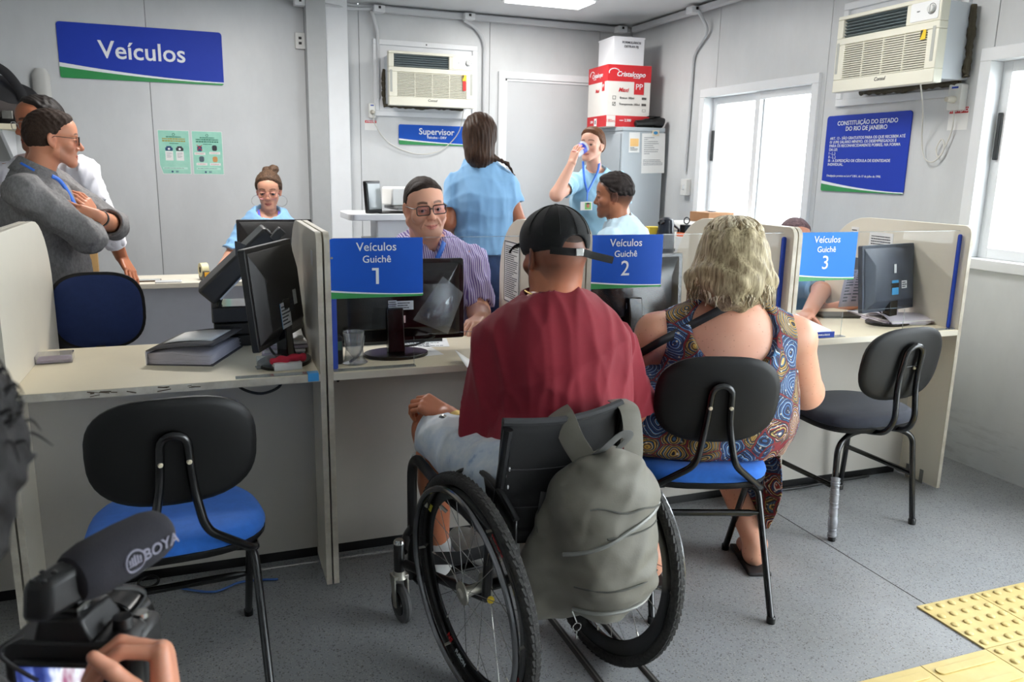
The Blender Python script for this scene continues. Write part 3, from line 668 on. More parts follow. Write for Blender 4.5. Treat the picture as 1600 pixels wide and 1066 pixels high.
t = place(thing('light_switch', 'white light switch on the right wall under the thin pipe', 'switch'), wrM(5.49, 1.30, XR)); MB().prism(rrect(.08, .125, .006, 3), 0, .04).build('box', M_wpl, t, bevel=.003); MB().box((.0, 0, .042), (.022, .04, .006)).build('rocker', M_white, t, bevel=.002)
# green posters
M_pg = mat('poster_green', (140, 205, 184), .5, col2=(170, 222, 202), scale=5)
for k, (xx, lab) in enumerate(((-.195, 'pale green recycling poster with two bins, left of the pair'), (.032, 'pale green recycling poster with four pictures, right of the pair'))):
    t = place(thing('poster', lab, 'poster'), wbM(xx, 1.487, YB)); w, h = .205, .305
    p = [(-w/2, -h/2), (w/2, -h/2), (w/2, h/2), (-w/2, h/2)] if k else [(-w/2+.02, -h/2), (w/2, -h/2), (w/2, h/2), (-w/2, h/2), (-w/2, -h/2+.06)]
    MB().prism([(q[0]*1.03, q[1]*1.02) for q in p], 0, .001).build('white_margin', M_paper, t); MB().prism(p, .001, .0014).build('print_ground', M_pg, t)
    gm = mat('poster_dark_green', (36, 110, 84), .6); go = mat('poster_gold', (170, 150, 40), .6); nvb = mat('poster_navy', (36, 70, 110), .6)
    MB().ring(.008, .0018, 12, 5, None, (0, .125, .0016)).build('emblem', gm, t)
    print_lines(t, .10, .012, gm, 0, .108, 1, 2, .6, .0017, 0); print_lines(t, .155, .030, go if not k else gm, 0, .087, 2, 4, .6, .0017, .2); print_lines(t, .06, .010, gm, 0, .062, 1, 5, .5, .0017, 0)
    if not k:
        for q, c in ((-.036, nvb), (.036, M_ink)):
            MB().prism(rrect(.05, .024, .006, 3, q, .022), .0014, .002).box((q, .038, .0017), (.032, .01, .001)).build('bin_picture', c, t)
            MB().lathe([(0, .0026), (.008, .0026), (.008, .002)], 12, None, (q, .023, 0)).build('bin_badge', M_swhite, t)
            MB().box((q, -.026, .0017), (.052, .066, .0006)).build('text_card', M_paper, t); print_lines(t, .036, .04, M_inkl, q, -.02, 5, 7, .35, .0022)
    else:
        for q, r, c in ((-.055, .03, nvb), (.048, .036, M_ink), (-.045, -.045, mat('poster_grey', (80, 100, 110), .6)), (.048, -.045, mat('poster_orange', (206, 150, 90), .6))):
            MB().prism(rrect(.034, .04, .012, 4, q, r), .0014, .002).build('picture', c, t); MB().box((q, r-.036, .0018), (.075, .018, .0007)).build('caption', M_paper, t); print_lines(t, .06, .01, mat('ink_red', (196, 110, 90), .8), q, r-.036, 2, 8, .4, .0023, .1)
        for s in (1, -1): MB().box((-.055, .036, .0024), (.055, .004, .0006), rot('Z', s*.85)).build('red_cross', mat('cross_red', (200, 40, 46), .6), t)
    MB().box((0, -.113, .0017), (.165, .014, .0006)).build('strip', mat('poster_strip', (196, 232, 218), .6), t); print_lines(t, .15, .008, gm, 0, -.113, 1, 9, .4, .0021)
    text('EcoRJ' if False else 'SEI', .016, nvb, t, .01, -.138, .0016, bold=.02); MB().sphere((-.022, -.138, .0015), (.007, .007, .0006), 10, 6).build('dot', nvb, t)
# ------------------------------------------------------------------ cabinet and what stands on it
M_cab = mat('cabinet_grey', (176, 184, 190), .4, var=.03, scale=4)
x0, x1, y0, y1, zt = 3.085, 3.455, 5.80, 6.46, 1.752
t = thing('metal_cabinet', 'tall grey metal cabinet in the corner with papers on its front', 'cabinet', ((x0+x1)/2, (y0+y1)/2, 0))
MB().bb((x0, y0, .04), (x1, y1, zt-.03)).build('body', M_cab, t, True, bevel=.003); MB().bb((x0-.006, y0-.006, zt-.03), (x1+.006, y1+.006, zt)).build('top', M_cab, t, True, bevel=.004)
for a, b in ((y0+.02, (y0+y1)/2-.002), ((y0+y1)/2+.002, y1-.02)): d = MB().bb((x0-.012, a, .08), (x0, b, zt-.05)).build('door', M_cab, t, True, bevel=.003)
MB().bb((x0-.03, (y0+y1)/2-.05, .95), (x0-.012, (y0+y1)/2-.03, 1.08)).build('handle', M_scr, d, True, bevel=.003); MB().bb((x0+.01, y0+.01, 0), (x1-.01, y1-.01, .04)).build('plinth', M_blk, t, True)
t = sheet('leaflet', 'small orange and white leaflet stuck on the cabinet, beside the long list', frame((3.19, y0-.002, 1.635), (1, 0, .02), (-.02, 0, 1)), .095, .155, 0); MB().box((0, .0, .0005), (.075, .06, .0006)).build('orange_field', mat('leaflet_orange', (238, 190, 120), .6), t); print_lines(t, .07, .03, None, 0, -.05, 3, 2)
t = sheet('list_sheet', 'long white typed list stuck on the cabinet under a picture magnet', frame((3.365, y0-.002, 1.555), (1, 0, .03), (-.03, 0, 1)), .21, .31, 0); print_lines(t, .13, .14, M_inkl, -.02, .06, 9, 5, .3, .0006, .8); print_lines(t, .18, .05, M_inkl, 0, -.07, 4, 6, .35, .0006, .2)
t = place(thing('magnet', 'small picture magnet at the top of the long list', 'magnet'), frame((3.375, y0-.005, 1.712), (1, 0, .04), (-.04, 0, 1))); MB().box((0, 0, 0), (.062, .045, .004)).build('plate', mat('magnet_cream', (226, 214, 190), .4), t); MB().sphere((0, .002, .002), (.02, .013, .002), 12, 6).build('picture', mat('magnet_blue', (60, 140, 190), .5), t)
M_card = mat('carton_white', (234, 230, 224), .7, var=.03); M_cred = mat('carton_red', (205, 34, 42), .55, var=.04)
def carton(name, label, c, w, d, h, rz): return thing(name, label, 'box', c, rz)
t = carton('cup_carton', 'large red and white carton of plastic cups on top of the cabinet', (3.19, 6.10, zt), .37, .36, .475, math.radians(-4)); w, d, h = .37, .40, .475
MB().bb((-w/2, -d/2, 0), (w/2, d/2, h)).build('carton', M_card, t, bevel=.003)
def band(z0, z1, m, nm='red_band'): MB().bb((-w/2-.0008, -d/2-.0008, z0), (w/2+.0008, d/2+.0008, z1)).build(nm, m, t)
band(h*.735, h*.998, M_cred); band(.004, h*.19, M_cred)
def on_face(body, size, m, u, v, face='f', **kw):
    o = text(body, size, m, t, **kw)
    o.matrix_local = frame((u, -d/2-.0022, v), (1, 0, 0), (0, 0, 1)) if face == 'f' else frame((-w/2-.0022, u, v), (0, -1, 0), (0, 0, 1))
    return o
def plate_on(u, v, a, b, m, face='f', nm='print'):
    if face == 'f': return MB().box((u, -d/2-.0012, v), (a, .0012, b)).build(nm, m, t)
    return MB().box((-w/2-.0012, u, v), (.0012, a, b)).build(nm, m, t)
M_cink = mat('carton_ink', (70, 66, 64), .8)
for fc, s in (('f', 1), ('l', .9)):
    on_face('Cristalcopo', .052*s, M_swhite, .01, h*.85, fc, bold=.02, shear=.3); on_face('descartáveis', .012, M_swhite, .06, h*.80, fc, bold=.02)
    o = MB().tube([(-.13*s+.045*math.cos(a), 0, h*.875+.028*math.sin(a)) for a in [PI*.15+PI*.95*i/10 for i in range(11)]], .0035, 6).build('logo_arc', M_swhite, t)
    if fc == 'f': o.location = (0, -d/2-.001, 0)
    else: o.location = (-w/2-.001, 0, 0); o.rotation_euler = (0, 0, -PI/2)
    on_face('Maxi', .044*s, M_cred, -.05 if fc == 'f' else .0, h*.60, fc, bold=.02, shear=.3)
plate_on(.085, h*.64, .085, .10, M_cred); on_face('PP', .062, M_swhite, .085, h*.655, bold=.0); plate_on(.055, h*.66, .04, .06, M_cred, 'l') if False else plate_on(-.12, h*.66, .05, .07, M_cred, 'l')
on_face('PP', .034, M_swhite, -.12, h*.665, 'l'); on_face('Branco 180ml', .022, M_cink, -.015, h*.475, bold=.01); on_face('Transparente 180ml', .022, M_cink, .008, h*.375, bold=.01)
for zz in (.475, .375):
    for c, e in (((0, .012), (.026, .0022)), ((0, -.012), (.026, .0022)), ((.012, 0), (.0022, .026)), ((-.012, 0), (.0022, .026))): plate_on(-.125+c[0], h*zz+c[1], e[0], e[1], M_cink, nm='tick_box')
    for i in range(9): plate_on(.115+i*.0045, h*zz, .002+.0012*(i % 2), .018, M_cink, nm='bar_code')
MB().box((-.124, -d/2-.0012, h*.377), (.026, .0012, .003), rot('Y', -.9)).build('tick', M_cink, t); plate_on(.135, h*.28, .03, .018, M_cink); plate_on(.135, h*.28, .026, .014, M_card).location.y -= .0006
plate_on(-.145, h*.1, .075, h*.175, M_card); on_face('180ml', .034, M_cred, -.145, h*.10); on_face('2.500', .026, M_swhite, .0, h*.115, bold=.02); on_face('copos', .014, M_swhite, -.055, h*.115, bold=.02); on_face('2.500', .026, M_swhite, .10, h*.10, 'l', bold=.02)
plate_on(.02, h*.09, .055, .06, M_swhite, 'l'); plate_on(.02, h*.09, .018, .03, M_cink, 'l').location.x -= .0006
t = carton('form_box', 'smaller white paper box on top of the red and white carton', (3.185, 6.08, zt+.475), .27, .3, .215, math.radians(-4)); w, d, h = .265, .30, .212
MB().bb((-w/2, -d/2, 0), (w/2, d/2, h)).build('carton', mat('white_box', (236, 236, 240), .7), t, bevel=.004); MB().bb((-w/2-.003, -d/2-.003, h-.012), (w/2+.003, d/2+.003, h)).build('lid', mat('white_box', (236, 236, 240), .7), t)
on_face('FORMULÁRIOS', .024, M_ink, .02, h*.80, bold=.015); on_face('DETRAN RJ', .024, M_ink, .02, h*.66, bold=.015)
t = thing('card_reader', 'black rounded device lying on the cabinet in front of the carton', 'device', (3.335, 5.845, zt), math.radians(-6))
MB().tube(spline([(-.12, 0, .03), (-.05, 0, .035), (.04, 0, .045), (.10, 0, .045), (.125, 0, .04)], 5), [.012]+[.028]*5+[.034]*5+[.04]*9+[.026], 12, flat=1).build('housing', M_blk, t); MB().box((.04, 0, .088), (.10, .045, .008)).build('cover', M_blk, t, bevel=.004)
MB().box((-.0, 0, .004), (.2, .05, .008)).build('base', M_blk, t, bevel=.002)
# shelf with bag in the upper left corner
t = thing('wall_shelf', 'cream shelf board at the upper left with a black bag on it', 'shelf', (-1.6, 6.25, 1.60)); MB().bb((-2.3, 6.02, 1.60), (-1.07, 6.49, 1.635)).build('board', mat('cream_board', (226, 218, 190), .5), t, True, bevel=.002)
for xx in (-2.1, -1.2): MB().hexa([(xx-.01, 6.1, 1.585), (xx+.01, 6.1, 1.585), (xx+.01, 6.49, 1.35), (xx-.01, 6.49, 1.35), (xx-.01, 6.1, 1.60), (xx+.01, 6.1, 1.60), (xx+.01, 6.49, 1.60), (xx-.01, 6.49, 1.60)]).build('bracket', M_white, t, True)
v = Vol((-1.75, 5.98, 1.62), (-.85, 6.42, 2.06), .009)
v.add(Ell((-1.32, 6.2, 1.79), (.33, .16, .165)), 0).add(Cone((-1.5, 6.2, 1.80), (-1.12, 6.2, 1.76), .15, .13), .04).cut(Half((0, 0, 1.638), (0, 0, -1)), .01)
v.warp(lambda x, y, z: .008*np.sin(14*z+5*x)*np.sin(9*x+3*y)+.006*np.sin(30*x+8*z))
t = thing('duffel_bag', 'black fabric bag lying on the shelf at the upper left', 'bag', (-1.3, 6.2, 1.636)); M_bag = mat('bag_black', (24, 24, 27), .8, bump=.3, bscale=120)
mesh_np('bag_body', [v.mesh()], M_bag, t); MB().tube(spline([(-1.42, 6.05, 1.86), (-1.36, 6.03, 1.95), (-1.25, 6.02, 2.0), (-1.13, 6.03, 1.95), (-1.06, 6.06, 1.84), (-1.05, 6.07, 1.78)], 6), .028, 8, flat=.3, up=(0, 1, 0)).build('handle', M_bag, t, True)
v = Vol((-1.7, 5.95, 1.62), (-.98, 6.2, 1.86), .008); v.add(Ell((-1.32, 6.09, 1.735), (.26, .075, .065)), 0).warp(lambda x, y, z: .006*np.sin(40*z+12*x+3*np.sin(20*x))); v.cut(Half((0, 0, 1.638), (0, 0, -1)), .01)
mesh_np('grey_jacket', [v.mesh()], mat('jacket_grey', (74, 68, 66), .85, bump=.3, bscale=150), t)['label'] = 'grey folded fabric'
MB().box((-1.14, 6.035, 1.69), (.06, .01, .05)).build('buckle', M_scr, t, True, bevel=.003)
t = tag(MB().tube([(-1.0, 6.47, 1.78), (-1.0, 6.47, 1.98), (-1.0, 6.47, 2.02)], [.055, .055, .03], 14, flat=.4, up=(0, 1, 0)).build('wall_dispenser', mat('dispenser_grey', (186, 186, 182), .45)), 'pale grey rounded fitting on the back wall behind the black bag', 'dispenser')
# ------------------------------------------------------------------ people: shared builders
def skin_mat(name, base, rough=.42, freckles=0):
    t = NT(name); ca = t.n('Attribute', attribute_name='Col'); n = t.noise(55, 4, .6); n2 = t.noise(14, 3, .6)
    c = t.mix(t.math('MULTIPLY', t.ramp(n2, [(.35, 0.0), (.7, 1.0)]), .22), ca.outputs['Color'], tuple(v*k for v, k in zip(lin(base)[:3], (.95, .72, .64)))+(1,))
    if freckles:
        vf = t.n('TexVoronoi', {'Vector': t.n('TexCoord').outputs['Object'], 'Scale': 85.0}); fk = t.math('MULTIPLY', t.ramp(vf.outputs['Distance'], [(.10, 1.0), (.22, 0.0)]), t.ramp(t.n('SeparateColor', {0: vf.outputs['Color']}).outputs[0], [(.55, 0.0), (.62, 1.0)])); c = t.mix(t.math('MULTIPLY', fk, .55), c, (150, 88, 62))
    t.p(Base_Color=c, Roughness=rough); t.b.inputs['Subsurface Weight'].default_value = .12; t.b.inputs['Subsurface Radius'].default_value = (.012, .005, .003); t.b.inputs['Specular IOR Level'].default_value = .4
    t.bump(t.noise(420, 2, .6), .08, .0006); MATS[name] = t.m; return t.m
def attr_mat(name, rough=.6, bump=.25, bscale=300, stretch=None, spec=.3, sheen=0, bdist=.0012, fine=0):
    t = NT(name); ca = t.n('Attribute', attribute_name='Col'); t.p(Base_Color=ca.outputs['Color'], Roughness=rough); t.b.inputs['Specular IOR Level'].default_value = spec; t.b.inputs['Sheen Weight'].default_value = sheen
    if bump: t.bump(t.noise(bscale, 4, .6, stretch=stretch), bump, bdist)
    MATS[name] = t.m; return t.m
def headM(fwd, up=(0, 0, 1)):
    y = nv(fwd); z = np.asarray(up, float); x = nv(np.cross(y, z)); z = np.cross(x, y); return np.stack([x, y, z], 1)   # columns: right(x), front(y), up(z); x = the person's right is -x ... x is to the right of someone looking along y
def head_prims(M, t, s=1.0, w=1.0, jaw=1.0, nose=1.0, cheek=0.0, dbl=0.0, fem=0, browz=1.0, mouth=0.0, smile=0.0, lips=1.0):
    """list of (op, prim, k) of a head; origin between the ears, y to the face"""
    T = lambda p: Tr(p, M, s, t); L = []
    def add(p, k=.012): L.append(('+', T(p), k*s))
    def sub(p, k=.006): L.append(('-', T(p), k*s))
    add(Ell((0, -.012, .040), (.0755*w, .096, .083)), 0); add(Ell((0, -.040, .012), (.068*w, .066, .07)), .02)
    add(Ell((0, .036, .045), (.064*w, .056, .062)), .02)
    add(Ell((0, .028, -.018), (.060*w, .056, .070)), .02)
    jx = .050*w*jaw
    for q in (-1, 1):
        add(Cone((q*jx, .004, -.045), (q*.020*jaw, .066, -.092), .020+.008*cheek, .017), .022); add(Ell((q*.040*w, .056, -.022), (.024+.010*cheek, .024, .022+.008*cheek)), .018)
        add(Cone((q*.012, .0845, .026), (q*.046*w, .070, .027), .0075*browz, .006*browz), .012)
    add(Ell((0, .072, -.094), (.021*jaw, .019, .017)), .018); add(Ell((0, .060, -.062), (.034, .031, .032)), .018)
    if dbl: add(Ell((0, .030, -.098), (.050*dbl, .050, .030*dbl)), .025)
    for q in (-1, 1):
        sub(Ell((q*.034, .103, .006), (.021, .020, .0125)), .016)
        add(Ell((q*.0325, .0735, .0045), (.0165, .0135, .0125)), .007)
        sub(Ell((q*.0328, .0925, .0030), (.0130, .0095, .0033)), .0018)
        add(Cone((q*.019, .0865, .010), (q*.047, .0755, .0085), .0028, .0022), .003)
    add(Cone((0, .069, .020), (0, .080, -.028), .013, .017), .012)
    add(Cone((0, .081, .020), (0, .1010*(.5+.5*nose), -.024), .0070, .0100*nose), .010)
    add(Ell((0, .0990*(.5+.5*nose), -.0275), (.0120*nose, .0115*nose, .0100)), .007)
    for q in (-1, 1):
        add(Ell((q*.0125*nose,   .0895, -.0315), (.0085*nose, .010, .0078)), .005); sub(Ell((q*.0068, .0965, -.0385), (.0035, .005, .0032)), .002)
    sub(Cone((0, .1000, -.043), (0, .0975, -.055), .0028, .0028), .006)
    mz = -.0655
    mw = .023+.006*smile
    for q in (-1, 1):
        add(Cone((q*.005, .0895, mz+.0046), (q*mw, .0785-.004*smile, mz+.001+.007*smile), .0046*lips, .0022), .004)
        add(Cone((q*.004, .0880, mz-.0054), (q*mw*.9, .0785-.004*smile, mz-.001+.006*smile), .0056*lips, .0022), .004)
        sub(Cone((0, .0955, mz-.0004), (q*mw*1.05, .0820-.003*smile, mz+.0007+.0068*smile), .0014+mouth*.003, .0012), .0022)
        if smile: add(Cone((q*.024, .086, -.038), (q*.037, .074, -.062), .006, .006), .012); sub(Cone((q*.021, .094, -.036), (q*.037, .080, -.068), .0022, .002), .009)
    # ears
    for q in (-1, 1):
        R = np.asarray(Matrix.Rotation(q*.42, 3, 'Z') @ Matrix.Rotation(.18, 3, 'X'))
        e = (q*.0765*w, -.010, .000)
        add(Ell(e, (.0075, .0195, .031), R), .005); sub(Ell((e[0]+q*.009, e[1]+.003, e[2]+.004), (.007, .0115, .018), R), .004); add(Ell((e[0]-q*.001, e[1]+.006, e[2]-.024), (.007, .009, .010), R), .004)
    return L
def run(v, L):
    for op, p, k in L: (v.add if op == '+' else v.sub if op == '-' else v.cut)(p, k)
    return v
def tolocal(P, M, t, s=1.0): return (P-np.asarray(t))@np.asarray(M)/s
def face_col(P, M, t, s, skin, lip=None, brow=(40, 28, 22), stubble=None, stub=.0, scalp=None, scalpfn=None, blush=.25, browt=1.0, lips=1.0, browy=.030, lash=None, grin=.0):
    q = tolocal(P, M, t, s); x, y, z = q.T; ax = np.abs(x); sk = np.array(lin(skin)[:3]); C = np.tile(sk, (len(P), 1))
    def put(m, col, k=1.0): nonlocal C; c = np.array(lin(col)[:3]); m = (np.clip(m, 0, 1)*k)[:, None]; C = C*(1-m)+c*m
    near = (y > .02) & (np.abs(z) < .2)
    red = tuple(v*f for v, f in zip(skin, (.98, .74, .70)))
    put(np.exp(-((ax-.042)**2+(z+.026)**2)/.0007)*near, red, blush); put(np.exp(-((ax)**2+(z+.028)**2)/.0003)*near, red, blush*.9)
    put(np.exp(-(((ax-.077)/.012)**2+((z)/.03)**2))*(np.abs(y) < .03), red, blush*1.2)
    if stub and stubble:
        m = smoothstep(-.020, -.045, z-.25*(ax-.03))*smoothstep(-.03, .01, y)*near*smoothstep(-.125, -.10, z)
        m = np.maximum(m, np.exp(-((z+.050)/.006)**2)*(ax < .028)*(y > .06)); m *= 1-np.exp(-((ax/.026)**2+((z+.0655)/.0085)**2)**2); put(m, stubble, stub)
    lp = lip or tuple(v*f for v, f in zip(skin, (.86, .58, .56)))
    put(smoothstep(1.15, .75, (ax/.0245)**2+((z+.0659-.004*(ax/.024)**2)/(.0090*lips))**2)*(y > .065), lp, .85)
    put(smoothstep(.0024, .0010, np.abs(z+.0662-grin*(ax/.026)**2))*(ax < .021+grin*1.2)*(y > .06), (92, 44, 42), .75)
    # eyebrows
    bz = browy+.004*np.sin(np.clip((ax-.012)/.04, 0, 1)*PI)-.10*np.clip(ax-.040, 0, 1)
    put(smoothstep(.0046*browt, .0026*browt, np.abs(z-bz))*smoothstep(.011, .015, ax)*smoothstep(.055, .047, ax)*(y > .04), brow, .88)
    # lash line and inside of the slit
    e = ((ax-.0328)/.0150)**2+((z-.0034)/.0046)**2
    put(smoothstep(1.5, .9, e)*(y > .06), lash or (70, 45, 38), .55)
    if scalp is not None: put(scalpfn(x, y, z), scalp, 1.0)
    return C
def eye_mat():
    t = NT('eyeball'); co = t.n('SeparateXYZ', {0: t.n('TexCoord').outputs['Object']})
    d = t.math('SQRT', t.math('ADD', t.math('POWER', co.outputs[0], 2.0), t.math('POWER', co.outputs[2], 2.0)))
    f = t.n('MapRange', {0: d, 1: 0.0, 2: .0125, 3: 0.0, 4: 1.0}).outputs[0]
    c = t.ramp(f, [(.0, (8, 6, 6)), (.18, (10, 8, 7)), (.22, (52, 32, 20)), (.50, (40, 26, 18)), (.56, (168, 156, 152)), (1.0, (176, 162, 158))])
    t.p(Base_Color=c, Roughness=.12); return t.m
M_eye = eye_mat()
def eyes(body, M, t, s, look=(0, 0)):
    for q in (-1, 1):
        c = np.asarray(t)+np.asarray(M)@(np.array([q*.0327, .0752, .0028])*s)
        o = MB().sphere((0, 0, 0), .0122*s, 16, 10).build('eye', M_eye, smooth=180)
        R = Matrix([list(r) for r in np.asarray(M)]) @ Matrix.Rotation(look[0], 3, 'Z') @ Matrix.Rotation(look[1], 3, 'X')
        mo = Matrix.Translation(c.tolist()) @ R.to_4x4()
        o.data.transform(Matrix.Translation((0, 0, -.0122*s))) if False else None
        # sphere mesh had its origin moved to the base: put it back to the centre
        o.data.transform(Matrix.Translation((0, 0, -.0122*s)))
        o.parent = body; P = Matrix.LocRotScale(body.location, body.rotation_euler, body.scale); o.matrix_local = P.inverted() @ mo
def hand_prims(w, d, n, side, curl=(.35, .35, .25), size=1.0, spread=.10, thumb=(.55, .75, .35), tcurl=.35, fing=None):
    """w wrist, d direction of the fingers, n the way the palm faces, side +1/-1: thumb on that side of cross(d, n)"""
    d = nv(d); n = nv(np.asarray(n)-d*np.dot(n, d)); l = np.cross(d, n)*side; L = []; s = size; w = A(w)
    kn = []
    for i, (off, ln) in enumerate(((.028, .0), (.010, .003), (-.009, .0), (-.026, -.008))): kn.append(w+d*(.088+ln)*s+l*off*s)
    for i, k in enumerate(kn): L.append(('+', Cone(w+d*.012*s+l*(.016-.011*i)*s, k, .0165*s, .0118*s), .010))
    L.append(('+', Ell(w+d*.03*s+l*.020*s+n*.008*s, (.016*s,)*3), .012))
    for i, k in enumerate(kn):
        fl = (.044, .049, .045, .035)[i]*s; c = fing[i] if fing else curl; a = 0; p = k; dd = nv(d+l*spread*(1.2-.8*i)); r = (.0092, .0094, .0088, .0078)[i]*s
        for j in range(3):
            a += c[j]; q = p+(dd*math.cos(a)+n*math.sin(a))*fl*(1, .62, .5)[j]; L.append(('+', Cone(p, q, r*(1.0, .93, .86)[j], r*(.94, .87, .74)[j]), .0022)); p = q
    p = w+d*.022*s+l*.026*s+n*.006*s; td = nv(d*thumb[0]+l*thumb[1]+n*thumb[2]); ax = nv(n*.6-l*.5+d*.2)
    for j, (ln, r0, r1) in enumerate(((.044, .0135, .0115), (.034, .0112, .0100), (.026, .0100, .0078))):
        q = p+td*ln*s; L.append(('+', Cone(p, q, r0*s, r1*s), .006 if j == 0 else .003)); p = q; td = nv(td+ax*tcurl*(.6 if j else .4))
    return L
def bbox_of(L, pad=.01):
    lo = np.min([p[1] for o, p, k in L if o == '+' and p[1] is not None], 0)-pad; hi = np.max([p[2] for o, p, k in L if o == '+' and p[2] is not None], 0)+pad; return lo, hi
def hand_vol(L, fore, h=.003):
    """fore: (elbow-side point, wrist, r0, r1) piece of the forearm that joins the hand"""
    K = L+[('+', Cone(*fore), .012)]; lo, hi = bbox_of(K, .006); v = Vol(lo, hi, h); run(v, K); return v.mesh()
def simple_vol(L, h, pad=.02, fine=()):
    lo, hi = bbox_of(L, pad); v = Vol(lo, hi, h, fine); run(v, L); return v
# bodies, clothes, hair
def N(v): return A([v[0], v[1], v[2]])
def And(p, *qs):
    fns = [p[0]]+[q[0] for q in qs]
    def fn(x, y, z):
        d = fns[0](x, y, z)
        for f in fns[1:]: d = np.maximum(d, f(x, y, z))
        return d
    return fn, p[1], p[2]
def Not(p): return (lambda x, y, z: -p[0](x, y, z)), None, None
def torso(pts, front, k=.03, infl=0.0):
    L = []
    for (a, wa, da), (b, wb, db) in zip(pts[:-1], pts[1:]):
        L.append(('+', Cone(a, b, wa+infl, wb+infl, front, ((wa+wb)/(da+db+1.5*infl))), k))
    return L
def limb(pts, rs, k=.02): return [('+', Cone(pts[i], pts[i+1], rs[i], rs[i+1]), k) for i in range(len(pts)-1)]
def sleeve(a, b, ra, rb, bore=.84, k=.025, flare=None):
    """sleeve from a to the cuff plane at b, open at the cuff"""
    a, b = N(a), N(b); d = nv(b-a); e = b+d*rb
    return ('+', And(Cone(a, e, ra, rb, None), Half(b, d), Not(Cone(b-d*.035, b+d*.05, rb*bore*.8, rb*bore))), k)
def waves(seed, n=6, lo=25, hi=80, an=(1, 1, .35)):
    rr = np.random.RandomState(seed); return [(nv(rr.randn(3)*an)*rr.uniform(lo, hi), rr.uniform(0, 6.28), rr.uniform(.5, 1)) for _ in range(n)]
def cloth(v, amp, seed, n=6, lo=22, hi=75, an=(1, 1, .35), sharp=True):
    W = waves(seed, n, lo, hi, an); W2 = waves(seed+50, 3, 8, 20)
    def fn(x, y, z):
        w = sum(a*np.sin(k[0]*x+k[1]*y+k[2]*z+p) for k, p, a in W2)*.9
        s = 0
        for k, p, a in W:
            q = np.sin(k[0]*x+k[1]*y+k[2]*z+p+w); s = s+a*((1-np.abs(q))**1.5*2-1 if sharp else q)
        return -amp/n*2.6*(s+1.6)
    v.warp(fn); return v
def person(label, skin, M, t, s, headkw, colkw, Lbody, hands, neck, group=None, hb=.008, look=(0, 0), eyes_on=True, hh=.003, extra_head=()):
    sm = MATS.get('skin_%d_%d_%d' % skin) or skin_mat('skin_%d_%d_%d' % skin, skin)
    LH = head_prims(M, t, s, **headkw)+[('+', Cone(*neck), .022)]+list(extra_head)
    parts = [simple_vol(LH, hh).mesh(), simple_vol(Lbody, hb).mesh()]+hands
    b = mesh_np('person', parts, sm, None, True, lambda P: face_col(P, M, t, s, skin, **colkw))
    tag(b, label, 'person', group)
    if eyes_on: eyes(b, M, t, s, look)
    return b
def hl(M, t, s): return lambda *p: Vector((A(t)+np.asarray(M)@(A(p)*s)).tolist())
def hair_cap(body, M, t, s, m, line, nape=-.055, th=(.010, .006), w=1.0, name='hair', bump=.002, freq=190, extra=(), h=.004, top=0.0, label=None, earz=None):
    """short hair: inflated skull, kept behind the hair line; line = [(z, y), ...]"""
    T = lambda p: Tr(p, M, s, t); a, b = th
    L = [('+', T(Ell((0, -.012, .040+top/2), (.0755*w+b, .096+b+.002, .083+a+top/2))), 0), ('+', T(Ell((0, -.040, .012), (.068*w+b, .066+b+.002, .07))), .02*s), ('+', T(Ell((0, .036, .045+top/2), (.064*w+b, .056+a*.8, .062+a+top/2))), .02*s)]+list(extra)
    v = simple_vol(L, h)
    zs_, ys_ = zip(*line)
    def keep(x, y, z):
        px, py, pz = x-t[0], y-t[1], z-t[2]
        lx = (M[0,0]*px+M[1,0]*py+M[2,0]*pz)/s; ly = (M[0,1]*px+M[1,1]*py+M[2,1]*pz)/s; lz = (M[0,2]*px+M[1,2]*py+M[2,2]*pz)/s
        f = ly-np.interp(lz, zs_, ys_)+.25*np.maximum(0, np.abs(lx)-.04)*(lz > .05); g = nape-lz+.10*(ly+.10)
        return np.maximum(f, g)*s
    v.warp(lambda x, y, z: (max(a, b)+.003)*s*smoothstep(-.030*s, .001, keep(x, y, z)))
    v.cut((keep, None, None), .003)
    rr = np.random.RandomState(3)
    v.warp(lambda x, y, z: bump*(np.sin(freq*(x*.8+y*.5)+3*np.sin(60*z+20*x))*np.sin(freq*.7*(z*.6+y)+2*np.sin(50*x))))
    return mesh_np(name, [v.mesh()], m, body)
def hairline_fn(line, nape):
    zs_, ys_ = zip(*line)
    def f(x, y, z):
        d = np.maximum(y-np.interp(z, zs_, ys_)+.25*np.maximum(0, np.abs(x)-.04)*(z > .05), nape-z+.10*(y+.10)); return smoothstep(.006, -.006, d)
    return f
def hair_mat(name, c1, c2, rough=.45, stretch=(1, 1, .12), scale=140, bump=.5):
    t = NT(name); f = t.noise(scale, 5, .65, stretch=stretch); g = t.noise(9, 3, .5)
    c = t.mix(t.ramp(f, [(.33, 0.0), (.68, 1.0)]), c1, c2); c = t.mix(t.math('MULTIPLY', t.ramp(g, [(.4, 0.0), (.7, 1.0)]), .35), c, c1)
    t.p(Base_Color=c, Roughness=rough+.15); t.b.inputs['Specular IOR Level'].default_value = .25; t.bump(f, bump, .002); MATS[name] = t.m; return t.m
LINE_M = [(-.12, -.055), (-.045, -.050), (-.03, -.028), (-.022, .016), (.020, .020), (.035, .034), (.055, .050), (.075, .068), (.09, .085), (.14, .12)]
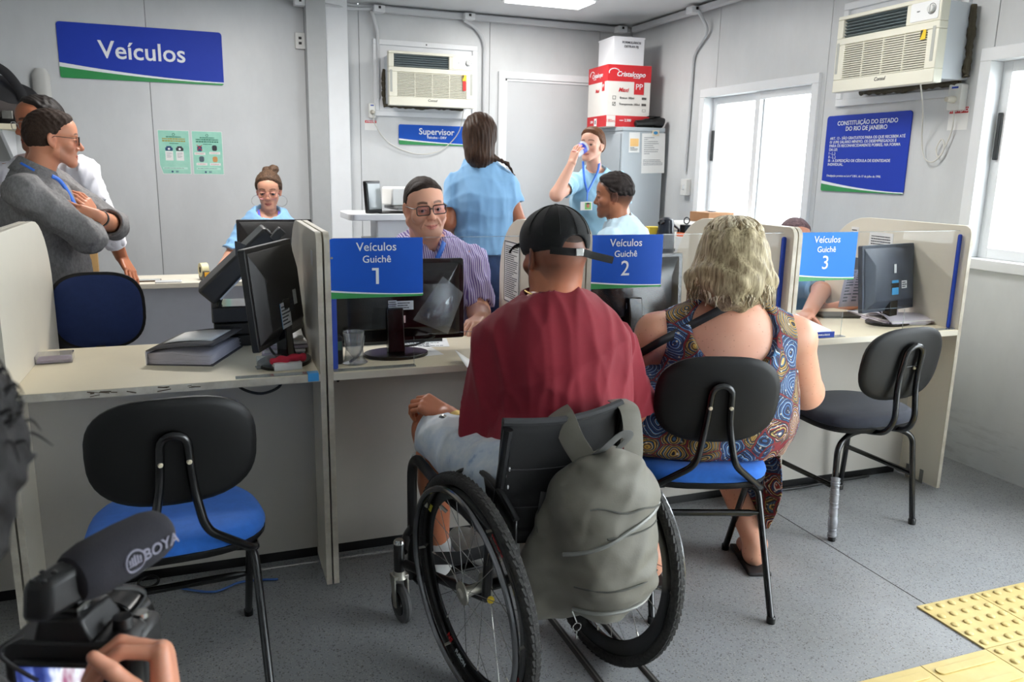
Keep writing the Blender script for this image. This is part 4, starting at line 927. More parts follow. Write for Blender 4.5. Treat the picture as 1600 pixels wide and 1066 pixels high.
def glasses(body, M, t, s, m, lens, w=.047, hgt=.032, r=.010, y=.098, z=.004, tube=.0016, drop=0, name='glasses', cx=.034):
    H = hl(M, t, s); fr = MB(); g = None
    for q in (-1, 1):
        pts = [H(q*cx+px_, y-.10*abs(q*cx+px_)**1.6*2.0, z+py_) for px_, py_ in rrect(w, hgt, r, 5)]
        fr.tube(pts, tube*s, 6, closed=True)
        fr.tube([H(q*(cx+w/2), y-.013, z+hgt*.28), H(q*.072, y-.022, z+hgt*.28), H(q*.0795, .0, z+.012), H(q*.077, -.018, z-.002)], tube*s*.9, 6)
    fr.tube([H(-cx+w/2, y-.001, z+.004), H(0, y+.003, z+.007), H(cx-w/2, y-.001, z+.004)], tube*s, 6)
    g = fr.build(name, m, body, True)
    for q in (-1, 1):
        pts = [H(q*cx+px_, y-.10*abs(q*cx+px_)**1.6*2.0, z+py_) for px_, py_ in rrect(w, hgt, r, 5)]; n = len(pts)
        MB().add(pts, [tuple(range(n))]).build('lens', lens, g, True)
    return g
def shirt(name, m, body, L, h=.007, amp=.004, seed=1, cuts=(), neck=None, colfn=None, pre=None, relax=1, an=(1, 1, .35), lo=22, hi=75):
    v = simple_vol(L, h, .03); cloth(v, amp, seed, an=an, lo=lo, hi=hi)
    for p, k, box in cuts: v.cut(p, k, box)
    if neck is not None:
        for q in (neck if isinstance(neck, list) else [neck]): v.sub(q, .004)
    return mesh_np(name, [v.mesh()], m, body, relax=relax, colfn=colfn)
M_lens = clear_mat('lens_clear', (.93, .93, .95), .3); M_lensd = clear_mat('lens_dark', (.42, .36, .40), .8); M_lensp = clear_mat('lens_tinted', (.82, .76, .84), .3)
M_tee = mat('tee_light_blue', (136, 184, 226), .85, var=.05, scale=10, bump=.15, bscale=500, sheen=.2)
M_lany = mat('lanyard_blue', (44, 110, 214), .5); M_shoe = mat('dark_shoe', (30, 28, 28), .5)
def legs_stand(hipL, hipR, footL, footR, m, body, r=(.095, .07, .055), name='trousers', waist=None, h=.010):
    L = []
    for hp, ft in ((hipL, footL), (hipR, footR)):
        hp, ft = N(hp), N(ft); kn = (hp+ft)/2+A((0, 0, .02)); L += [('+', Cone(hp, kn, r[0], r[1]), .03), ('+', Cone(kn, ft+A((0, 0, .07)), r[1], r[2]), .03)]
    if waist: L += waist
    o = mesh_np(name, [simple_vol(L, h).mesh()], m, body); return o
def shoe(body, p, d, m, L=.27, w=.048, name='shoe'):
    d = nv(A((d[0], d[1], 0))); p = A((p[0], p[1], 0)); v = simple_vol([('+', Cone(p+A((0, 0, .045)), p+d*.15+A((0, 0, .04)), .042, .042), .02), ('+', Cone(p+d*.12+A((0, 0, .035)), p+d*.20+A((0, 0, .032)), .045, .035), .02), ('+', Cone(p+A((0, 0, .05)), p+A((0, 0, .09)), .042, .036), .02)], .008)
    v.cut(Half((0, 0, .003), (0, 0, -1)), 0); return mesh_np(name, [v.mesh()], m, body)
def ribbon(pts, w, m, body, name='lanyard', n=6, th=.0012, nrm=None):
    P = spline(pts, n); mb = MB(); vs = []
    for i, p in enumerate(P):
        tg = (P[min(i+1, len(P)-1)]-P[max(i-1, 0)]).normalized(); nn = Vector(nrm) if nrm else Vector((0, -1, 0)); sd = tg.cross(nn).normalized(); vs += [p-sd*w/2, p+sd*w/2]
    mb.add(vs, [(2*i, 2*i+1, 2*i+3, 2*i+2) for i in range(len(P)-1)]); return mb.build(name, m, body, True, solid=th)

def collar(body, nb, up, front, m, r0=.062, h=.045, drop=.045, flare=.026, gap=.28, pt=.03, ry=1.0, name='collar'):
    up = nv(up); front = nv(A(front)-up*np.dot(front, up)); lat = np.cross(front, up); nb = N(nb)
    prof = [(0, -.015), (-.002, h*.6), (-.003, h), (.006, h*.98), (flare*.6, h-drop*.5), (flare, h-drop)]
    def fn(u, v):
        a = gap+(2*PI-2*gap)*u; k = v*(len(prof)-1); i = min(int(k), len(prof)-2); f = k-i
        dr = prof[i][0]*(1-f)+prof[i+1][0]*f; z = prof[i][1]*(1-f)+prof[i+1][1]*f
        e = max(0, 1-min(u, 1-u)/.16)*max(0, (v-.5)*2); r = r0+dr+.004*e
        lift = -.012*math.cos(a)*1.0
        p = nb+up*(z+lift-pt*e)+front*(r*ry*math.cos(a)+.012*e)+lat*(r*math.sin(a)*(1-.0*e)); return tuple(p)
    return MB().grid(fn, 33, 11).build(name, m, body, True, solid=.003)
# ------------------------------------------------------------------ chairs
M_ctube = mat('black_tube', (7, 7, 8), .25, spec=.6); M_shell = mat('black_shell', (9, 9, 9), .5, bump=.15, bscale=500, spec=.35)
M_fblue = mat('blue_fabric', (34, 104, 196), .85, var=.12, scale=40, bump=.5, bscale=500, sheen=.1); M_fdark = mat('dark_fabric', (38, 42, 54), .85, var=.15, scale=50, bump=.5, bscale=500, sheen=.1)
M_fnavy = mat('navy_fabric', (30, 50, 104), .85, var=.12, scale=40, bump=.5, bscale=500)
def superell(a, b, n, e=2.6): return [(a*math.copysign(abs(math.cos(t))**(2/e), math.cos(t)), b*math.copysign(abs(math.sin(t))**(2/e), math.sin(t))) for t in [2*PI*i/n for i in range(n)]]
def pad(a, b, prof, e, n=40, map_=None):
    """stack of scaled super-ellipses: prof = [(scale, inset, z)]"""
    mb = MB(); rings = []
    for ins, z in prof:
        rings.append([(x*(a-ins)/a, y*(b-ins)/b, z) for x, y in superell(a, b, n, e)])
    vs = [p for r in rings for p in r]; fs = []
    for j in range(len(rings)-1):
        for i in range(n): fs.append((j*n+i, j*n+(i+1) % n, (j+1)*n+(i+1) % n, (j+1)*n+i))
    fs.append(tuple(range(n))[::-1]); fs.append(tuple(range((len(rings)-1)*n, len(rings)*n)))
    if map_: vs = [map_(*p) for p in vs]
    return mb.add(vs, fs)
def back_map(zc, y0, tilt, curv):
    def f(x, y, z):     # x across, y up, z out to the rear
        d = z-curv*x*x
        return (x, y0-d*math.cos(tilt)-y*math.sin(tilt), zc+y*math.cos(tilt)-d*math.sin(tilt))
    return f
def seat_parts(t, fab, zs, a=.225, b=.215, e=2.7, yo=0):
    mp = lambda x, y, z: (x*(1-.12*(y/b)), y+yo, z-.014*(max(0, y/b))**3)
    pad(a, b, [(.03, zs-.075), (.008, zs-.07), (.0, zs-.058), (.0, zs-.048), (.008, zs-.044)], e, map_=mp).build('seat_shell', M_shell, t)
    pad(a, b, [(.006, zs-.05), (.0, zs-.044), (-.002, zs-.032), (.004, zs-.016), (.018, zs-.005), (.05, zs), (.12, zs+.001), (.2, zs+.0005)], e, map_=mp).build('seat', fab, t)
def visitor_chair(name, label, loc, rz, fab, style, stretch=None):
    t = thing(name, label, 'chair', loc, rz, 'visitor chairs at the counter')
    zs = .465 if style == 'splay' else .50; seat_parts(t, fab, zs); yo = -.10; dz = zs-.465
    zc, y0, tilt = .715, -.255, math.radians(9)
    mp = back_map(zc, y0, tilt, .55)
    pad(.197, .145, [(.05, -.028), (.015, -.024), (.003, -.012), (.0, 0)], 2.8, map_=mp).build('backrest_pad', fab, t)
    sh = pad(.200, .148, [(.0, -.004), (.0, .002), (.006, .009), (.02, .013), (.06, .0145), (.12, .015)], 2.8, map_=mp).build('backrest', M_shell, t)
    g = lambda x, h, d: Vector(mp(x, h, d))
    if style == 'splay':
        c = .032
        pts = [(-.19, -.10, .388), (-.19, -.185, .388), (-.062, -.275, .505), tuple(g(-c-.006, -.08, .026)), tuple(g(-c, .03, .027))]
        arch = [tuple(g(-c*math.cos(a), .03+c*math.sin(a), .028)) for a in [PI*i/8 for i in range(1, 8)]]
        pts2 = [(-p[0], p[1], p[2]) for p in pts[::-1]]
        MB().tube(fillet(pts[:-1]+[pts[-1]], .04)+arch+fillet(pts2, .04), .0115, 12).build('back_tube', M_ctube, t)
        for s in (-1, 1):
            b_ = MB().add(*_bolt(), Matrix.Rotation(PI/2+tilt, 3, 'X'), g(s*(c+.001), -.012, .036)); b_.build('bolt', mat('bolt_cream', (206, 196, 170), .35), sh)
            for q, ft in ((1, .257), (-1, -.257)):
                MB().tube(fillet([(s*.13, yo+q*.04, .385), (s*.185, yo+q*.055, .385), (s*.19, yo+q*.075, .33), (s*.193, yo+ft, .012)], .03), .0115, 12).build('leg', M_ctube, t)
                MB().lathe([(0, 0), (.014, 0), (.0145, .02), (.0115, .024)], 12, None, (s*.193, yo+ft, 0)).build('foot_cap', M_blk, t)
            MB().tube([(s*.19, -.17, .388), (s*.19, .12, .388)], .012, 10).build('side_rail', M_ctube, t)
        q, zz = stretch; yy = yo+q*(.075+(.257-.075)*(.33-zz)/.318)
        MB().tube([(-.192, yy, zz), (-.165, yy, zz), (-.15, yy, zz), (.15, yy, zz), (.165, yy, zz), (.192, yy, zz)], [.006, .009, .0115, .0115, .009, .006], 10).build('stretcher', M_ctube, t)
    else:
        c = .042
        pts = [(-.06, .10, .425), (-.06, -.16, .422), (-.058, -.255, .445), (-.052, -.285, .50), tuple(g(-c-.004, -.06, .03)), tuple(g(-c, .045, .030))]
        arch = [tuple(g(-c*math.cos(a), .045+c*math.sin(a), .030)) for a in [PI*i/8 for i in range(1, 8)]]
        pts2 = [(-p[0], p[1], p[2]) for p in pts[::-1]]
        MB().tube(fillet(pts, .07)+arch+fillet(pts2, .07), .0115, 12).build('back_tube', M_ctube, t)
        for s in (-1, 1):
            MB().add(*_bolt(), Matrix.Rotation(PI/2+tilt, 3, 'X'), g(s*(c-.012), -.01, .02)).build('bolt', mat('bolt_cream', (206, 196, 170), .35), sh)
        MB().tube([g(-c, -.003, .018), g(c, -.003, .018)], .0025, 6).build('bracket', M_ctube, sh)
        for q in (-1, 1):
            for s in (-1, 1):
                nm = MB().tube(fillet([(0, q*.12, .413), (s*.12, q*.14, .413), (s*.20, q*.165, .38), (s*.205, q*.17, .30), (s*.217, q*.20, .012)], .09), .0115, 12).build('leg', M_ctube, t)
                MB().lathe([(0, 0), (.015, 0), (.0155, .02), (.0115, .026)], 12, None, (s*.217, q*.20, 0)).build('foot_cap', M_blk, t)
                if q == -1 and s == -1:
                    mb = MB(); rr = random.Random(2); a, b = Vector((s*.2065, q*.177, .25)), Vector((s*.217, q*.20, .015)); n = 46
                    mb.tube([a.lerp(b, i/n)+Vector((rr.uniform(-.0012, .0012), rr.uniform(-.0012, .0012), 0)) for i in range(n+1)], [.0165+.0035*rr.random() for i in range(n+1)], 12)
                    mb.build('plastic_wrap', clear_mat('wrap_film', (.9, .9, .92), 2.0, haze=.42, hazecol=(214, 216, 222)), t)['label'] = 'clear plastic film wound round the leg'
        for s in (-1, 1): MB().tube([(s*.209, -.18, .215), (s*.209, .18, .215)], .0105, 10).build('stretcher', M_ctube, t)
    return t
def _bolt():
    m = MB().lathe([(0, .006), (.0045, .006), (.0065, .003), (.007, 0)], 10); return [tuple(v) for v in m.v], m.f
visitor_chair('visitor_chair', 'black backed chair with a blue seat facing the printer counter, behind the microphone', (-.128, 2.32, 0), .07, M_fblue, 'splay', (1, .20))
visitor_chair('visitor_chair', 'black backed chair with a blue seat, under the person with grey blond hair', (1.563, 2.305, 0), -.33, M_fblue, 'splay', (-1, .305))
visitor_chair('visitor_chair', 'empty chair with a dark seat and one leg wrapped in plastic, at window 3', (2.455, 2.53, 0), .04, M_fdark, 'arch')
def task_chair(label, loc, rz, zs=.47, fab=None, grp='staff chairs behind the counters'):
    t = thing('task_chair', label, 'chair', loc, rz, grp); fab = fab or M_fnavy
    seat_parts(t, fab, zs, .24, .225); zc = zs+.37
    mp = back_map(zc, -.235, math.radians(6), .6)
    pad(.205, .19, [(.05, -.03), (.015, -.026), (.003, -.012), (.0, 0)], 2.8, map_=mp).build('backrest_pad', fab, t)
    pad(.21, .195, [(.004, -.010), (.0, -.004), (.0, .004), (.006, .008), (.012, .009)], 2.8, map_=mp).build('backrest_rim', M_shell, t)
    pad(.20, .185, [(.0, .006), (.008, .012), (.03, .016), (.09, .018)], 2.8, map_=mp).build('backrest', fab, t)
    MB().tube(fillet([(0, .0, zs-.085), (0, -.24, zs-.075), (0, -.285, zs+.02), (0, -.262, zc-.165)], .06), .022, 10, flat=.4, up=(0, 1, 0)).build('back_bar', M_shell, t)
    MB().lathe([(.026, .10), (.026, .26), (.018, .26), (.018, zs-.08)], 14).build('gas_lift', M_shell, t); MB().box((0, 0, zs-.085), (.18, .2, .025)).build('seat_plate', M_shell, t, bevel=.006)
    for i in range(5):
        a = 2*PI*i/5+.3; c, s = math.cos(a), math.sin(a)
        MB().tube([(0, 0, .115), (c*.14, s*.14, .10), (c*.27, s*.27, .072)], [.03, .024, .016], 8).build('leg', M_shell, t)
        m = MB()
        for q in (-1, 1): m.lathe([(0, -.009), (.022, -.009), (.025, 0), (.022, .009), (0, .009)], 14, rot('Z', a) @ rot('X', PI/2), (c*.275-s*.014*q, s*.275+c*.014*q, .0255))
        m.build('caster', M_blk, t)
    return t
task_chair('empty navy blue office chair in front of the person in the grey shirt', (-.425, 3.63, 0), .05, .69).scale = (.80, .80, .80)
task_chair('dark blue office chair under the person with round glasses at the back desk', (.33, 5.55, 0), PI*.98)
task_chair('office chair under the person in the striped shirt', (.93, 3.80, 0), PI*.98); task_chair('office chair under the person with the short dark haircut', (2.03, 3.93, 0), 1.2); task_chair('office chair behind counter window 3', (2.72, 3.78, 0), PI)
# ------------------------------------------------------------------ wheelchair
M_tyre = mat('tyre_rubber', (26, 25, 24), .75, var=.3, scale=120, bump=.8, bscale=160, bdist=.002, col2=(52, 50, 47)); M_rim = mat('black_rim', (12, 12, 13), .22, spec=.7); M_steel = mat('polished_steel', (190, 190, 186), .22, metal=1)
M_hand = mat('handrim_steel', (120, 120, 122), .2, metal=.9, var=.3, scale=9); M_alu = mat('worn_aluminium', (188, 184, 172), .38, metal=.8, var=.15, scale=40); M_frame = mat('black_frame', (15, 15, 16), .35)
WCX, WCY, WRZ = .824, 1.905, .18
wc = thing('wheelchair', 'black active wheelchair with spoked wheels carrying the person in the red T-shirt', 'wheelchair', (WCX, WCY, 0), WRZ)
Rw = .32
def wheel(s):
    cam_ = math.radians(4)*s; R = Matrix.Rotation(cam_, 3, 'Y') @ Matrix.Rotation(PI/2*s, 3, 'Y'); o = (s*.222, 0, Rw)     # local z = outwards
    tyre = MB(); rr = random.Random(1)
    tyre.ring(Rw-.017, .0175, 72, 12, R, o); w = tyre.build('tyre', M_tyre, wc)
    tr = MB()
    for i in range(90):
        a = 2*PI*i/90
        for q in (-1, 0, 1):
            r = Rw+.0002-(.0012 if q else 0); Rz = Matrix.Rotation(a+(.017 if q == 0 else 0), 3, 'Z')
            tr.add(*_brick(.0012, .010, .0036, q*.4), R @ Rz, Vector(o)+R @ (Rz @ Vector((r, 0, q*.0072))))
    tr.build('tread', M_tyre, w)
    MB().lathe([(Rw-.031, -.011), (Rw-.036, -.012), (Rw-.052, -.009), (Rw-.072, -.003), (Rw-.074, 0), (Rw-.072, .003), (Rw-.052, .009), (Rw-.036, .012), (Rw-.031, .011)], 72, R, o).build('rim', M_rim, wc)
    MB().ring(Rw-.037, .0088, 72, 10, R, Vector(o)+R @ Vector((0, 0, .036))).build('handrim', M_hand, wc)
    for i in range(6):
        a = 2*PI*i/6+.5; p = Vector((math.cos(a), math.sin(a), 0)); MB().tube([Vector(o)+R @ (p*(Rw-.043)), Vector(o)+R @ (p*(Rw-.037)+Vector((0, 0, .034)))], .006, 8, flat=.4).build('handrim_tab', M_alu, wc)
    MB().lathe([(0, -.045), (.016, -.045), (.036, -.042), (.036, -.037), (.016, -.03), (.013, 0), (.016, .024), (.032, .028), (.032, .033), (.016, .036), (.012, .042), (0, .043)], 24, R, o).build('hub', M_alu, wc)
    for i in range(24):
        a = 2*PI*i/24; q = 1 if i % 2 else -1; b = a+(.55 if (i//2) % 2 else -.55)
        p0 = Vector((.025*math.cos(b), .025*math.sin(b), .03 if q > 0 else -.039)); p1 = Vector(((Rw-.072)*math.cos(a), (Rw-.072)*math.sin(a), 0))
        MB().tube([Vector(o)+R @ p0, Vector(o)+R @ p1], .0011, 5).build('spoke', M_steel, wc)
        MB().tube([Vector(o)+R @ p1.lerp(p0, .06), Vector(o)+R @ p1], .0022, 6).build('nipple', M_alu, wc) if i % 3 == 0 else None
    if s < 0:
        M0 = Matrix.Translation(o) @ R.to_4x4()
        for txt, a, m, sz in (('FUSION', 2.82, M_swhite, .017), ('NS', 2.56, mat('decal_red', (200, 30, 36), .4), .022), ('S 7.5', 4.2, mat('decal_red', (200, 30, 36), .4), .018), ('FUSION', 5.6, mat('decal_red', (200, 30, 36), .4), .018), ('90PSI', .95, mat('decal_yellow', (210, 200, 60), .4), .014)):
            t = text(txt, sz, m, wc, bold=.02); t.matrix_local = M0 @ Matrix.Rotation(a, 4, 'Z') @ Matrix.Translation((Rw-.053, 0, .0098)) @ Matrix.Rotation(PI/2, 4, 'Z') @ Matrix.Rotation(-.25, 4, 'X')
def _brick(a, b, c, sk):
    return [(-a, -b, -c-sk*.004), (a*.3, -b*.8, -c-sk*.004), (a*.3, b*.6, -c+sk*.004), (-a, b, -c+sk*.004), (-a, -b, c-sk*.004), (a*.3, -b*.8, c-sk*.004), (a*.3, b*.6, c+sk*.004), (-a, b, c+sk*.004)], [(0,3,2,1),(4,5,6,7),(0,1,5,4),(1,2,6,5),(2,3,7,6),(3,0,4,7)]
wheel(-1); wheel(1)
for s in (-1, 1):
    # front frame: seat tube going forward, down and curling back to the caster
    MB().tube(fillet([(s*.19, -.12, .47), (s*.19, .30, .52), (s*.19, .43, .545), (s*.185, .475, .50), (s*.18, .49, .18), (s*.16, .55, .085)], .05), .016, 12).build('front_tube', M_frame, wc)
    MB().tube(fillet([(s*.19, -.02, .30), (s*.20, .30, .215), (s*.23, .43, .20)], .05), .0145, 12).build('lower_tube', M_frame, wc)
    MB().tube(fillet([(s*.185, .47, .30), (s*.195, .50, .26), (s*.23, .445, .235)], .05), .014, 12).build('bent_tube', M_frame, wc)
    MB().tube([(s*.19, -.03, .46), (s*.19, -.02, .30)], .014, 10).build('rear_post', M_frame, wc)
    MB().lathe([(0, .265), (.012, .265), (.017, .258), (.017, .17), (0, .17)], 14, None, (s*.24, .455, 0)).build('caster_stem', M_frame, wc)
    MB().lathe([(0, .275), (.0125, .275), (.017, .270), (.018, .262), (0, .262)], 14, None, (s*.24, .455, 0)).build('caster_cap', M_steel, wc)
    fk = MB().lathe([(0, .17), (.019, .17), (.021, .155), (.024, .145)], 14, None, (s*.24, .455, 0))
    for q in (-1, 1): fk.hexa([(s*.24+q*.022-.003, .44, .155), (s*.24+q*.022+.003, .44, .155), (s*.24+q*.022+.003, .475, .155), (s*.24+q*.022-.003, .475, .155)][0:4]+[(s*.24+q*.022-.003, .43, .055), (s*.24+q*.022+.003, .43, .055), (s*.24+q*.022+.003, .45, .055), (s*.24+q*.022-.003, .45, .055)])
    fk.box((s*.24, .457, .152), (.05, .04, .012)); fk.build('fork', M_alu, wc, bevel=.002)
    cw = MB().ring(.047, .0155, 32, 10, rot('Y', PI/2), (s*.24, .44, .0625), sy=.95).build('caster_wheel', mat('caster_rubber', (72, 72, 72), .7), wc); MB().lathe([(0, -.014), (.036, -.014), (.036, .014), (0, .014)], 20, rot('Y', PI/2), (s*.24, .44, .0625)).build('caster_hub', M_rim, cw)
    # backrest posts, side guard
    MB().tube(fillet([(s*.185, -.05, .42), (s*.185, -.055, .56), (s*.18, -.10, .79)], .05), .0125, 10).build('back_post', M_frame, wc)
    MB().grid(lambda u, v: (s*(.188), -.16+.42*u, .49+v*(.10*math.sin(PI*min(1, .12+u*.95))+.045)), 18, 4).build('side_guard', M_frame, wc, solid=.006)
    MB().tube([(s*.188, -.16+.42*u, .52+.10*math.sin(PI*min(1, .12+u*.95))+.02+.0) for u in [i/20 for i in range(21)]], .0085, 8).build('guard_edge', M_frame, wc)
    MB().tube([(s*.20, .20, .46), (s*.235, .225, .50), (s*.245, .24, .47)], .006, 8).build('brake', M_alu, wc)
MB().tube([(-.20, 0, Rw), (.20, 0, Rw)], .016, 12).build('axle_tube', M_frame, wc); MB().tube([(-.16, .55, .085), (.16, .55, .085)], .012, 10).build('foot_bar', M_frame, wc); MB().bb((-.16, .50, .075), (.16, .63, .085)).build('footplate', M_frame, wc, bevel=.003)
M_cush = mat('black_canvas', (9, 9, 10), .85, bump=.4, bscale=260)
pad(.19, .21, [(.03, .465), (.0, .475), (.0, .50), (.02, .515), (.08, .518)], 5, map_=lambda x, y, z: (x, y+.12, z)).build('seat_cushion', M_cush, wc)
def backsling(u, v):
    x = -.185+.37*u; z = .47+.335*v-.012*math.sin(PI*u); y = -.05-.045*max(0, (v-.3))-.035*math.sin(PI*u)*(1-.3*v); return (x, y, z)
bs = MB().grid(backsling, 15, 12).build('backrest', M_cush, wc, solid=.016); MB().tube([backsling(i/14, 1.0) for i in range(15)], .011, 8).build('backrest_piping', mat('canvas_edge', (34, 34, 36), .8), wc)
for zz in (.30, .62): MB().tube([Vector(backsling(.06+.8*i/10, zz))+Vector((0, -.011, 0)) for i in range(11)], .0016, 5).build('seam', mat('seam_grey', (60, 60, 62), .8), bs)
for i in range(7): MB().sphere(Vector(backsling(.035, .42+.05*i))+Vector((.012*math.sin(i*2.1), -.012, 0)), (.003, .002, .006), 8, 6).build('reflector_print', mat('print_silver', (196, 196, 196), .5), bs)
MB().tube([(-.18, .40, .22), (-.08, .36, .215), (.08, .36, .215), (.18, .40, .22)], .022, 8, flat=.18, up=(0, 1, 0)).build('calf_strap', M_cush, wc)
MB().sphere((-.20, -.06, .315), .010, 10, 8).build('valve_cap', mat('yellow_plastic', (226, 196, 40), .4), wc)
# ------------------------------------------------------------------ backpack on the wheelchair
M_pack = mat('olive_nylon', (112, 108, 96), .62, var=.10, scale=14, bump=.35, bscale=220, sheen=.1); M_zip = mat('zip_grey', (138, 138, 132), .5, metal=.3)
bp = thing('backpack', 'grey green nylon backpack hanging by its straps from the wheelchair backrest', 'backpack', (.92, 1.72, .30), .10)
Rb = np.asarray(Matrix.Rotation(.10, 3, 'Z') @ Matrix.Rotation(.10, 3, 'Y')); tb = A((.915, 1.725, .515))
v = Vol((.62, 1.46, .24), (1.18, 1.90, .84), .006)
Tb = lambda p: Tr(p, Rb, 1.0, tb)
def Box(c, b, r):
    c, b = A(c), A(b)
    def fn(x, y, z):
        qx, qy, qz = np.abs(x-c[0])-b[0]+r, np.abs(y-c[1])-b[1]+r, np.abs(z-c[2])-b[2]+r
        return np.sqrt(np.maximum(qx, 0)**2+np.maximum(qy, 0)**2+np.maximum(qz, 0)**2)+np.minimum(np.maximum(qx, np.maximum(qy, qz)), 0)-r
    return fn, c-b, c+b
v.add(Tb(Box((.0, .035, -.045), (.142, .075, .175), .06)), 0).add(Tb(Ell((.005, .01, .08), (.135, .105, .13))), .05).add(Tb(Ell((.01, -.04, -.07), (.130, .085, .17))), .04).add(Tb(Box((0, .07, -.10), (.165, .035, .14), .035)), .03)
v.add(Tb(Box((-.10, .06, -.16), (.085, .05, .10), .04)), .05)
v.sub(Tb(Cone((-.15, -.17, -.035), (.15, -.135, .055), .028, .024)), .02)
v.add(Tb(Ell((.015, -.095, -.115), (.10, .035, .06))), .03).sub(Tb(Cone((-.13, -.165, -.185), (.13, -.15, -.165), .022, .02)), .02)
v.warp(lambda x, y, z: .0014*np.sin(46*x+32*z+3*np.sin(18*z))+.0012*np.sin(70*z-36*x+2*np.sin(30*x))+.0018*np.sin(25*x-60*z+4*np.sin(22*z)))
v.sub(Tb(Cone((-.118, -.075, .10), (-.135, -.06, -.20), .007, .007)), .012); cloth(v, .0032, 17, 6, 16, 44, (1, .5, 1))
mesh_np('bag_body', [v.mesh()], M_pack, bp, relax=1)
def on_pack(x, z, off=.0):                        # walk from behind onto the bag
    p = tb+Rb@A((x, -.30, z)); d = Rb@A((0, 1, 0))
    for i in range(90):
        q = p+d*i*.004; I = [int(np.clip(np.searchsorted(v.ax[k], q[k]), 0, len(v.ax[k])-1)) for k in range(3)]
        if v.D[I[0], I[1], I[2]] < 0: return Vector((q-d*(.005+off)).tolist())
    return Vector((p+d*.2).tolist())
def smooth_pts(P):
    for _ in range(4): P = [P[0]]+[(P[i-1]+P[i]*2+P[i+1])/4 for i in range(1, len(P)-1)]+[P[-1]]
    return P
def seam(pts, r, m, nm, flat=1): MB().tube(smooth_pts([on_pack(*p) for p in pts]), r, 7, flat=flat).build(nm, m, bp, True)
arc = [(-.135+.27*i/16, -.06+.135*math.sin(.12+i/16*1.35)) for i in range(17)]
seam(arc, .0055, M_zip, 'zipper'); seam([(-.10+.21*i/12, -.185+.035*(i/12)) for i in range(13)], .005, M_zip, 'zipper'); seam([(-.10+.22*i/12, .085+.012*math.sin(i)) for i in range(13)], .0025, mat('seam_olive', (78, 78, 72), .8), 'seam'); seam([(-.115+.23*i/12, -.115+.03*(i/12)) for i in range(13)], .0025, mat('seam_olive', (78, 78, 72), .8), 'seam')
seam([(-.06+.17*i/10, .02+.02*(i/10)) for i in range(11)], .0022, mat('seam_olive', (78, 78, 72), .8), 'seam')
zp = on_pack(-.10, -.19); MB().tube([zp, zp+V(.006, -.006, -.02), zp+V(.010, -.006, -.03)], .0025, 6).build('zip_pull', M_steel, bp, True); MB().ring(.011, .0015, 20, 6, rot('X', PI/2), zp+V(.012, -.006, -.043)).tube([zp+V(.012, -.006, -.054), zp+V(.010, -.006, -.074)], .002, 6).build('key_ring', M_steel, bp, True)
def strap(pts, w, nm='strap', m=None, th=.10): MB().tube(spline(pts, 6), w, 10, flat=th, up=(0, 1, .3)).build(nm, m or M_pack, bp, True)
strap([(.84, 1.87, .795), (.825, 1.80, .795), (.84, 1.775, .745), (.87, 1.755, .69), (.885, 1.745, .64)], .032); strap([(1.03, 1.90, .80), (1.03, 1.83, .795), (1.03, 1.80, .73), (1.02, 1.78, .66), (1.0, 1.77, .60)], .030)
strap([(.895, 1.76, .70), (.90, 1.715, .735), (.935, 1.695, .775), (.965, 1.71, .76), (.945, 1.75, .705)], .015, 'grab_loop', mat('loop_grey', (92, 92, 90), .7), .14)
strap([(.785, 1.80, .60), (.765, 1.775, .52), (.78, 1.76, .46), (.80, 1.76, .40)], .020, 'lower_strap', mat('strap_dark', (70, 70, 70), .8), .14); MB().box((.772, 1.762, .50), (.04, .012, .022)).build('strap_buckle', M_blk, bp, True, bevel=.003)
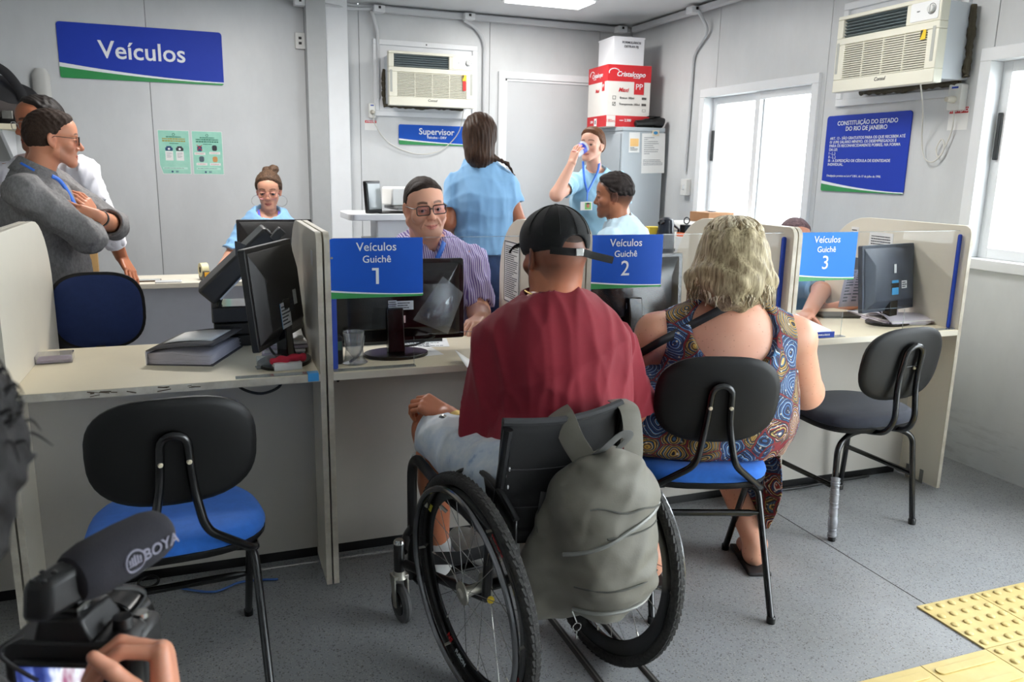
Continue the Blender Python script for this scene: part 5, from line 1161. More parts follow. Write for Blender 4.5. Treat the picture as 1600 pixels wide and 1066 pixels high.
# ------------------------------------------------------------------ person in the grey shirt, arms crossed
def grey_man():
    Y = 4.05; M = headM((.965, .20, -.06), (.0, 0, 1)); s = 1.0; c = N(at(77, 219, Y)); t = c+A((0.012, .02, 0.0)); skin = (206, 142, 110)
    nb = N(at(48, 282, Y+.02))                                 # neck base
    shR, shL = N(at(38, 300, Y-.20)), N(at(78, 285, Y+.22)); front = A((.97, .22, 0))
    chest = N(at(62, 335, Y+.02)); belly = N(at(82, 405, Y+.02)); pel = N(at(92, 455, Y+.02)); pel[2] = .93
    elR, elL = N(at(140, 372, Y-.20)), N(at(178, 352, Y+.13)); wrR, wrL = N(at(150, 338, Y+.10)), N(at(152, 339, Y-.13))
    up = lambda p, z: A((p[0], p[1], z))
    tor = [(up(pel, .93), .165, .115), (belly, .165, .125), (chest, .185, .12), (nb+A((0, 0, -.05)), .12, .085)]
    hR = hand_prims(wrR, nv(A((-.25, -.35, .55))), nv(A((-.9, .2, .2))), 1, (.35, .6, .4), .95, .04); dL = nv(N(at(126, 333, Y-.17))-wrL)
    hL = hand_prims(wrL, dL, nv(A((0.1, 1, .1))), 1, (.45, .6, .4), 1.0, .03)
    Lb = torso([(p, w*.93, d*.93) for p, w, d in tor], front)+limb([shR, elR, wrR+(elR-wrR)*.1], [.056, .046, .032])+limb([shL, elL, wrL+(elL-wrL)*.1], [.056, .046, .033])+[('+', Cone(nb, shR, .05, .055), .03), ('+', Cone(nb, shL, .05, .055), .03)]
    b = person('person in a grey shirt and dark glasses with crossed arms, standing in profile', skin, M, t, s, dict(w=1.0, nose=1.12, jaw=1.05, browz=1.1), dict(stubble=(120, 100, 92), stub=.28, brow=(60, 46, 38)), Lb,
        [hand_vol(hR, (elR, wrR, .04, .029)), hand_vol(hL, (elL, wrL, .042, .03))], (t+A((-.03, -.005, -.05))*s, nb+A((0, 0, -.04)), .058*s, .064))
    M_sh = mat('grey_chambray', (112, 110, 110), .85, var=.18, scale=120, bump=.3, bscale=420, col2=(134, 132, 132), stretch=(1, 1, .5))
    L = torso(tor, front, .035, .014)+[('+', Cone(nb+A((-.01, 0, -.03)), shR, .062, .07), .04), ('+', Cone(nb+A((-.01, 0, -.03)), shL, .062, .07), .04), ('+', Cone(shR, elR, .074, .066), .03), sleeve(elR+(elR-wrR)*.02, elR+(wrR-elR)*.20, .064, .056), ('+', Cone(shL, elL, .072, .062), .03), sleeve(elL, elL+(wrL-elL)*.34, .062, .060, .8),
        ('+', Cone(up(pel, .88), up(pel, .94), .175, .178, front, 1.35), .03)]
    sh = shirt('shirt', M_sh, b, L, .007, .0075, 4, [(Half((0, 0, .86), (0, 0, -1)), 0, None)], [Cone(nb+A((.03, 0, .0)), nb+A((.05, 0, .12)), .062, .085)])
    for a, bb, r in ((elR+(wrR-elR)*.13, elR+(wrR-elR)*.22, .060), (elL+(wrL-elL)*.25, elL+(wrL-elL)*.36, .064)):
        d = nv(bb-a); mesh_np('rolled_cuff', [simple_vol([('+', And(Cone(a, bb+d*.05, r, r), Half(bb, d), Half(a, -d), Not(Cone(a-d*.1, bb+d*.1, r*.8, r*.8))), 0)], .0045).mesh()], M_sh, sh)
    collar(sh, nb+A((.02, 0, .022)), (.30, .03, 1), front, M_sh, .070, .050, .062, .034)
    L2 = [('+', Cone(up(pel, .80), up(pel, .93), .165, .165, front, 1.4), .03)]
    legs_stand(up(pel, .80)+A((0, .09, 0)), up(pel, .80)-A((0, .09, 0)), (pel[0], pel[1]+.10, 0), (pel[0], pel[1]-.10, 0), mat('black_trousers', (22, 22, 25), .8, bump=.2), b, waist=L2)
    for q in (-.10, .10): shoe(b, (pel[0], pel[1]+q, 0), (1, 0, 0), M_shoe)
    hm = hair_mat('hair_brown_short', (38, 27, 21), (66, 50, 40), .6, (1, 1, .6), 260, .5)
    hair_cap(b, M, t, s, hm, [(-.12, -.060), (-.06, -.056), (-.035, -.034), (-.028, .012), (.018, .016), (.030, .026), (.055, .050), (.07, .068), (.085, .082), (.14, .13)], -.058, (.011, .006), bump=.0022, freq=240)
    glasses(b, M, t, s, M_blk, M_lensd, w=.052, hgt=.036)
    wt = wrL+(elL-wrL)*.16; d = nv(wrL-elL); R = np.asarray(Vector(d.tolist()).to_track_quat('Z', 'Y').to_matrix())
    wm = MB().lathe([(.0335, -.011), (.037, -.011), (.037, .011), (.0335, .011)], 20, Matrix(R.tolist()), wt.tolist()).box((wt+A((0, -.036, .006))).tolist(), (.036, .014, .036), rot('Y', .5)); wm.build('watch', M_blk, b, True, bevel=.003)
    ln = [N(at(33, 256, Y-.09)), N(at(55, 268, Y-.105)), N(at(80, 275, Y-.08)), N(at(92, 282, Y-.06)), N(at(105, 300, Y-.05)), N(at(118, 325, Y-.06))]
    ribbon([p+A((.004, -.01, .0)) for p in ln[2:]], .018, M_lany, b, nrm=(.5, -.85, .2))
    ribbon([p+A((0, -.012, .004)) for p in ln[:2]], .010, M_lany, b, nrm=(0, -1, .3))
grey_man()
# ------------------------------------------------------------------ person in the white shirt leaning on the back desk
def white_man():
    Y = 4.62; M = headM((-.80, -.58, -.10)); s = 1.06; t = N(at(62, 196, Y)); skin = (168, 104, 72)
    nb = N(at(52, 268, Y+.05)); front = A((-.2, -.97, 0)) ; shL, shR = N(at(128, 268, Y+.02)), N(at(-22, 275, Y+.05))
    chest = N(at(55, 330, Y+.05)); pel = A((chest[0], chest[1]-.02, .95)); el = N(at(166, 348, Y+.05)); wr = N(at(190, 402, Y+.16)); hd = N(atz(208, 442, .80))
    elR = shR+A((-.10, .0, -.30)); wrR = elR+A((.05, -.05, -.26))
    tor = [(pel, .165, .12), (A((chest[0], chest[1], 1.15)), .165, .125), (chest, .195, .12), (nb+A((0, 0, -.05)), .12, .085)]
    h = hand_prims(wr, nv(A((hd-wr))+A((.04, .05, -.06))), nv(A((-.5, .35, -.2))), 1, (.25, .3, .2), 1.08, .08, (.75, .35, .4)); hR = hand_prims(wrR, (0, 0, -1), (1, 0, 0), 1)
    Lb = torso([(p, w*.93, d*.93) for p, w, d in tor], front)+limb([shL, el, wr], [.056, .046, .032])+limb([shR, elR, wrR], [.056, .046, .032])+[('+', Cone(nb, shR, .05, .055), .03), ('+', Cone(nb, shL, .05, .055), .03)]
    b = person('person in a white shirt leaning one hand on the back desk', skin, M, t, s, dict(w=.98), dict(stubble=(60, 44, 38), stub=.4, brow=(24, 18, 15), browt=1.25), Lb,
        [hand_vol(h, (el, wr, .042, .030)), hand_vol(hR, (elR, wrR, .04, .03))], (t+A((.012, .01, -.05))*s, nb+A((0, 0, -.05)), .056*s, .064))
    M_w = mat('white_shirt', (232, 230, 236), .8, bump=.2, bscale=300)
    cuffc = el+(wr-el)*.62
    L = torso(tor, front, .035, .016)+[('+', Cone(nb+A((0, 0, -.03)), shR, .06, .072), .04), ('+', Cone(nb+A((0, 0, -.03)), shL, .06, .072), .04), ('+', Cone(shL, el, .076, .062), .03), sleeve(el, cuffc, .062, .052, .8), ('+', Cone(shR, elR, .076, .06), .03), sleeve(elR, elR+(wrR-elR)*.9, .06, .045)]
    sh = shirt('shirt', M_w, b, L, .008, .008, 8, [(Half((0, 0, .95), (0, 0, -1)), 0, None)], Cone(nb, nb+A((0, 0, .12)), .062, .085))
    a = el+(wr-el)*.42; d = nv(cuffc-a); mesh_np('cuff', [simple_vol([('+', And(Cone(a, cuffc+d*.06, .053, .056), Half(cuffc+d*.006, d), Half(a, -d), Not(Cone(a-d*.1, cuffc+d*.1, .044, .044))), 0)], .0045).mesh()], M_w, sh)
    collar(sh, nb+A((0, 0, .02)), (0, -.15, 1), front, M_w, .072, .050, .06, .034)
    legs_stand(pel+A((-.09, 0, -.05)), pel+A((.09, 0, -.05)), (pel[0]-.10, pel[1], 0), (pel[0]+.10, pel[1]+.02, 0), mat('dark_trousers', (36, 38, 46), .8, bump=.2), b, waist=[('+', Cone(pel+A((0, 0, -.08)), pel+A((0, 0, .03)), .165, .165, front, 1.35), .03)])
    for q in (-.10, .10): shoe(b, (pel[0]+q, pel[1], 0), (0, -1, 0), M_shoe)
    hair_cap(b, M, t, s, hair_mat('hair_black', (18, 15, 14), (42, 36, 33), .4, (1, 1, .5), 200, .5), [(-.12, -.06), (-.03, -.03), (-.02, .012), (.03, .018), (.055, .030), (.080, .045), (.095, .060), (.14, .085)], -.065, (.014, .010), bump=.003, freq=150)
    glasses(b, M, t, s, M_steel, M_lens, w=.05, hgt=.032)
white_man()
# ------------------------------------------------------------------ person with long brown hair, seen from behind
def back_woman():
    Y = 4.25; M = headM((.25, .96, -.04)); s = .98; t = N(at(749, 215, Y)); skin = (178, 112, 80)
    nb = N(at(752, 258, Y)); lat = nv(A((.97, -.20, 0))); front = A((.20, .97, 0)); shL, shR = N(at(714, 290, Y+.03)), N(at(791, 288, Y-.04))
    elL, elR = N(at(701, 348, Y+.02)), N(at(812, 350, Y-.06)); wrL, wrR = elL+A((.10, .20, -.10)), elR+A((-.08, .20, -.10))
    chest = N(at(755, 310, Y)); wst = N(at(759, 365, Y)); pel = A((wst[0]+.01, wst[1], .93))
    tor = [(pel, .165, .115), (wst, .135, .095), (chest, .158, .105), (nb+A((0, 0, -.05)), .10, .075)]
    hs = [hand_vol(hand_prims(w, nv(w-e), (0, 0, -1), q, (.4, .4, .3), .92), (e, w, .036, .026), .0035) for w, e, q in ((wrL, elL, 1), (wrR, elR, -1))]
    Lb = torso([(p, w*.93, d*.93) for p, w, d in tor], front)+limb([shL, elL, wrL], [.044, .039, .028])+limb([shR, elR, wrR], [.044, .039, .028])+[('+', Cone(nb, shR, .045, .048), .03), ('+', Cone(nb, shL, .045, .048), .03)]
    b = person('person with long dark brown hair in a light blue T-shirt and jeans, seen from behind', skin, M, t, s, dict(w=.95, jaw=.85, nose=.85, browz=.7), dict(), Lb, hs, (t+A((0, -.01, -.05))*s, nb+A((0, 0, -.04)), .048, .052))
    L = torso(tor, front, .04, .018)+[('+', Cone(nb+A((0, 0, -.04)), shR, .06, .062), .04), ('+', Cone(nb+A((0, 0, -.04)), shL, .06, .062), .04), sleeve(shL, shL+(elL-shL)*.62, .064, .072, .78, .04), sleeve(shR, shR+(elR-shR)*.52, .064, .072, .78, .04), ('+', Cone(A((pel[0], pel[1], .90)), wst, .185, .162, front, 1.45), .04)]
    sh = shirt('t_shirt', M_tee, b, L, .007, .006, 12, [(Half((0, 0, .955), (0, 0, -1)), 0, None)], Cone(nb+A((0, 0, .012)), nb+A((0, 0, .10)), .060, .075), an=(1, 1, .22), lo=18, hi=50)
    legs_stand(pel+A((-.085, .0, -.06)), pel+A((.085, -.02, -.06)), (pel[0]-.09, pel[1], 0), (pel[0]+.09, pel[1]-.02, 0), mat('jeans_blue', (48, 74, 116), .85, var=.25, scale=30, bump=.4, bscale=400), b, (.10, .07, .055), 'jeans', [('+', Cone(pel+A((0, -.01, -.09)), pel+A((0, 0, .05)), .172, .155, front, 1.35), .03)])
    for q in (-.09, .09): shoe(b, (pel[0]+q, pel[1], 0), (0, 1, 0), M_shoe)
    H = hl(M, t, s); hm = hair_mat('hair_long_brown', (34, 22, 16), (78, 52, 34), .38, (1, 1, .05), 160, .6)
    v = simple_vol([('+', Tr(Ell((0, -.012, .045), (.086, .106, .090)), M, s, t), 0), ('+', Tr(Cone((0, -.035, .02), (-.004, -.062, -.095), .090, .076), M, s, t), .03), ('+', Tr(Cone((.052, .0, .0), (.046, -.02, -.105), .035, .030), M, s, t), .03), ('+', Tr(Cone((-.052, .0, .0), (-.050, -.02, -.09), .035, .032), M, s, t), .03), ('+', Tr(Cone((.03, -.055, -.10), (.07, -.060, -.115), .03, .02), M, s, t), .02)]
        +[('+', Cone(N(at(772, 246, Y-.08)), N(at(793, 256, Y-.085)), .012, .009), .015), ('+', Cone(N(at(793, 256, Y-.085)), N(at(804, 274, Y-.09)), .009, .004), .01)], .004)
    v.warp(lambda x, y, z: .0016*np.sin(330*(x+.12*z)+1.5*np.sin(25*z+60*y))+.0012*np.sin(210*x-40*z))
    v.cut((lambda x, y, z: ((x-t[0])*M[0, 1]+(y-t[1])*M[1, 1]+(z-t[2])*M[2, 1])-.075, None, None), .005)
    mesh_np('hair', [v.mesh()], hm, b)
back_woman()
# ------------------------------------------------------------------ person drinking from a cup
def drinker():
    Y = 5.28; M = headM((-.78, -.60, .10)); s = .99; t = N(at(925, 229, Y)); skin = (226, 176, 154)
    nb = N(at(930, 272, Y+.05)); front = A((-.35, -.93, 0)); shR, shL = N(at(896, 285, Y+.02)), N(at(966, 283, Y+.06))
    elR = N(at(870, 304, Y-.16)); wr = N(at(893, 256, Y-.17)); cup = N(at(905, 236, Y-.13)); elL = shL+A((.06, -.02, -.28)); wrL = elL+A((-.05, -.10, -.22))
    chest = N(at(932, 315, Y+.05)); pel = A((chest[0]+.01, chest[1], .94)); wst = A((chest[0], chest[1], 1.14))
    tor = [(pel, .165, .12), (wst, .145, .11), (chest+A((0, 0, -.02)), .165, .125), (nb+A((0, 0, -.05)), .11, .08)]
    hs = [hand_vol(hand_prims(wr, nv(cup-wr+A((-.02, -.02, .05))), nv(A((.75, .35, -.2))), 1, (.30, .45, .35), .95, .06, (.6, .5, .6), .35), (elR, wr, .038, .027)), hand_vol(hand_prims(wrL, (0, 0, -1), (-1, 0, 0), 1, size=.95), (elL, wrL, .036, .027), .004)]
    Lb = torso([(p, w*.93, d*.93) for p, w, d in tor], front)+limb([shR, elR, wr], [.052, .047, .028])+limb([shL, elL, wrL], [.05, .042, .028])+[('+', Cone(nb, shR, .045, .05), .03), ('+', Cone(nb, shL, .045, .05), .03)]
    hm = hair_mat('hair_brown_tied', (70, 42, 26), (120, 78, 50), .4, (1, .3, 1), 150, .5)
    line = [(-.12, -.055), (-.045, -.045), (-.02, -.02), (.02, .012), (.04, .040), (.065, .062), (.078, .082), (.14, .12)]
    b = person('person in a light blue T-shirt drinking from a clear cup beside the metal cabinet', skin, M, t, s, dict(w=.97, jaw=.92, nose=.9, browz=.7, lips=1.1, cheek=.2), dict(brow=(70, 48, 36), lip=(196, 110, 104)), Lb, hs, (t+A((.015, .012, -.05))*s, nb+A((0, 0, -.04)), .050, .055), look=(.1, .0))
    L = torso(tor, front, .04, .02)+[('+', Cone(nb+A((0, 0, -.04)), shR, .06, .064), .04), ('+', Cone(nb+A((0, 0, -.04)), shL, .06, .066), .04), sleeve(shR, shR+(elR-shR)*.60, .068, .066, .85), sleeve(shL, shL+(elL-shL)*.6, .068, .066, .84), ('+', Ell(chest+A((-.07, -.11, -.02)), (.07, .05, .07)), .05), ('+', Ell(chest+A((.06, -.12, -.02)), (.07, .05, .07)), .05)]
    sh = shirt('t_shirt', mat('tee_pale_blue', (158, 204, 230), .85, var=.04, scale=10, bump=.15, bscale=500, sheen=.2), b, L, .008, .006, 21, [(Half((0, 0, .93), (0, 0, -1)), 0, None)], Cone(nb+A((-.01, -.02, .0)), nb+A((-.02, -.05, .10)), .062, .080), an=(1, 1, .3), lo=16, hi=45)
    legs_stand(pel+A((-.085, 0, -.06)), pel+A((.085, 0, -.06)), (pel[0]-.09, pel[1], 0), (pel[0]+.09, pel[1], 0), MATS['jeans_blue'], b, (.10, .07, .055), 'jeans', [('+', Cone(pel+A((0, 0, -.09)), pel+A((0, 0, .03)), .172, .16, front, 1.35), .03)], .012)
    for q in (-.09, .09): shoe(b, (pel[0]+q, pel[1], 0), (0, -1, 0), M_shoe)
    hair_cap(b, M, t, s, hm, line, -.06, (.013, .009), bump=.0015, freq=160, top=.006, extra=[('+', Tr(Cone((0, -.098, .0), (.006, -.112, -.085), .024, .020), M, s, t), .02)])
    H = hl(M, t, s)
    # lanyard with badge
    Z = lambda x, y, q: N(at(x, y, Y+q))
    ribbon([Z(911, 252, -.02), Z(912, 270, -.075), Z(914, 285, -.125), Z(918, 300, -.15)], .016, M_lany, b, nrm=(-.2, -1, .1)); ribbon([Z(937, 250, .0), Z(934, 268, -.07), Z(926, 285, -.12), Z(918, 300, -.15)], .016, M_lany, b, nrm=(-.2, -1, .1)); ribbon([Z(918, 299, -.152), Z(917, 314, -.155)], .010, M_lany, b)
    bd = place(bpy.data.objects.new('badge', None), frame(Z(916, 322, -.158), (1, -.1, .03), (0, 0, 1))); COL.objects.link(bd); bd.parent = b; bd.matrix_parent_inverse = Matrix.LocRotScale(b.location, b.rotation_euler, b.scale).inverted()
    MB().box((0, 0, 0), (.085, .058, .002)).build('card', M_paper, bd); MB().box((.012, 0, .0015), (.045, .046, .001)).build('photo_ground', mat('badge_green', (120, 190, 110), .5), bd); MB().sphere((.012, .002, .002), (.012, .015, .001), 12, 8).build('portrait', mat('badge_face', (190, 120, 96), .5), bd); MB().box((.012, .017, .0025), (.024, .01, .001)).build('portrait_hair', M_ink, bd)
    # cup, held in the hand: its own thing
    tilt = Matrix.Rotation(math.radians(62), 3, nv(A((.55, -.75, .1))).tolist() and 'Y'); ax = nv(N(at(912, 230, Y-.115))-N(at(896, 245, Y-.15))); R = Vector(ax.tolist()).to_track_quat('Z', 'Y').to_matrix()
    c0 = cup-ax*.045
    cu = MB().lathe([(0, 0), (.028, 0), (.030, .002), (.040, .10), (.0415, .102), (.0395, .10), (.0285, .004), (0, .004)], 24, R, c0.tolist()).build('drinking_cup', mat('cup_plastic', (214, 220, 232), .2, spec=.6)); tag(cu, 'translucent disposable cup with a blue print, held to the mouth', 'cup')
    MB().lathe([(.0354, .05), (.0405, .085)], 24, R, c0.tolist()).build('blue_print', mat('cup_blue', (54, 72, 190), .4), cu, True)
drinker()
# ------------------------------------------------------------------ person with round glasses at the back desk
def seated_legs(pel, front, lat, m, body, knee=.46, seat=.50, r=(.088, .065, .045), spread=.10, foot=None, name='trousers', waist=None, sh=M_shoe):
    L = []; fr = nv(A((front[0], front[1], 0))); la = nv(lat); fl = []
    for q in (-1, 1):
        h = A((pel[0], pel[1], seat+.07))+la*q*.09; k = h+fr*knee+la*q*spread*.4; k[2] = .52; f = k-fr*.04; f[2] = .07; L += [('+', Cone(h, k, r[0], r[1]), .03), ('+', Cone(k, f, r[1]*.95, r[2]), .03)]; fl.append(f)
    if waist: L += waist
    o = mesh_np(name, [simple_vol(L, .012).mesh()], m, body)
    for f in fl: shoe(body, f-fr*.03, fr, sh)
def girl():
    Y = 5.45; M = headM((-.16, -.97, -.20)); s = .97; t = N(at(420, 299, Y)); skin = (212, 158, 132)
    nb = N(at(419, 341, Y+.02)); front = A((0, -1, 0)); shR, shL = N(at(382, 360, Y+.03)), N(at(456, 358, Y+.03)); elR = N(at(360, 402, Y-.05)); wr = N(atz(342, 424, .80)); elL = shL+A((.05, -.05, -.26)); wrL = elL+A((-.10, -.24, .02))
    chest = A((nb[0], Y+.04, 1.0)); pel = A((nb[0], Y+.08, .56))
    tor = [(pel, .16, .12), (A((nb[0], Y+.06, .80)), .135, .10), (chest, .15, .11), (nb+A((0, 0, -.05)), .09, .07)]
    hd = N(atz(329, 432, .775))-wr
    hs = [hand_vol(hand_prims(wr, hd+A((0, 0, -.01)), (0, .1, -1), 1, (.25, .25, .2), .95), (elR, wr, .036, .026), .0035), hand_vol(hand_prims(wrL, (-.3, -1, 0), (0, 0, -1), -1, size=.95), (elL, wrL, .036, .026), .005)]
    Lb = torso([(p, w*.93, d*.93) for p, w, d in tor], front)+limb([shR, elR, wr], [.045, .040, .027])+limb([shL, elL, wrL], [.045, .040, .027])+[('+', Cone(nb, shR, .042, .046), .03), ('+', Cone(nb, shL, .042, .046), .03)]
    b = person('person with round glasses, hoop earrings and tied-up hair, seated at the back desk', skin, M, t, s, dict(w=.95, jaw=.82, nose=.88, browz=.7, lips=1.15), dict(brow=(58, 38, 28), browt=1.1, lip=(176, 96, 90)), Lb, hs, (t+A((0, .012, -.05))*s, nb+A((0, 0, -.04)), .046, .050), look=(0, -.15))
    L = torso(tor, front, .04, .02)+[('+', Cone(nb+A((0, 0, -.045)), shR, .055, .058), .04), ('+', Cone(nb+A((0, 0, -.045)), shL, .055, .058), .04), sleeve(shR, shR+(elR-shR)*.80, .060, .072, .8), sleeve(shL, shL+(elL-shL)*.6, .06, .066, .8)]
    nk = [Cone(nb+A((0, -.02, -.025)), nb+A((0, -.05, .10)), .062, .085)]
    shirt('t_shirt', M_tee, b, L, .008, .007, 31, [(Half((0, 0, .56), (0, 0, -1)), 0, None)], nk)
    inner = shirt('pink_collar', mat('pink_fabric', (232, 140, 160), .8), b, [('+', Cone(nb+A((0, -.012, -.035)), nb+A((0, -.02, -.005)), .072, .066), .01)], .005, 0, 1, (), [Cone(nb+A((0, -.02, -.06)), nb+A((0, -.045, .08)), .052, .074)])
    seated_legs(pel, front, (1, 0, 0), mat('jeans_dark', (44, 54, 80), .85, var=.2, scale=30), b, waist=[('+', Cone(pel+A((0, 0, -.02)), pel+A((0, 0, .10)), .165, .15, front, 1.35), .03)])
    hm = hair_mat('hair_brown_bun', (50, 36, 28), (112, 86, 66), .45, (1, .3, 1), 150, .6)
    hair_cap(b, M, t, s, hm, [(-.12, -.06), (-.03, -.03), (.0, .0), (.02, .030), (.05, .052), (.072, .070), (.085, .082), (.14, .12)], -.06, (.014, .010), bump=.002, freq=170, extra=[('+', Tr(Ell((-.035, -.05, .135), (.034, .034, .030)), M, s, t), .008), ('+', Tr(Ell((.01, -.055, .128), (.030, .03, .024)), M, s, t), .01)])
    glasses(b, M, t, s, mat('pink_metal', (190, 120, 124), .3, metal=.5), M_lens, w=.054, hgt=.046, r=.022, z=-.004, tube=.0013, y=.100)
    H = hl(M, t, s)
    for q in (-1, 1): MB().ring(.034, .0011, 28, 5, rot('X', PI/2), H(q*.078, -.005, -.066)).build('hoop_earring', M_steel, b, True)
    Z = lambda x, y, q: N(at(x, y, Y+q))
    ribbon([Z(404, 328, -.03), Z(406, 340, -.07), Z(412, 356, -.11), Z(416, 372, -.12)], .014, mat('lanyard_purple', (92, 90, 200), .5), b); ribbon([Z(436, 330, -.02), Z(435, 342, -.06), Z(428, 358, -.11), Z(421, 372, -.12)], .014, MATS['lanyard_purple'], b)
girl()
# ------------------------------------------------------------------ smiling person in the striped shirt at window 1
def striped_mat():
    t = NT('striped_shirt'); co = t.n('TexCoord').outputs['Object']; sp = t.n('SeparateXYZ', {0: co}); 
    w = t.math('ADD', t.math('MULTIPLY', sp.outputs[0], .97), t.math('MULTIPLY', sp.outputs[1], .10)); w = t.math('ADD', w, t.math('MULTIPLY', t.noise(9, 2, .5), .012))
    s = t.math('FRACT', t.math('MULTIPLY', w, 105.0)); f = t.ramp(s, [(.0, 0.0), (.42, 0.0), (.5, 1.0), (.92, 1.0), (1.0, 0.0)])
    t.p(Base_Color=t.mix(f, (112, 92, 158), (206, 198, 226)), Roughness=.8); t.bump(t.noise(300, 2, .5), .15, .001); return t.m
def m1():
    Y = 3.52; M = headM((.02, -.99, -.05), (-.10, 0, 1)); s = 1.07; t = N(at(664, 326, Y)); skin = (222, 168, 142)
    nb = N(at(668, 378, Y+.08)); front = A((.02, -1, 0)); shR, shL = N(at(604, 402, Y+.10)), N(at(738, 410, Y+.08)); elL = N(at(748, 488, Y-.02)); wrL = A((elL[0]-.10, 3.16, .80)); elR = shR+A((-.06, -.10, -.26)); wrR = A((shR[0]+.05, 3.18, .80))
    chest = A((nb[0]+.01, Y+.12, .93)); pel = A((nb[0]+.02, Y+.24, .58))
    tor = [(pel, .19, .16), (A((nb[0]+.015, Y+.17, .76)), .195, .17), (chest, .20, .15), (nb+A((0, 0, -.07)), .12, .10)]
    hs = [hand_vol(hand_prims(wrL, (-.6, -.7, -.05), (0, .0, -1), 1, (.3, .4, .3), 1.05), (elL, wrL, .046, .033), .0045), hand_vol(hand_prims(wrR, (.6, -.6, -.05), (0, 0, -1), -1, (.3, .4, .3), 1.05), (elR, wrR, .046, .033), .0045)]
    Lb = torso([(p, w*.93, d*.93) for p, w, d in tor], front)+limb([shR, elR, wrR], [.058, .05, .034])+limb([shL, elL, wrL], [.058, .052, .034])+[('+', Cone(nb, shR, .055, .058), .03), ('+', Cone(nb, shL, .055, .058), .03)]
    b = person('smiling person in a purple striped shirt and black glasses behind counter window 1', skin, M, t, s, dict(w=1.03, jaw=1.18, nose=1.05, cheek=.75, dbl=1.0, smile=.8, browz=1.0), dict(stubble=(112, 92, 88), stub=.33, brow=(36, 26, 22), browt=1.35, lip=(184, 104, 98), grin=.0085, browy=.031), Lb, hs, (t+A((0, .012, -.06))*s, nb+A((0, 0, -.05)), .064*s, .076), look=(-.25, .05))
    L = torso(tor, front, .04, .016)+[('+', Cone(nb+A((0, 0, -.055)), shR, .07, .07), .045), ('+', Cone(nb+A((0, 0, -.055)), shL, .07, .07), .045), sleeve(shL, shL+(elL-shL)*.90, .076, .074, .86), sleeve(shR, shR+(elR-shR)*.9, .076, .07, .86)]
    m = striped_mat(); sh = shirt('shirt', m, b, L, .007, .0095, 44, [(Half((0, 0, .58), (0, 0, -1)), 0, None)], [Cone(nb+A((0, -.01, .0)), nb+A((0, -.04, .12)), .070, .09), Cone(nb+A((0, -.10, -.06)), nb+A((0, -.10, .04)), .012, .04)])
    collar(sh, nb+A((0, -.008, -.004)), (0.03, -.20, 1), front, m, .078, .045, .05, .026, .36, .035)
    MB().tube([nb+A((0, -.13, -.06)), nb+A((.004, -.165, -.14)), nb+A((.005, -.175, -.24))], .012, 8, flat=.2, up=(0, 1, 0)).build('placket', m, sh, True)
    Z = lambda x, y, q: N(at(x, y, Y+q))
    ribbon([Z(694, 378, -.045), Z(690, 390, -.085), Z(683, 405, -.10), Z(676, 425, -.11)], .022, M_lany, b)
    seated_legs(pel, front, (1, 0, 0), MATS['dark_trousers'], b, waist=[('+', Cone(pel+A((0, 0, -.02)), pel+A((0, 0, .06)), .19, .19, front, 1.25), .03)])
    ln = [(-.12, -.06), (-.045, -.05), (-.03, -.028), (-.022, .010), (.018, .016), (.038, .030), (.055, .046), (.070, .062), (.082, .082), (.14, .12)]
    hair_cap(b, M, t, s, hair_mat('hair_dark_brown', (30, 21, 18), (56, 42, 36), .55, (1, 1, .6), 240, .45), ln, -.065, (.009, .005), bump=.0015, freq=240)
    glasses(b, M, t, s, M_blk, M_lensp, w=.054, hgt=.036, r=.009, tube=.0021, y=.101)
m1()
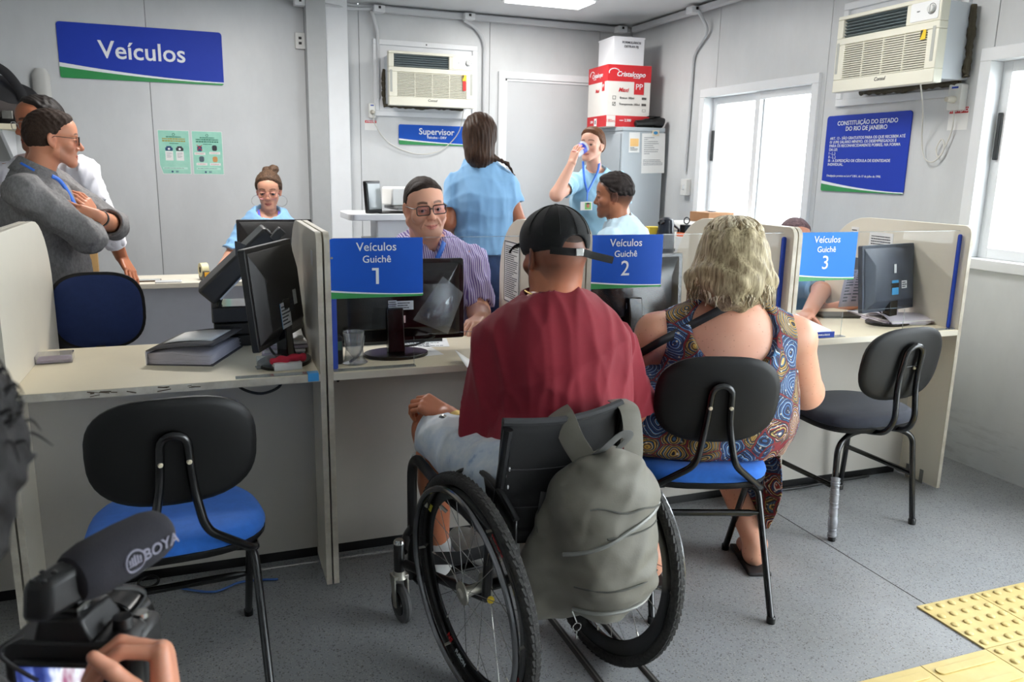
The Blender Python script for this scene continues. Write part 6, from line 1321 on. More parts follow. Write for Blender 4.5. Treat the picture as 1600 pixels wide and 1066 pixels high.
# ------------------------------------------------------------------ person with the short dark haircut, turned away at window 2
def youth():
    Y = 3.95; M = headM((-.84, .50, -.05)); s = .98; t = N(at(959, 308, Y)); skin = (172, 114, 84)
    nb = N(at(968, 352, Y+.0)); front = A((-.75, .66, 0)); lat = A((.66, .75, 0)); shL, shR = nb-lat*.19+A((0, 0, -.075)), nb+lat*.19+A((0, 0, -.075)); elL = shL+front*.12+A((0, 0, -.24)); wrL = elL+front*.22; elR = shR+front*.12+A((0, 0, -.24)); wrR = elR+front*.22
    pel = A((nb[0]+.06, nb[1]-.03, .57)); tor = [(pel, .16, .12), (A((nb[0]+.05, nb[1]-.03, .78)), .15, .11), (A((nb[0]+.03, nb[1]-.02, .98)), .175, .115), (nb+A((.01, 0, -.05)), .11, .08)]
    hs = [hand_vol(hand_prims(w, nv(w-e), (0, 0, -1), 1, size=1), (e, w, .04, .028), .005) for w, e in ((wrL, elL), (wrR, elR))]
    Lb = torso([(p, w*.93, d*.93) for p, w, d in tor], front)+limb([shR, elR, wrR], [.052, .044, .029])+limb([shL, elL, wrL], [.052, .044, .029])+[('+', Cone(nb, shR, .05, .05), .03), ('+', Cone(nb, shL, .05, .05), .03)]
    ln = [(-.12, -.06), (-.05, -.052), (-.03, -.03), (-.022, .012), (.018, .018), (.034, .030), (.055, .050), (.075, .068), (.09, .084), (.14, .12)]
    fd = hairline_fn(ln, -.075)
    b = person('seated person with short dark faded hair and pale blue T-shirt, in profile', skin, M, t, s, dict(w=.96, jaw=.95, nose=1.0), dict(brow=(24, 18, 16), browt=1.2, stubble=(70, 50, 44), stub=.35, scalp=(40, 31, 29), scalpfn=lambda x, y, z: fd(x, y, z)*.92*smoothstep(-.080, .005, z)), Lb, hs, (t+A((.015, -.012, -.05))*s, nb+A((0, 0, -.05)), .056, .062))
    L = torso(tor, front, .04, .018)+[('+', Cone(nb+A((0, 0, -.05)), shR, .058, .066), .04), ('+', Cone(nb+A((0, 0, -.05)), shL, .058, .066), .04), sleeve(shL, shL+(elL-shL)*.75, .072, .070, .82), sleeve(shR, shR+(elR-shR)*.75, .072, .070, .82)]
    shirt('t_shirt', mat('tee_white_blue', (196, 222, 236), .85, bump=.15, bscale=500, sheen=.2), b, L, .008, .006, 61, [(Half((0, 0, .57), (0, 0, -1)), 0, None)], Cone(nb+A((0, 0, .005)), nb+A((-.02, .015, .10)), .062, .078))
    seated_legs(pel, front, lat, MATS['jeans_dark'], b, waist=[('+', Cone(pel+A((0, 0, -.02)), pel+A((0, 0, .08)), .165, .155, front, 1.35), .03)])
    hair_cap(b, M, t, s, hair_mat('hair_black_curly', (20, 16, 15), (50, 42, 40), .5, (1, 1, 1), 120, .8), [(z, y-(.02 if z < .02 else 0)) for z, y in ln], -.012, (.014, .004), bump=.0035, freq=150, top=.004)
    P = [nb+A((math.cos(a)*.066, math.sin(a)*.066, .022-.010*math.cos(a-2.4))) for a in [-2.6+3.6*i/12 for i in range(13)]]
    vs = MB(); 
    pts = [Vector(p.tolist()) for p in P]; mb = MB(); mb.add([q for p in pts for q in (p-V(0, 0, .009), p+V(0, 0, .009))], [(2*i, 2*i+2, 2*i+3, 2*i+1) for i in range(len(pts)-1)]); mb.build('lanyard', M_lany, b, True, solid=.0015)
youth()
# ------------------------------------------------------------------ person behind window 3, only forehead and one arm in view
def p10():
    Y = 3.62; M = headM((-.35, -.93, -.12)); s = 1.0; t = N(at(1241, 378, Y)); skin = (196, 140, 116)
    nb = N(at(1241, 425, Y+.06)); front = A((-.1, -.99, 0)); shL, shR = nb+A((.19, .04, -.08)), nb+A((-.19, .04, -.08)); elL = N(at(1283, 455, Y-.20)); wrL = N(atz(1262, 492, .80)); elR = shR+A((-.04, -.14, -.20)); wrR = A((elR[0]+.16, 3.1, .80))
    pel = A((nb[0], nb[1]+.14, .58)); tor = [(pel, .165, .13), (A((nb[0], nb[1]+.10, .74)), .15, .12), (A((nb[0], nb[1]+.05, .86)), .17, .12), (nb+A((0, 0, -.06)), .11, .08)]
    hs = [hand_vol(hand_prims(w, d, (0, 0, -1), q, size=1), (e, w, .042, .030), .0045) for w, e, d, q in ((wrL, elL, (-.8, -.5, 0), 1), (wrR, elR, (.5, -.7, 0), -1))]
    Lb = torso([(p, w*.93, d*.93) for p, w, d in tor], front)+limb([shR, elR, wrR], [.05, .045, .03])+limb([shL, elL, wrL], [.052, .048, .031])+[('+', Cone(nb, shR, .05, .05), .03), ('+', Cone(nb, shL, .05, .05), .03)]
    b = person('person behind window 3, only the forehead above the side board and one arm in view', skin, M, t, s, dict(w=1.0), dict(brow=(46, 34, 30), browt=1.2), Lb, hs, (t+A((0, .012, -.05))*s, nb+A((0, 0, -.04)), .055, .06))
    L = torso(tor, front, .04, .018)+[('+', Cone(nb+A((0, 0, -.05)), shR, .058, .066), .04), ('+', Cone(nb+A((0, 0, -.05)), shL, .058, .066), .04), ('+', Cone(shL, elL+(shL-elL)*.35, .07, .066), .03), sleeve(shL, elL+(shL-elL)*.16, .070, .070, .82), sleeve(shR, shR+(elR-shR)*.75, .072, .070, .82)]
    shirt('t_shirt', M_tee, b, L, .008, .006, 71, [(Half((0, 0, .58), (0, 0, -1)), 0, None)], Cone(nb, nb+A((0, -.02, .10)), .062, .078))
    seated_legs(pel, front, (1, 0, 0), MATS['jeans_dark'], b, waist=[('+', Cone(pel+A((0, 0, -.02)), pel+A((0, 0, .06)), .17, .165, front, 1.3), .03)])
    ln = [(-.12, -.06), (-.03, -.03), (.0, .0), (.03, .026), (.055, .042), (.078, .060), (.09, .074), (.14, .11)]
    hair_cap(b, M, t, s, hair_mat('hair_greyish', (74, 58, 60), (128, 104, 108), .5, (1, .3, 1), 150, .5), ln, -.06, (.010, .008), bump=.001, freq=170)
p10()
# ------------------------------------------------------------------ person in the red T-shirt in the wheelchair
def red_man():
    Y = 2.13; M = headM((-.12, .985, -.10), (0, .10, 1)); s = 1.06; t = N(at(866, 402, Y)); skin = (186, 116, 84)
    nb = N(at(862, 478, Y-.03)); lat = nv(A((.985, .16, 0))); front = nv(A((-.16, .985, 0))); shL, shR = N(at(784, 540, Y+.0)), N(at(952, 542, Y+.05))
    elL = N(at(760, 712, Y-.02)); wrL = N(at(702, 652, 2.28)); elR = N(at(985, 640, Y+.10)); wrR = elR+A((-.05, .27, .03))
    pel = A((.845, 2.03, .56)); wst = N(at(885, 640, Y-.05)); chest = N(at(872, 560, Y-.03))
    tor = [(pel, .185, .14), (wst, .185, .135), (chest, .20, .14), (nb+A((0, .01, -.085)), .115, .085)]
    hd = nv(N(at(666, 632, 2.33))-wrL)
    hL = hand_prims(wrL, hd, nv(A((.1, .45, -.85))), -1, (.75, .9, .6), 1.06, .04, (.75, .45, .45), .5); hR = hand_prims(wrR, (0, 1, 0), (-.6, 0, -.8), -1, (.4, .6, .4), 1.05)
    Lb = torso([(p, w*.93, d*.93) for p, w, d in tor], front)+limb([shL, elL, wrL], [.062, .052, .034])+limb([shR, elR, wrR], [.062, .052, .034])+[('+', Cone(nb, shL, .06, .06), .04), ('+', Cone(nb, shR, .06, .06), .04)]
    # legs: bare knees and calves
    W = lambda x, y, z: A((WCX+x*math.cos(WRZ)-y*math.sin(WRZ), WCY+x*math.sin(WRZ)+y*math.cos(WRZ), z))
    for q in (-1, 1):
        hip, kn, an = W(q*.09, .10, .585), W(q*.105, .50, .60), W(q*.085, .50, .17); Lb += limb([hip, kn], [.085, .062])+limb([kn, kn*.6+an*.4+A((0, -.012, 0)), an], [.058, .052, .036])
    ln = [(-.14, -.06), (-.06, -.055), (-.035, -.030), (-.03, .012), (.02, .018), (.04, .03), (.14, .12)]
    fd = hairline_fn(ln, -.088)
    b = person('person in a dark red T-shirt and black cap sitting in the wheelchair', skin, M, t, s, dict(w=1.0, jaw=1.05), dict(brow=(30, 22, 20), stubble=(26, 20, 18), stub=.9, scalp=(84, 62, 54), scalpfn=lambda x, y, z: fd(x, y, z)*.75*smoothstep(-.095, -.02, z)), Lb,
        [hand_vol(hL, (elL, wrL, .046, .033), .0028), hand_vol(hR, (elR, wrR, .045, .033), .004)], (t+A((.004, -.022, -.05))*s, nb+A((0, .015, -.05)), .066*s, .078), hh=.0028)
    L = torso(tor, front, .05, .018)+[('+', Cone(nb+A((0, .0, -.065)), shL, .066, .074), .05), ('+', Cone(nb+A((0, .0, -.075)), shR, .066, .074), .05), ('+', Cone(shL, elL, .078, .080), .03), sleeve(shL, elL+(shL-elL)*.10, .082, .086, .82), sleeve(shR, elR+(shR-elR)*.02, .084, .085, .82)]
    m = mat('red_jersey', (128, 14, 34), .85, var=.10, scale=8, bump=.25, bscale=600, sheen=.08)
    sh = shirt('t_shirt', m, b, L, .006, .010, 83, [(Half((0, 0, .50), (0, 0, -1)), 0, None)], [Cone(nb+A((0, .02, .005)), nb+A((0, .035, .10)), .074, .098)], an=(1, .6, .3), lo=14, hi=38)
    P = [nb+A((math.cos(a)*.079, .020+math.sin(a)*.074, .020+.010*math.sin(a))) for a in [2*PI*i/40 for i in range(40)]]
    MB().tube([Vector(p.tolist()) for p in P], .009, 8, closed=True, flat=1.6).build('neck_rib', m, sh, True)
    cl = MB()
    for i in range(46):
        a = PI+PI*i/46; p = nb+A((math.cos(a)*.0755, .016+math.sin(a)*.072, .044+.012*math.sin(a))); cl.sphere(p.tolist(), (.0042, .0042, .0032), 8, 5)
    cl.build('neck_chain', mat('gold', (206, 176, 110), .3, metal=.9), b, True)
    # shorts
    Ls = [('+', Cone(W(-.09, .06, .585), W(-.108, .44, .605), .105, .086), .02), ('+', Cone(W(.09, .06, .585), W(.108, .44, .605), .105, .086), .02), ('+', Cone(W(-.1, .05, .58), W(.1, .05, .58), .115, .115), .03)]
    v = simple_vol(Ls, .006); cloth(v, .007, 91, lo=20, hi=60, an=(1, 1, 1))
    for q in (-1, 1): v.cut(Half(W(q*.107, .455, .60), nv(W(0, 1, 0)-W(0, 0, 0))), .002)
    v.cut(Half((0, 0, .512), (0, 0, -1)), .01)
    t_ = NT('bleached_denim'); n = t_.ramp(t_.noise(11, 4, .6), [(.42, (226, 230, 234)), (.62, (196, 208, 222)), (.72, (96, 124, 172))]); t_.p(Base_Color=n, Roughness=.85); t_.bump(t_.noise(400, 2, .5), .3, .001)
    so = mesh_np('shorts', [v.mesh()], t_.m, b)
    rr = random.Random(6); fr = MB()
    for i in range(26):
        a = rr.uniform(-2.6, .8); q = -1; o = W(q*.107+.088*math.cos(a), .455, .605+.086*math.sin(a)); e = o+A((rr.uniform(-.02, .01), rr.uniform(.0, .02), -rr.uniform(.015, .06))); fr.tube(spline([o.tolist(), ((o+e)/2+A((rr.uniform(-.01, .01), .008, 0))).tolist(), e.tolist()], 4), .0013, 5)
    fr.build('frayed_threads', mat('thread_white', (226, 226, 220), .9), so, True)['kind'] = 'stuff'
    ms = mat('white_trainer', (222, 220, 216), .6, var=.1, scale=40)
    for q in (-1, 1):
        a = W(q*.085, .50, .10); f = W(q*.085, .71, .085)-a
        v = simple_vol([('+', Cone(a+A((0, 0, .035)), a+f*.6+A((0, 0, .03)), .045, .043), .02), ('+', Cone(a+f*.6+A((0, 0, .028)), a+f*.85+A((0, 0, .026)), .046, .038), .02), ('+', Cone(a+A((0, 0, .04)), a+A((0, 0, .095)), .043, .042), .02)], .006); v.cut(Half((0, 0, .088), (0, 0, -1)), .003)
        mesh_np('trainer', [v.mesh()], ms, b); a2 = W(q*.085, .50, .16); MB().lathe([(.039, -.02), (.044, 0), (.044, .05), (.040, .07)], 18, None, a2.tolist()).build('sock', mat('sock_white', (214, 214, 212), .9, bump=.4), b, True)
    # watch
    d = nv(wrL-elL); R = Vector(d.tolist()).to_track_quat('Z', 'Y').to_matrix(); p = wrL-d*.03; gold = MATS['gold']
    w = MB().lathe([(.0365, -.010), (.040, -.010), (.040, .010), (.0365, .010)], 22, R, p.tolist()).build('watch', gold, b, True); o = p+A((-.038, -.016, .012))
    Rc = Vector((-.85, -.35, .35)).to_track_quat('Z', 'Y').to_matrix(); MB().lathe([(0, 0), (.021, 0), (.021, .010), (.018, .013), (0, .013)], 22, Rc, o.tolist()).build('watch_case', mat('steel_case', (176, 176, 172), .25, metal=1), w, True); MB().lathe([(0, .0132), (.0165, .0132), (.0165, .0138), (0, .0138)], 22, Rc, o.tolist()).build('dial', mat('dial_grey', (92, 98, 108), .3), w, True)
    # cap
    mc = mat('cap_black', (9, 9, 10), .85, bump=.5, bscale=500, sheen=.05); T = lambda q: Tr(q, M, s, t)
    v = simple_vol([('+', T(Ell((0, -.012, .046), (.085, .107, .092))), 0), ('+', T(Ell((0, .03, .05), (.078, .070, .074))), .03), ('+', T(Ell((0, -.012, .139), (.008, .008, .005))), .004)], .004)
    v.cut(Half(t+M@A((0, 0, .012))*s, M@nv(A((0, -.10, -1)))), .003)
    v.sub(T(Ell((0, -.12, .018), (.038, .05, .040))), .003)
    mesh_np('cap', [v.mesh()], mc, b); H = hl(M, t, s)
    capo = b.children[-1]
    mesh_np('scalp_hair', [simple_vol([('+', T(Ell((0, -.012, .040), (.0775, .0985, .085))), 0)], .004).cut(Half(t+M@A((0, 0, .005))*s, M@nv(A((0, 0, -1)))), .002).mesh()], mat('cropped_hair', (64, 50, 44), .9, bump=.6, bscale=600), b)
    MB().grid(lambda u, v_: H(-.085+.17*u, .055+.105*math.sin(PI*(.04+.92*u))**.7*v_+.02*v_, .034+.018*math.sin(PI*u)-.022*v_*v_), 17, 8).build('visor', mc, capo, True, solid=.005)
    for k in range(6):
        a = PI*k/6; MB().tube([H(.0865*math.cos(a)*math.cos(e), -.012+.109*math.sin(a)*math.cos(e), .046+.094*math.sin(e)) for e in [.15+(PI-.3)*i/24 for i in range(25)]], .0014, 5).build('seam', mat('cap_seam', (12, 12, 13), .8), capo, True)
    arc = [H(.040*math.cos(a), -.108+.012*abs(math.cos(a)), .020+.040*math.sin(a)) for a in [PI*i/14 for i in range(15)]]; MB().tube(arc, .003, 6).build('opening_edge', mc, capo, True)
    st = [H(-.062, -.085, .020), H(-.03, -.108, .016), H(.0, -.116, .013), H(.03, -.112, .010), H(.055, -.106, .004), H(.115, -.112, -.010)]
    MB().tube(spline(st, 5), .0105, 8, flat=.18, up=(0, -1, 0)).build('strap', mc, capo, True); MB().box(tuple(H(.006, -.120, .013)), (.024, .006, .022), rot('Z', .0)).build('buckle', M_steel, capo, True, bevel=.002)
red_man()
# ------------------------------------------------------------------ person with grey blond hair on the second visitor chair
def dress_mat():
    t = NT('paisley_print'); co = t.n('TexCoord').outputs['Object']
    wv = t.n('Mapping', {'Vector': co, 'Scale': (1, .8, 1)}).outputs[0]
    nz = t.n('TexNoise', {'Vector': wv, 'Scale': 9.0, 'Detail': 2.0})
    wob = t.n('VectorMath', {0: wv, 1: t.n('VectorMath', {0: nz.outputs['Color'], 3: .05}, operation='SCALE').outputs[0]}, operation='ADD').outputs[0]
    v1 = t.n('TexVoronoi', {'Vector': wob, 'Scale': 11.0}); d = v1.outputs['Distance']
    rings = t.math('FRACT', t.math('MULTIPLY', d, 8.0)); hue = t.n('SeparateColor', {0: v1.outputs['Color']}).outputs[0]
    ca = t.ramp(rings, [(0, (26, 44, 92)), (.22, (74, 128, 176)), (.42, (206, 214, 220)), (.5, (24, 34, 62)), (.72, (52, 96, 150)), (.88, (30, 24, 30))], 'CONSTANT')
    cb = t.ramp(rings, [(0, (96, 22, 28)), (.2, (206, 176, 100)), (.34, (24, 22, 28)), (.52, (150, 50, 40)), (.7, (226, 220, 206)), (.82, (36, 60, 96))], 'CONSTANT')
    cc = t.ramp(rings, [(0, (176, 140, 60)), (.25, (56, 42, 34)), (.45, (196, 160, 84)), (.6, (60, 92, 120)), (.8, (24, 20, 24))], 'CONSTANT')
    c = t.mix(t.ramp(hue, [(.0, 0.0), (.60, 1.0)], 'CONSTANT'), ca, cb); c = t.mix(t.ramp(hue, [(.0, 0.0), (.8, 1.0)], 'CONSTANT'), c, cc)
    v2 = t.n('TexVoronoi', {'Vector': wob, 'Scale': 46.0}); f = t.ramp(v2.outputs['Distance'], [(.0, 1.0), (.12, 1.0), (.2, 0.0)]); c = t.mix(t.math('MULTIPLY', f, .8), c, (214, 204, 176))
    ed = t.n('TexVoronoi', {'Vector': wob, 'Scale': 11.0}, feature='DISTANCE_TO_EDGE').outputs['Distance']; g = t.ramp(ed, [(.0, 1.0), (.018, 1.0), (.028, 0.0)], 'LINEAR'); c = t.mix(g, c, (120, 26, 34))
    ed2 = t.math('FRACT', t.math('MULTIPLY', ed, 22.0)); g2 = t.math('MULTIPLY', t.ramp(ed2, [(.35, 0.0), (.5, 1.0)]), t.ramp(ed, [(.10, 1.0), (.16, 0.0)])); c = t.mix(t.math('MULTIPLY', g2, .7), c, (20, 22, 30))
    t.p(Base_Color=c, Roughness=.75); t.bump(t.noise(400, 2, .5), .15, .001); return t.m
def blond():
    Y = 2.30; M = headM((.45, .88, -.12)); s = 1.0; t = N(at(1142, 408, Y)); skin = (222, 166, 138); R2 = -.33
    nb = N(at(1138, 478, Y-.02)); lat = nv(A((.945, -.325, 0))); front = nv(A((.325, .945, 0))); shL, shR = N(at(1026, 522, Y+.08)), N(at(1240, 528, Y-.06))
    elL = N(at(1005, 600, Y+.22)); wrL = elL+A((.12, .22, .0)); elR = N(at(1258, 612, Y+.04)); wrR = elR+A((.02, .24, .07))
    wst = N(at(1138, 640, Y-.01)); chest = N(at(1136, 570, Y-.01)); pel = A((1.60, 2.36, .56))
    tor = [(pel, .25, .20), (wst, .222, .175), (chest, .215, .15), (nb+A((0, 0, -.085)), .14, .10)]
    hs = [hand_vol(hand_prims(w, nv(w-e), (0, 0, -1), q, size=.95), (e, w, .048, .032), .0045) for w, e, q in ((wrL, elL, 1), (wrR, elR, -1))]
    W = lambda x, y, z: A((1.563+x*.945+y*.325, 2.305-x*.325+y*.945, z))
    kn = [W(-.13, .42, .50), W(.14, .40, .50)]; an = [N(atz(1018, 868, .09)), N(atz(1180, 850, .09))]
    Lb = torso([(p, w*.96, d*.96) for p, w, d in tor], front, .04)+limb([shL, elL, wrL], [.064, .058, .034])+limb([shR, elR, elR], [.068, .064, .06])+limb([elR, wrR], [.060, .034])+[('+', Cone(nb+A((0, 0, -.05)), shL, .075, .066), .05), ('+', Cone(nb+A((0, 0, -.05)), shR, .075, .068), .05)]
    for k, a, q in ((kn[0], an[0], -1), (kn[1], an[1], 1)): Lb += limb([W(q*.10, .05, .58), k], [.10, .075])+limb([k, k*.6+a*.4, a, a+A((0, 0, -.03))], [.07, .062, .040, .042])+[('+', Cone(a+A((0, 0, -.045)), a+front*.13+A((0, 0, -.06)), .038, .026), .02)]
    skin_mat('skin_%d_%d_%d' % skin, skin, freckles=1)
    b = person('person with grey blond hair and patterned dress, seated on a visitor chair', skin, M, t, s, dict(w=.97, jaw=.95, cheek=.5, dbl=.6), dict(brow=(120, 96, 70)), Lb, hs, (t+A((0, -.015, -.05))*s, nb+A((0, .01, -.06)), .060, .078), hb=.0065)
    for i, tr in enumerate(((1028, 500), (1085, 520), (1160, 508), (1190, 530), (1110, 540), (1125, 515), (1060, 535), (1170, 545), (1140, 530), (1098, 495))): pass
    # dress: cut low at the back, straps over the shoulders
    L = [(o, p, k) for o, p, k in torso([(p, w, d) for p, w, d in tor], front, .04, .012)]+[('+', Cone(nb+A((0, 0, -.05)), shL, .088, .079), .05), ('+', Cone(nb+A((0, 0, -.05)), shR, .088, .081), .05), ('+', Cone(W(-.14, .0, .575), W(-.15, .40, .525), .165, .115), .05), ('+', Cone(W(.14, .0, .575), W(.16, .38, .525), .165, .115), .05), ('+', Cone(W(0, -.04, .575), W(0, .38, .53), .155, .12), .05)]
    v = simple_vol(L, .006); cloth(v, .006, 102, lo=14, hi=40)
    mid = nb+A((0, 0, -.10)); 
    v.sub(Ell(mid-front*.15+A((.0, 0, .075)), (.165, .17, .165), np.stack([lat, front, A((0, 0, 1))], 1)), .006)      # back neckline
    v.sub(Ell(mid+front*.10+A((0, 0, .09)), (.10, .14, .13), np.stack([lat, front, A((0, 0, 1))], 1)), .006)
    for p, q in ((shL, -1), (shR, 1)): v.cut(Not(And(Half(p+lat*q*-.018, -lat*q), Half((0, 0, nb[2]-.215), (0, 0, -1)))), .006, (p-.22, p+.2)); 
    v.cut(Half((0, 0, .470), (0, 0, -1)), .006)
    md = dress_mat(); dr = mesh_np('dress', [v.mesh()], md, b)
    # skirt hanging beside and in front of the seat
    sk = MB(); fn = lambda u, w_: tuple(W(.275+.03*math.sin(9*u+1)*w_+.012*math.sin(30*u), -.06+.50*u, .53-(.40-.10*u)*w_*(1 if u > .12 else .35+5*u)))
    sk.grid(fn, 26, 12); sk.grid(lambda u, w_: tuple(W(-.2+.42*u, .50+.02*math.sin(14*u)*w_+.0, .54-.36*w_)), 26, 12); sk.build('skirt_drape', md, b, True, solid=.004)
    for a in an: v2 = MB().box((a+front*.04+A((0, 0, -.082))).tolist(), (.085, .24, .014), rot('Z', -.33)); so = v2.build('sandal', mat('sandal_black', (26, 22, 22), .6), b, True, bevel=.006); MB().tube(spline([(a+front*.02+lat*-.045+A((0, 0, -.075))).tolist(), (a+front*.07+A((0, 0, -.022))).tolist(), (a+front*.02+lat*.045+A((0, 0, -.075))).tolist()], 6), .009, 8, flat=.3).build('strap', mat('sandal_black', (26, 22, 22), .6), so, True)
    Z = lambda x, y, q: N(at(x, y, q))
    def onback(x, y):                              # march onto the back from the camera side
        p0 = A((0, 0, CH)); q = N(at(x, y, 2.0)); d = nv(q-p0); D = None
        vol = onback.vol
        for i in range(500):
            p = p0+d*(1.9+i*.003); I = [int(np.searchsorted(vol.ax[k], p[k])) for k in range(3)]
            if all(0 < I[k] < len(vol.ax[k])-1 for k in range(3)) and vol.D[I[0], I[1], I[2]] < 0: return p-d*.008
        return p0+d*2.3
    vb = simple_vol(Lb, .008); onback.vol = vb
    pts = [onback(x, y) for x, y in ((1000, 552), (1030, 535), (1060, 519), (1090, 503), (1120, 487), (1146, 473))]
    ribbon([pts[0]+A((-.03, .05, -.03))]+pts+[pts[-1]+A((.04, .05, .05))], .028, mat('strap_black', (26, 24, 25), .6), b, 'bag_strap', 6, .003, nrm=tuple((-front).tolist()))
    # hair: solid core and separate locks
    T = lambda q: Tr(q, M, s, t)
    core = [('+', T(Ell((0, -.014, .052), (.098, .114, .094))), 0), ('+', T(Cone((0, -.045, .02), (-.0, -.050, -.052), .108, .122)), .04), ('+', T(Cone((.066, -.01, .0), (.094, -.015, -.070), .05, .058)), .03), ('+', T(Cone((-.066, -.01, .0), (-.094, -.015, -.068), .05, .058)), .03)]
    v = simple_vol(core, .004)
    v.cut((lambda x, y, z: ((x-t[0])*M[0, 1]+(y-t[1])*M[1, 1]+(z-t[2])*M[2, 1])-.065, None, None), .01)
    lockw = lambda x, y, z: -.003+.0028*np.sin(95*x+14*z+4*np.sin(22*z+9*y))+.0015*np.sin(150*y+60*x-25*z)+.0022*np.sin(60*(x-y)+45*z)
    v.warp(lockw)
    hm = hair_mat('hair_grey_blond', (104, 88, 62), (206, 190, 152), .36, (1, 1, .10), 130, .7)
    ho = mesh_np('hair', [v.mesh()], hm, b)
    rr = random.Random(11); mb = MB(); mb2 = MB(); H = hl(M, t, s)
    for i in range(520):
        a = rr.uniform(-PI*1.02, .02) if rr.random() < .85 else rr.uniform(-PI, 0); k = rr.random()
        top = (.02*math.cos(a)*rr.uniform(.2, 2.2), -.02+.03*math.sin(a)*rr.uniform(.2, 2), .142-.01*k)
        ph = rr.uniform(0, 6.28); fr = rr.uniform(20, 34); amp = rr.uniform(.004, .010); ln = rr.uniform(.55, 1.0); out = rr.uniform(1.0, 1.055); pts = []
        for j in range(15):
            u = j/14*ln; th = u*PI*.56; zz = .052+.098*math.cos(min(th*1.55, PI/2)) if u < .36 else .052-.205*(u-.36)/.64
            fl = 1+.20*max(0, (u-.36)/.64)-.10*max(0, (u-.85)/.15); rad = math.sin(min(th*1.55+.12, PI/2))
            x = .101*math.cos(a)*rad*(fl+.28*max(0, (u-.36)/.64)); y = -.020+.112*math.sin(a)*rad*fl
            w = amp*math.sin(fr*u+ph)*min(1, u*2.2); tx, ty = -math.sin(a), math.cos(a); cu = .012*max(0, u-.8)/.2*math.sin(ph)
            pts.append(H((x+tx*w)*out+cu*tx, (y+ty*w)*out+cu*ty, zz+.006*math.sin(fr*.8*u+ph*2)*u))
        r0 = rr.uniform(.0028, .0058); (mb if i % 3 else mb2).tube(pts, [r0*(.35+1.0*math.sin(PI*min(1, .12+.88*j/14))) for j in range(15)], 5, flat=.6)
    mb.build('hair_locks', hair_mat('hair_lock_light', (178, 160, 126), (236, 226, 198), .34, (1, 1, .2), 90, .4), ho, True, smooth=180)['kind'] = 'stuff'
    mb2.build('hair_locks', hair_mat('hair_lock_dark', (94, 78, 56), (166, 146, 110), .38, (1, 1, .2), 90, .4), ho, True, smooth=180)['kind'] = 'stuff'
blond()
# ------------------------------------------------------------------ back desk and its things
ZB = .757
t = thing('back_desk', 'white desk along the back of the room, with the phones and the tape dispenser', 'desk', (.05, 5.1, 0))
MB().bb((-.72, 4.842, ZB-.028), (.70, 5.22, ZB)).build('desktop', M_lam, t, True, bevel=.002); MB().bb((-.70, 4.90, .10), (.68, 4.918, ZB-.028)).build('front_panel', mat('desk_panel_grey', (200, 203, 212), .45, var=.03), t, True)
for x in (-.70, .662): MB().bb((x, 4.87, 0), (x+.02, 5.20, ZB-.028)).build('side_panel', M_lam, t, True)
t = thing('wood_board', 'light brown wooden board standing behind the back desk, by the person in white', 'board', (-.66, 5.30, 0)); MB().bb((-.75, 5.28, 0), (-.615, 5.31, 1.02)).build('plank', mat('light_wood', (178, 142, 92), .6, var=.2, scale=12, stretch=(1, 1, .1)), t, True, bevel=.002)
def phone(label, c, rz, L, m, scr): 
    t = thing('mobile_phone', label, 'phone', c, rz); MB().prism(rrect(L, .072, .010, 4), 0, .008).build('body', m, t, bevel=.001); MB().prism(rrect(L-.012, .062, .006, 4), .008, .0086).build('screen', scr, t)
phone('dark-rimmed phone lying flat on the back desk', (atz(231, 435, ZB)[0], 4.955, ZB), .02, .155, mat('phone_brown', (90, 74, 60), .4), mat('phone_glass', (196, 200, 196), .15)); phone('pale phone lying on the front edge of the back desk', (atz(264, 440, ZB)[0], 4.885, ZB), .02, .14, mat('phone_pale', (206, 206, 204), .4), mat('phone_pale_glass', (220, 222, 222), .2))
c = atz(320, 432, ZB); t = thing('tape_dispenser', 'yellow and black tape dispenser on the back desk beside the hand', 'dispenser', (c[0], 4.94, ZB), .3)
MB().prism(rrect(.10, .05, .012, 4, 0, .028), -.018, .018, Matrix(((0, 0, 1), (1, 0, 0), (0, 1, 0)))).build('body', M_blk, t, bevel=.002); MB().lathe([(.018, -.020), (.040, -.020), (.040, .020), (.018, .020)], 20, rot('Y', PI/2), (0, .012, .058)).build('tape_roll', mat('tape_cream', (222, 214, 170), .5), t); MB().box((0, -.053, .03), (.030, .006, .04)).build('label', mat('yellow_label', (232, 170, 40), .5), t)
c = atz(333, 429, ZB); t = tag(MB().prism(rrect(.16, .12, .012, 4), 0, .003).build('mouse_pad', mat('pad_red', (198, 40, 70), .7)), 'small red mouse pad under the hand on the back desk', 'mouse pad'); t.location = (c[0]+.03, 5.03, ZB)
t = thing('computer_mouse', 'black computer mouse on the red pad', 'mouse', (c[0]+.05, 5.05, ZB+.003)); MB().sphere((0, 0, .012), (.03, .05, .018), 14, 8).build('shell', M_blk, t)
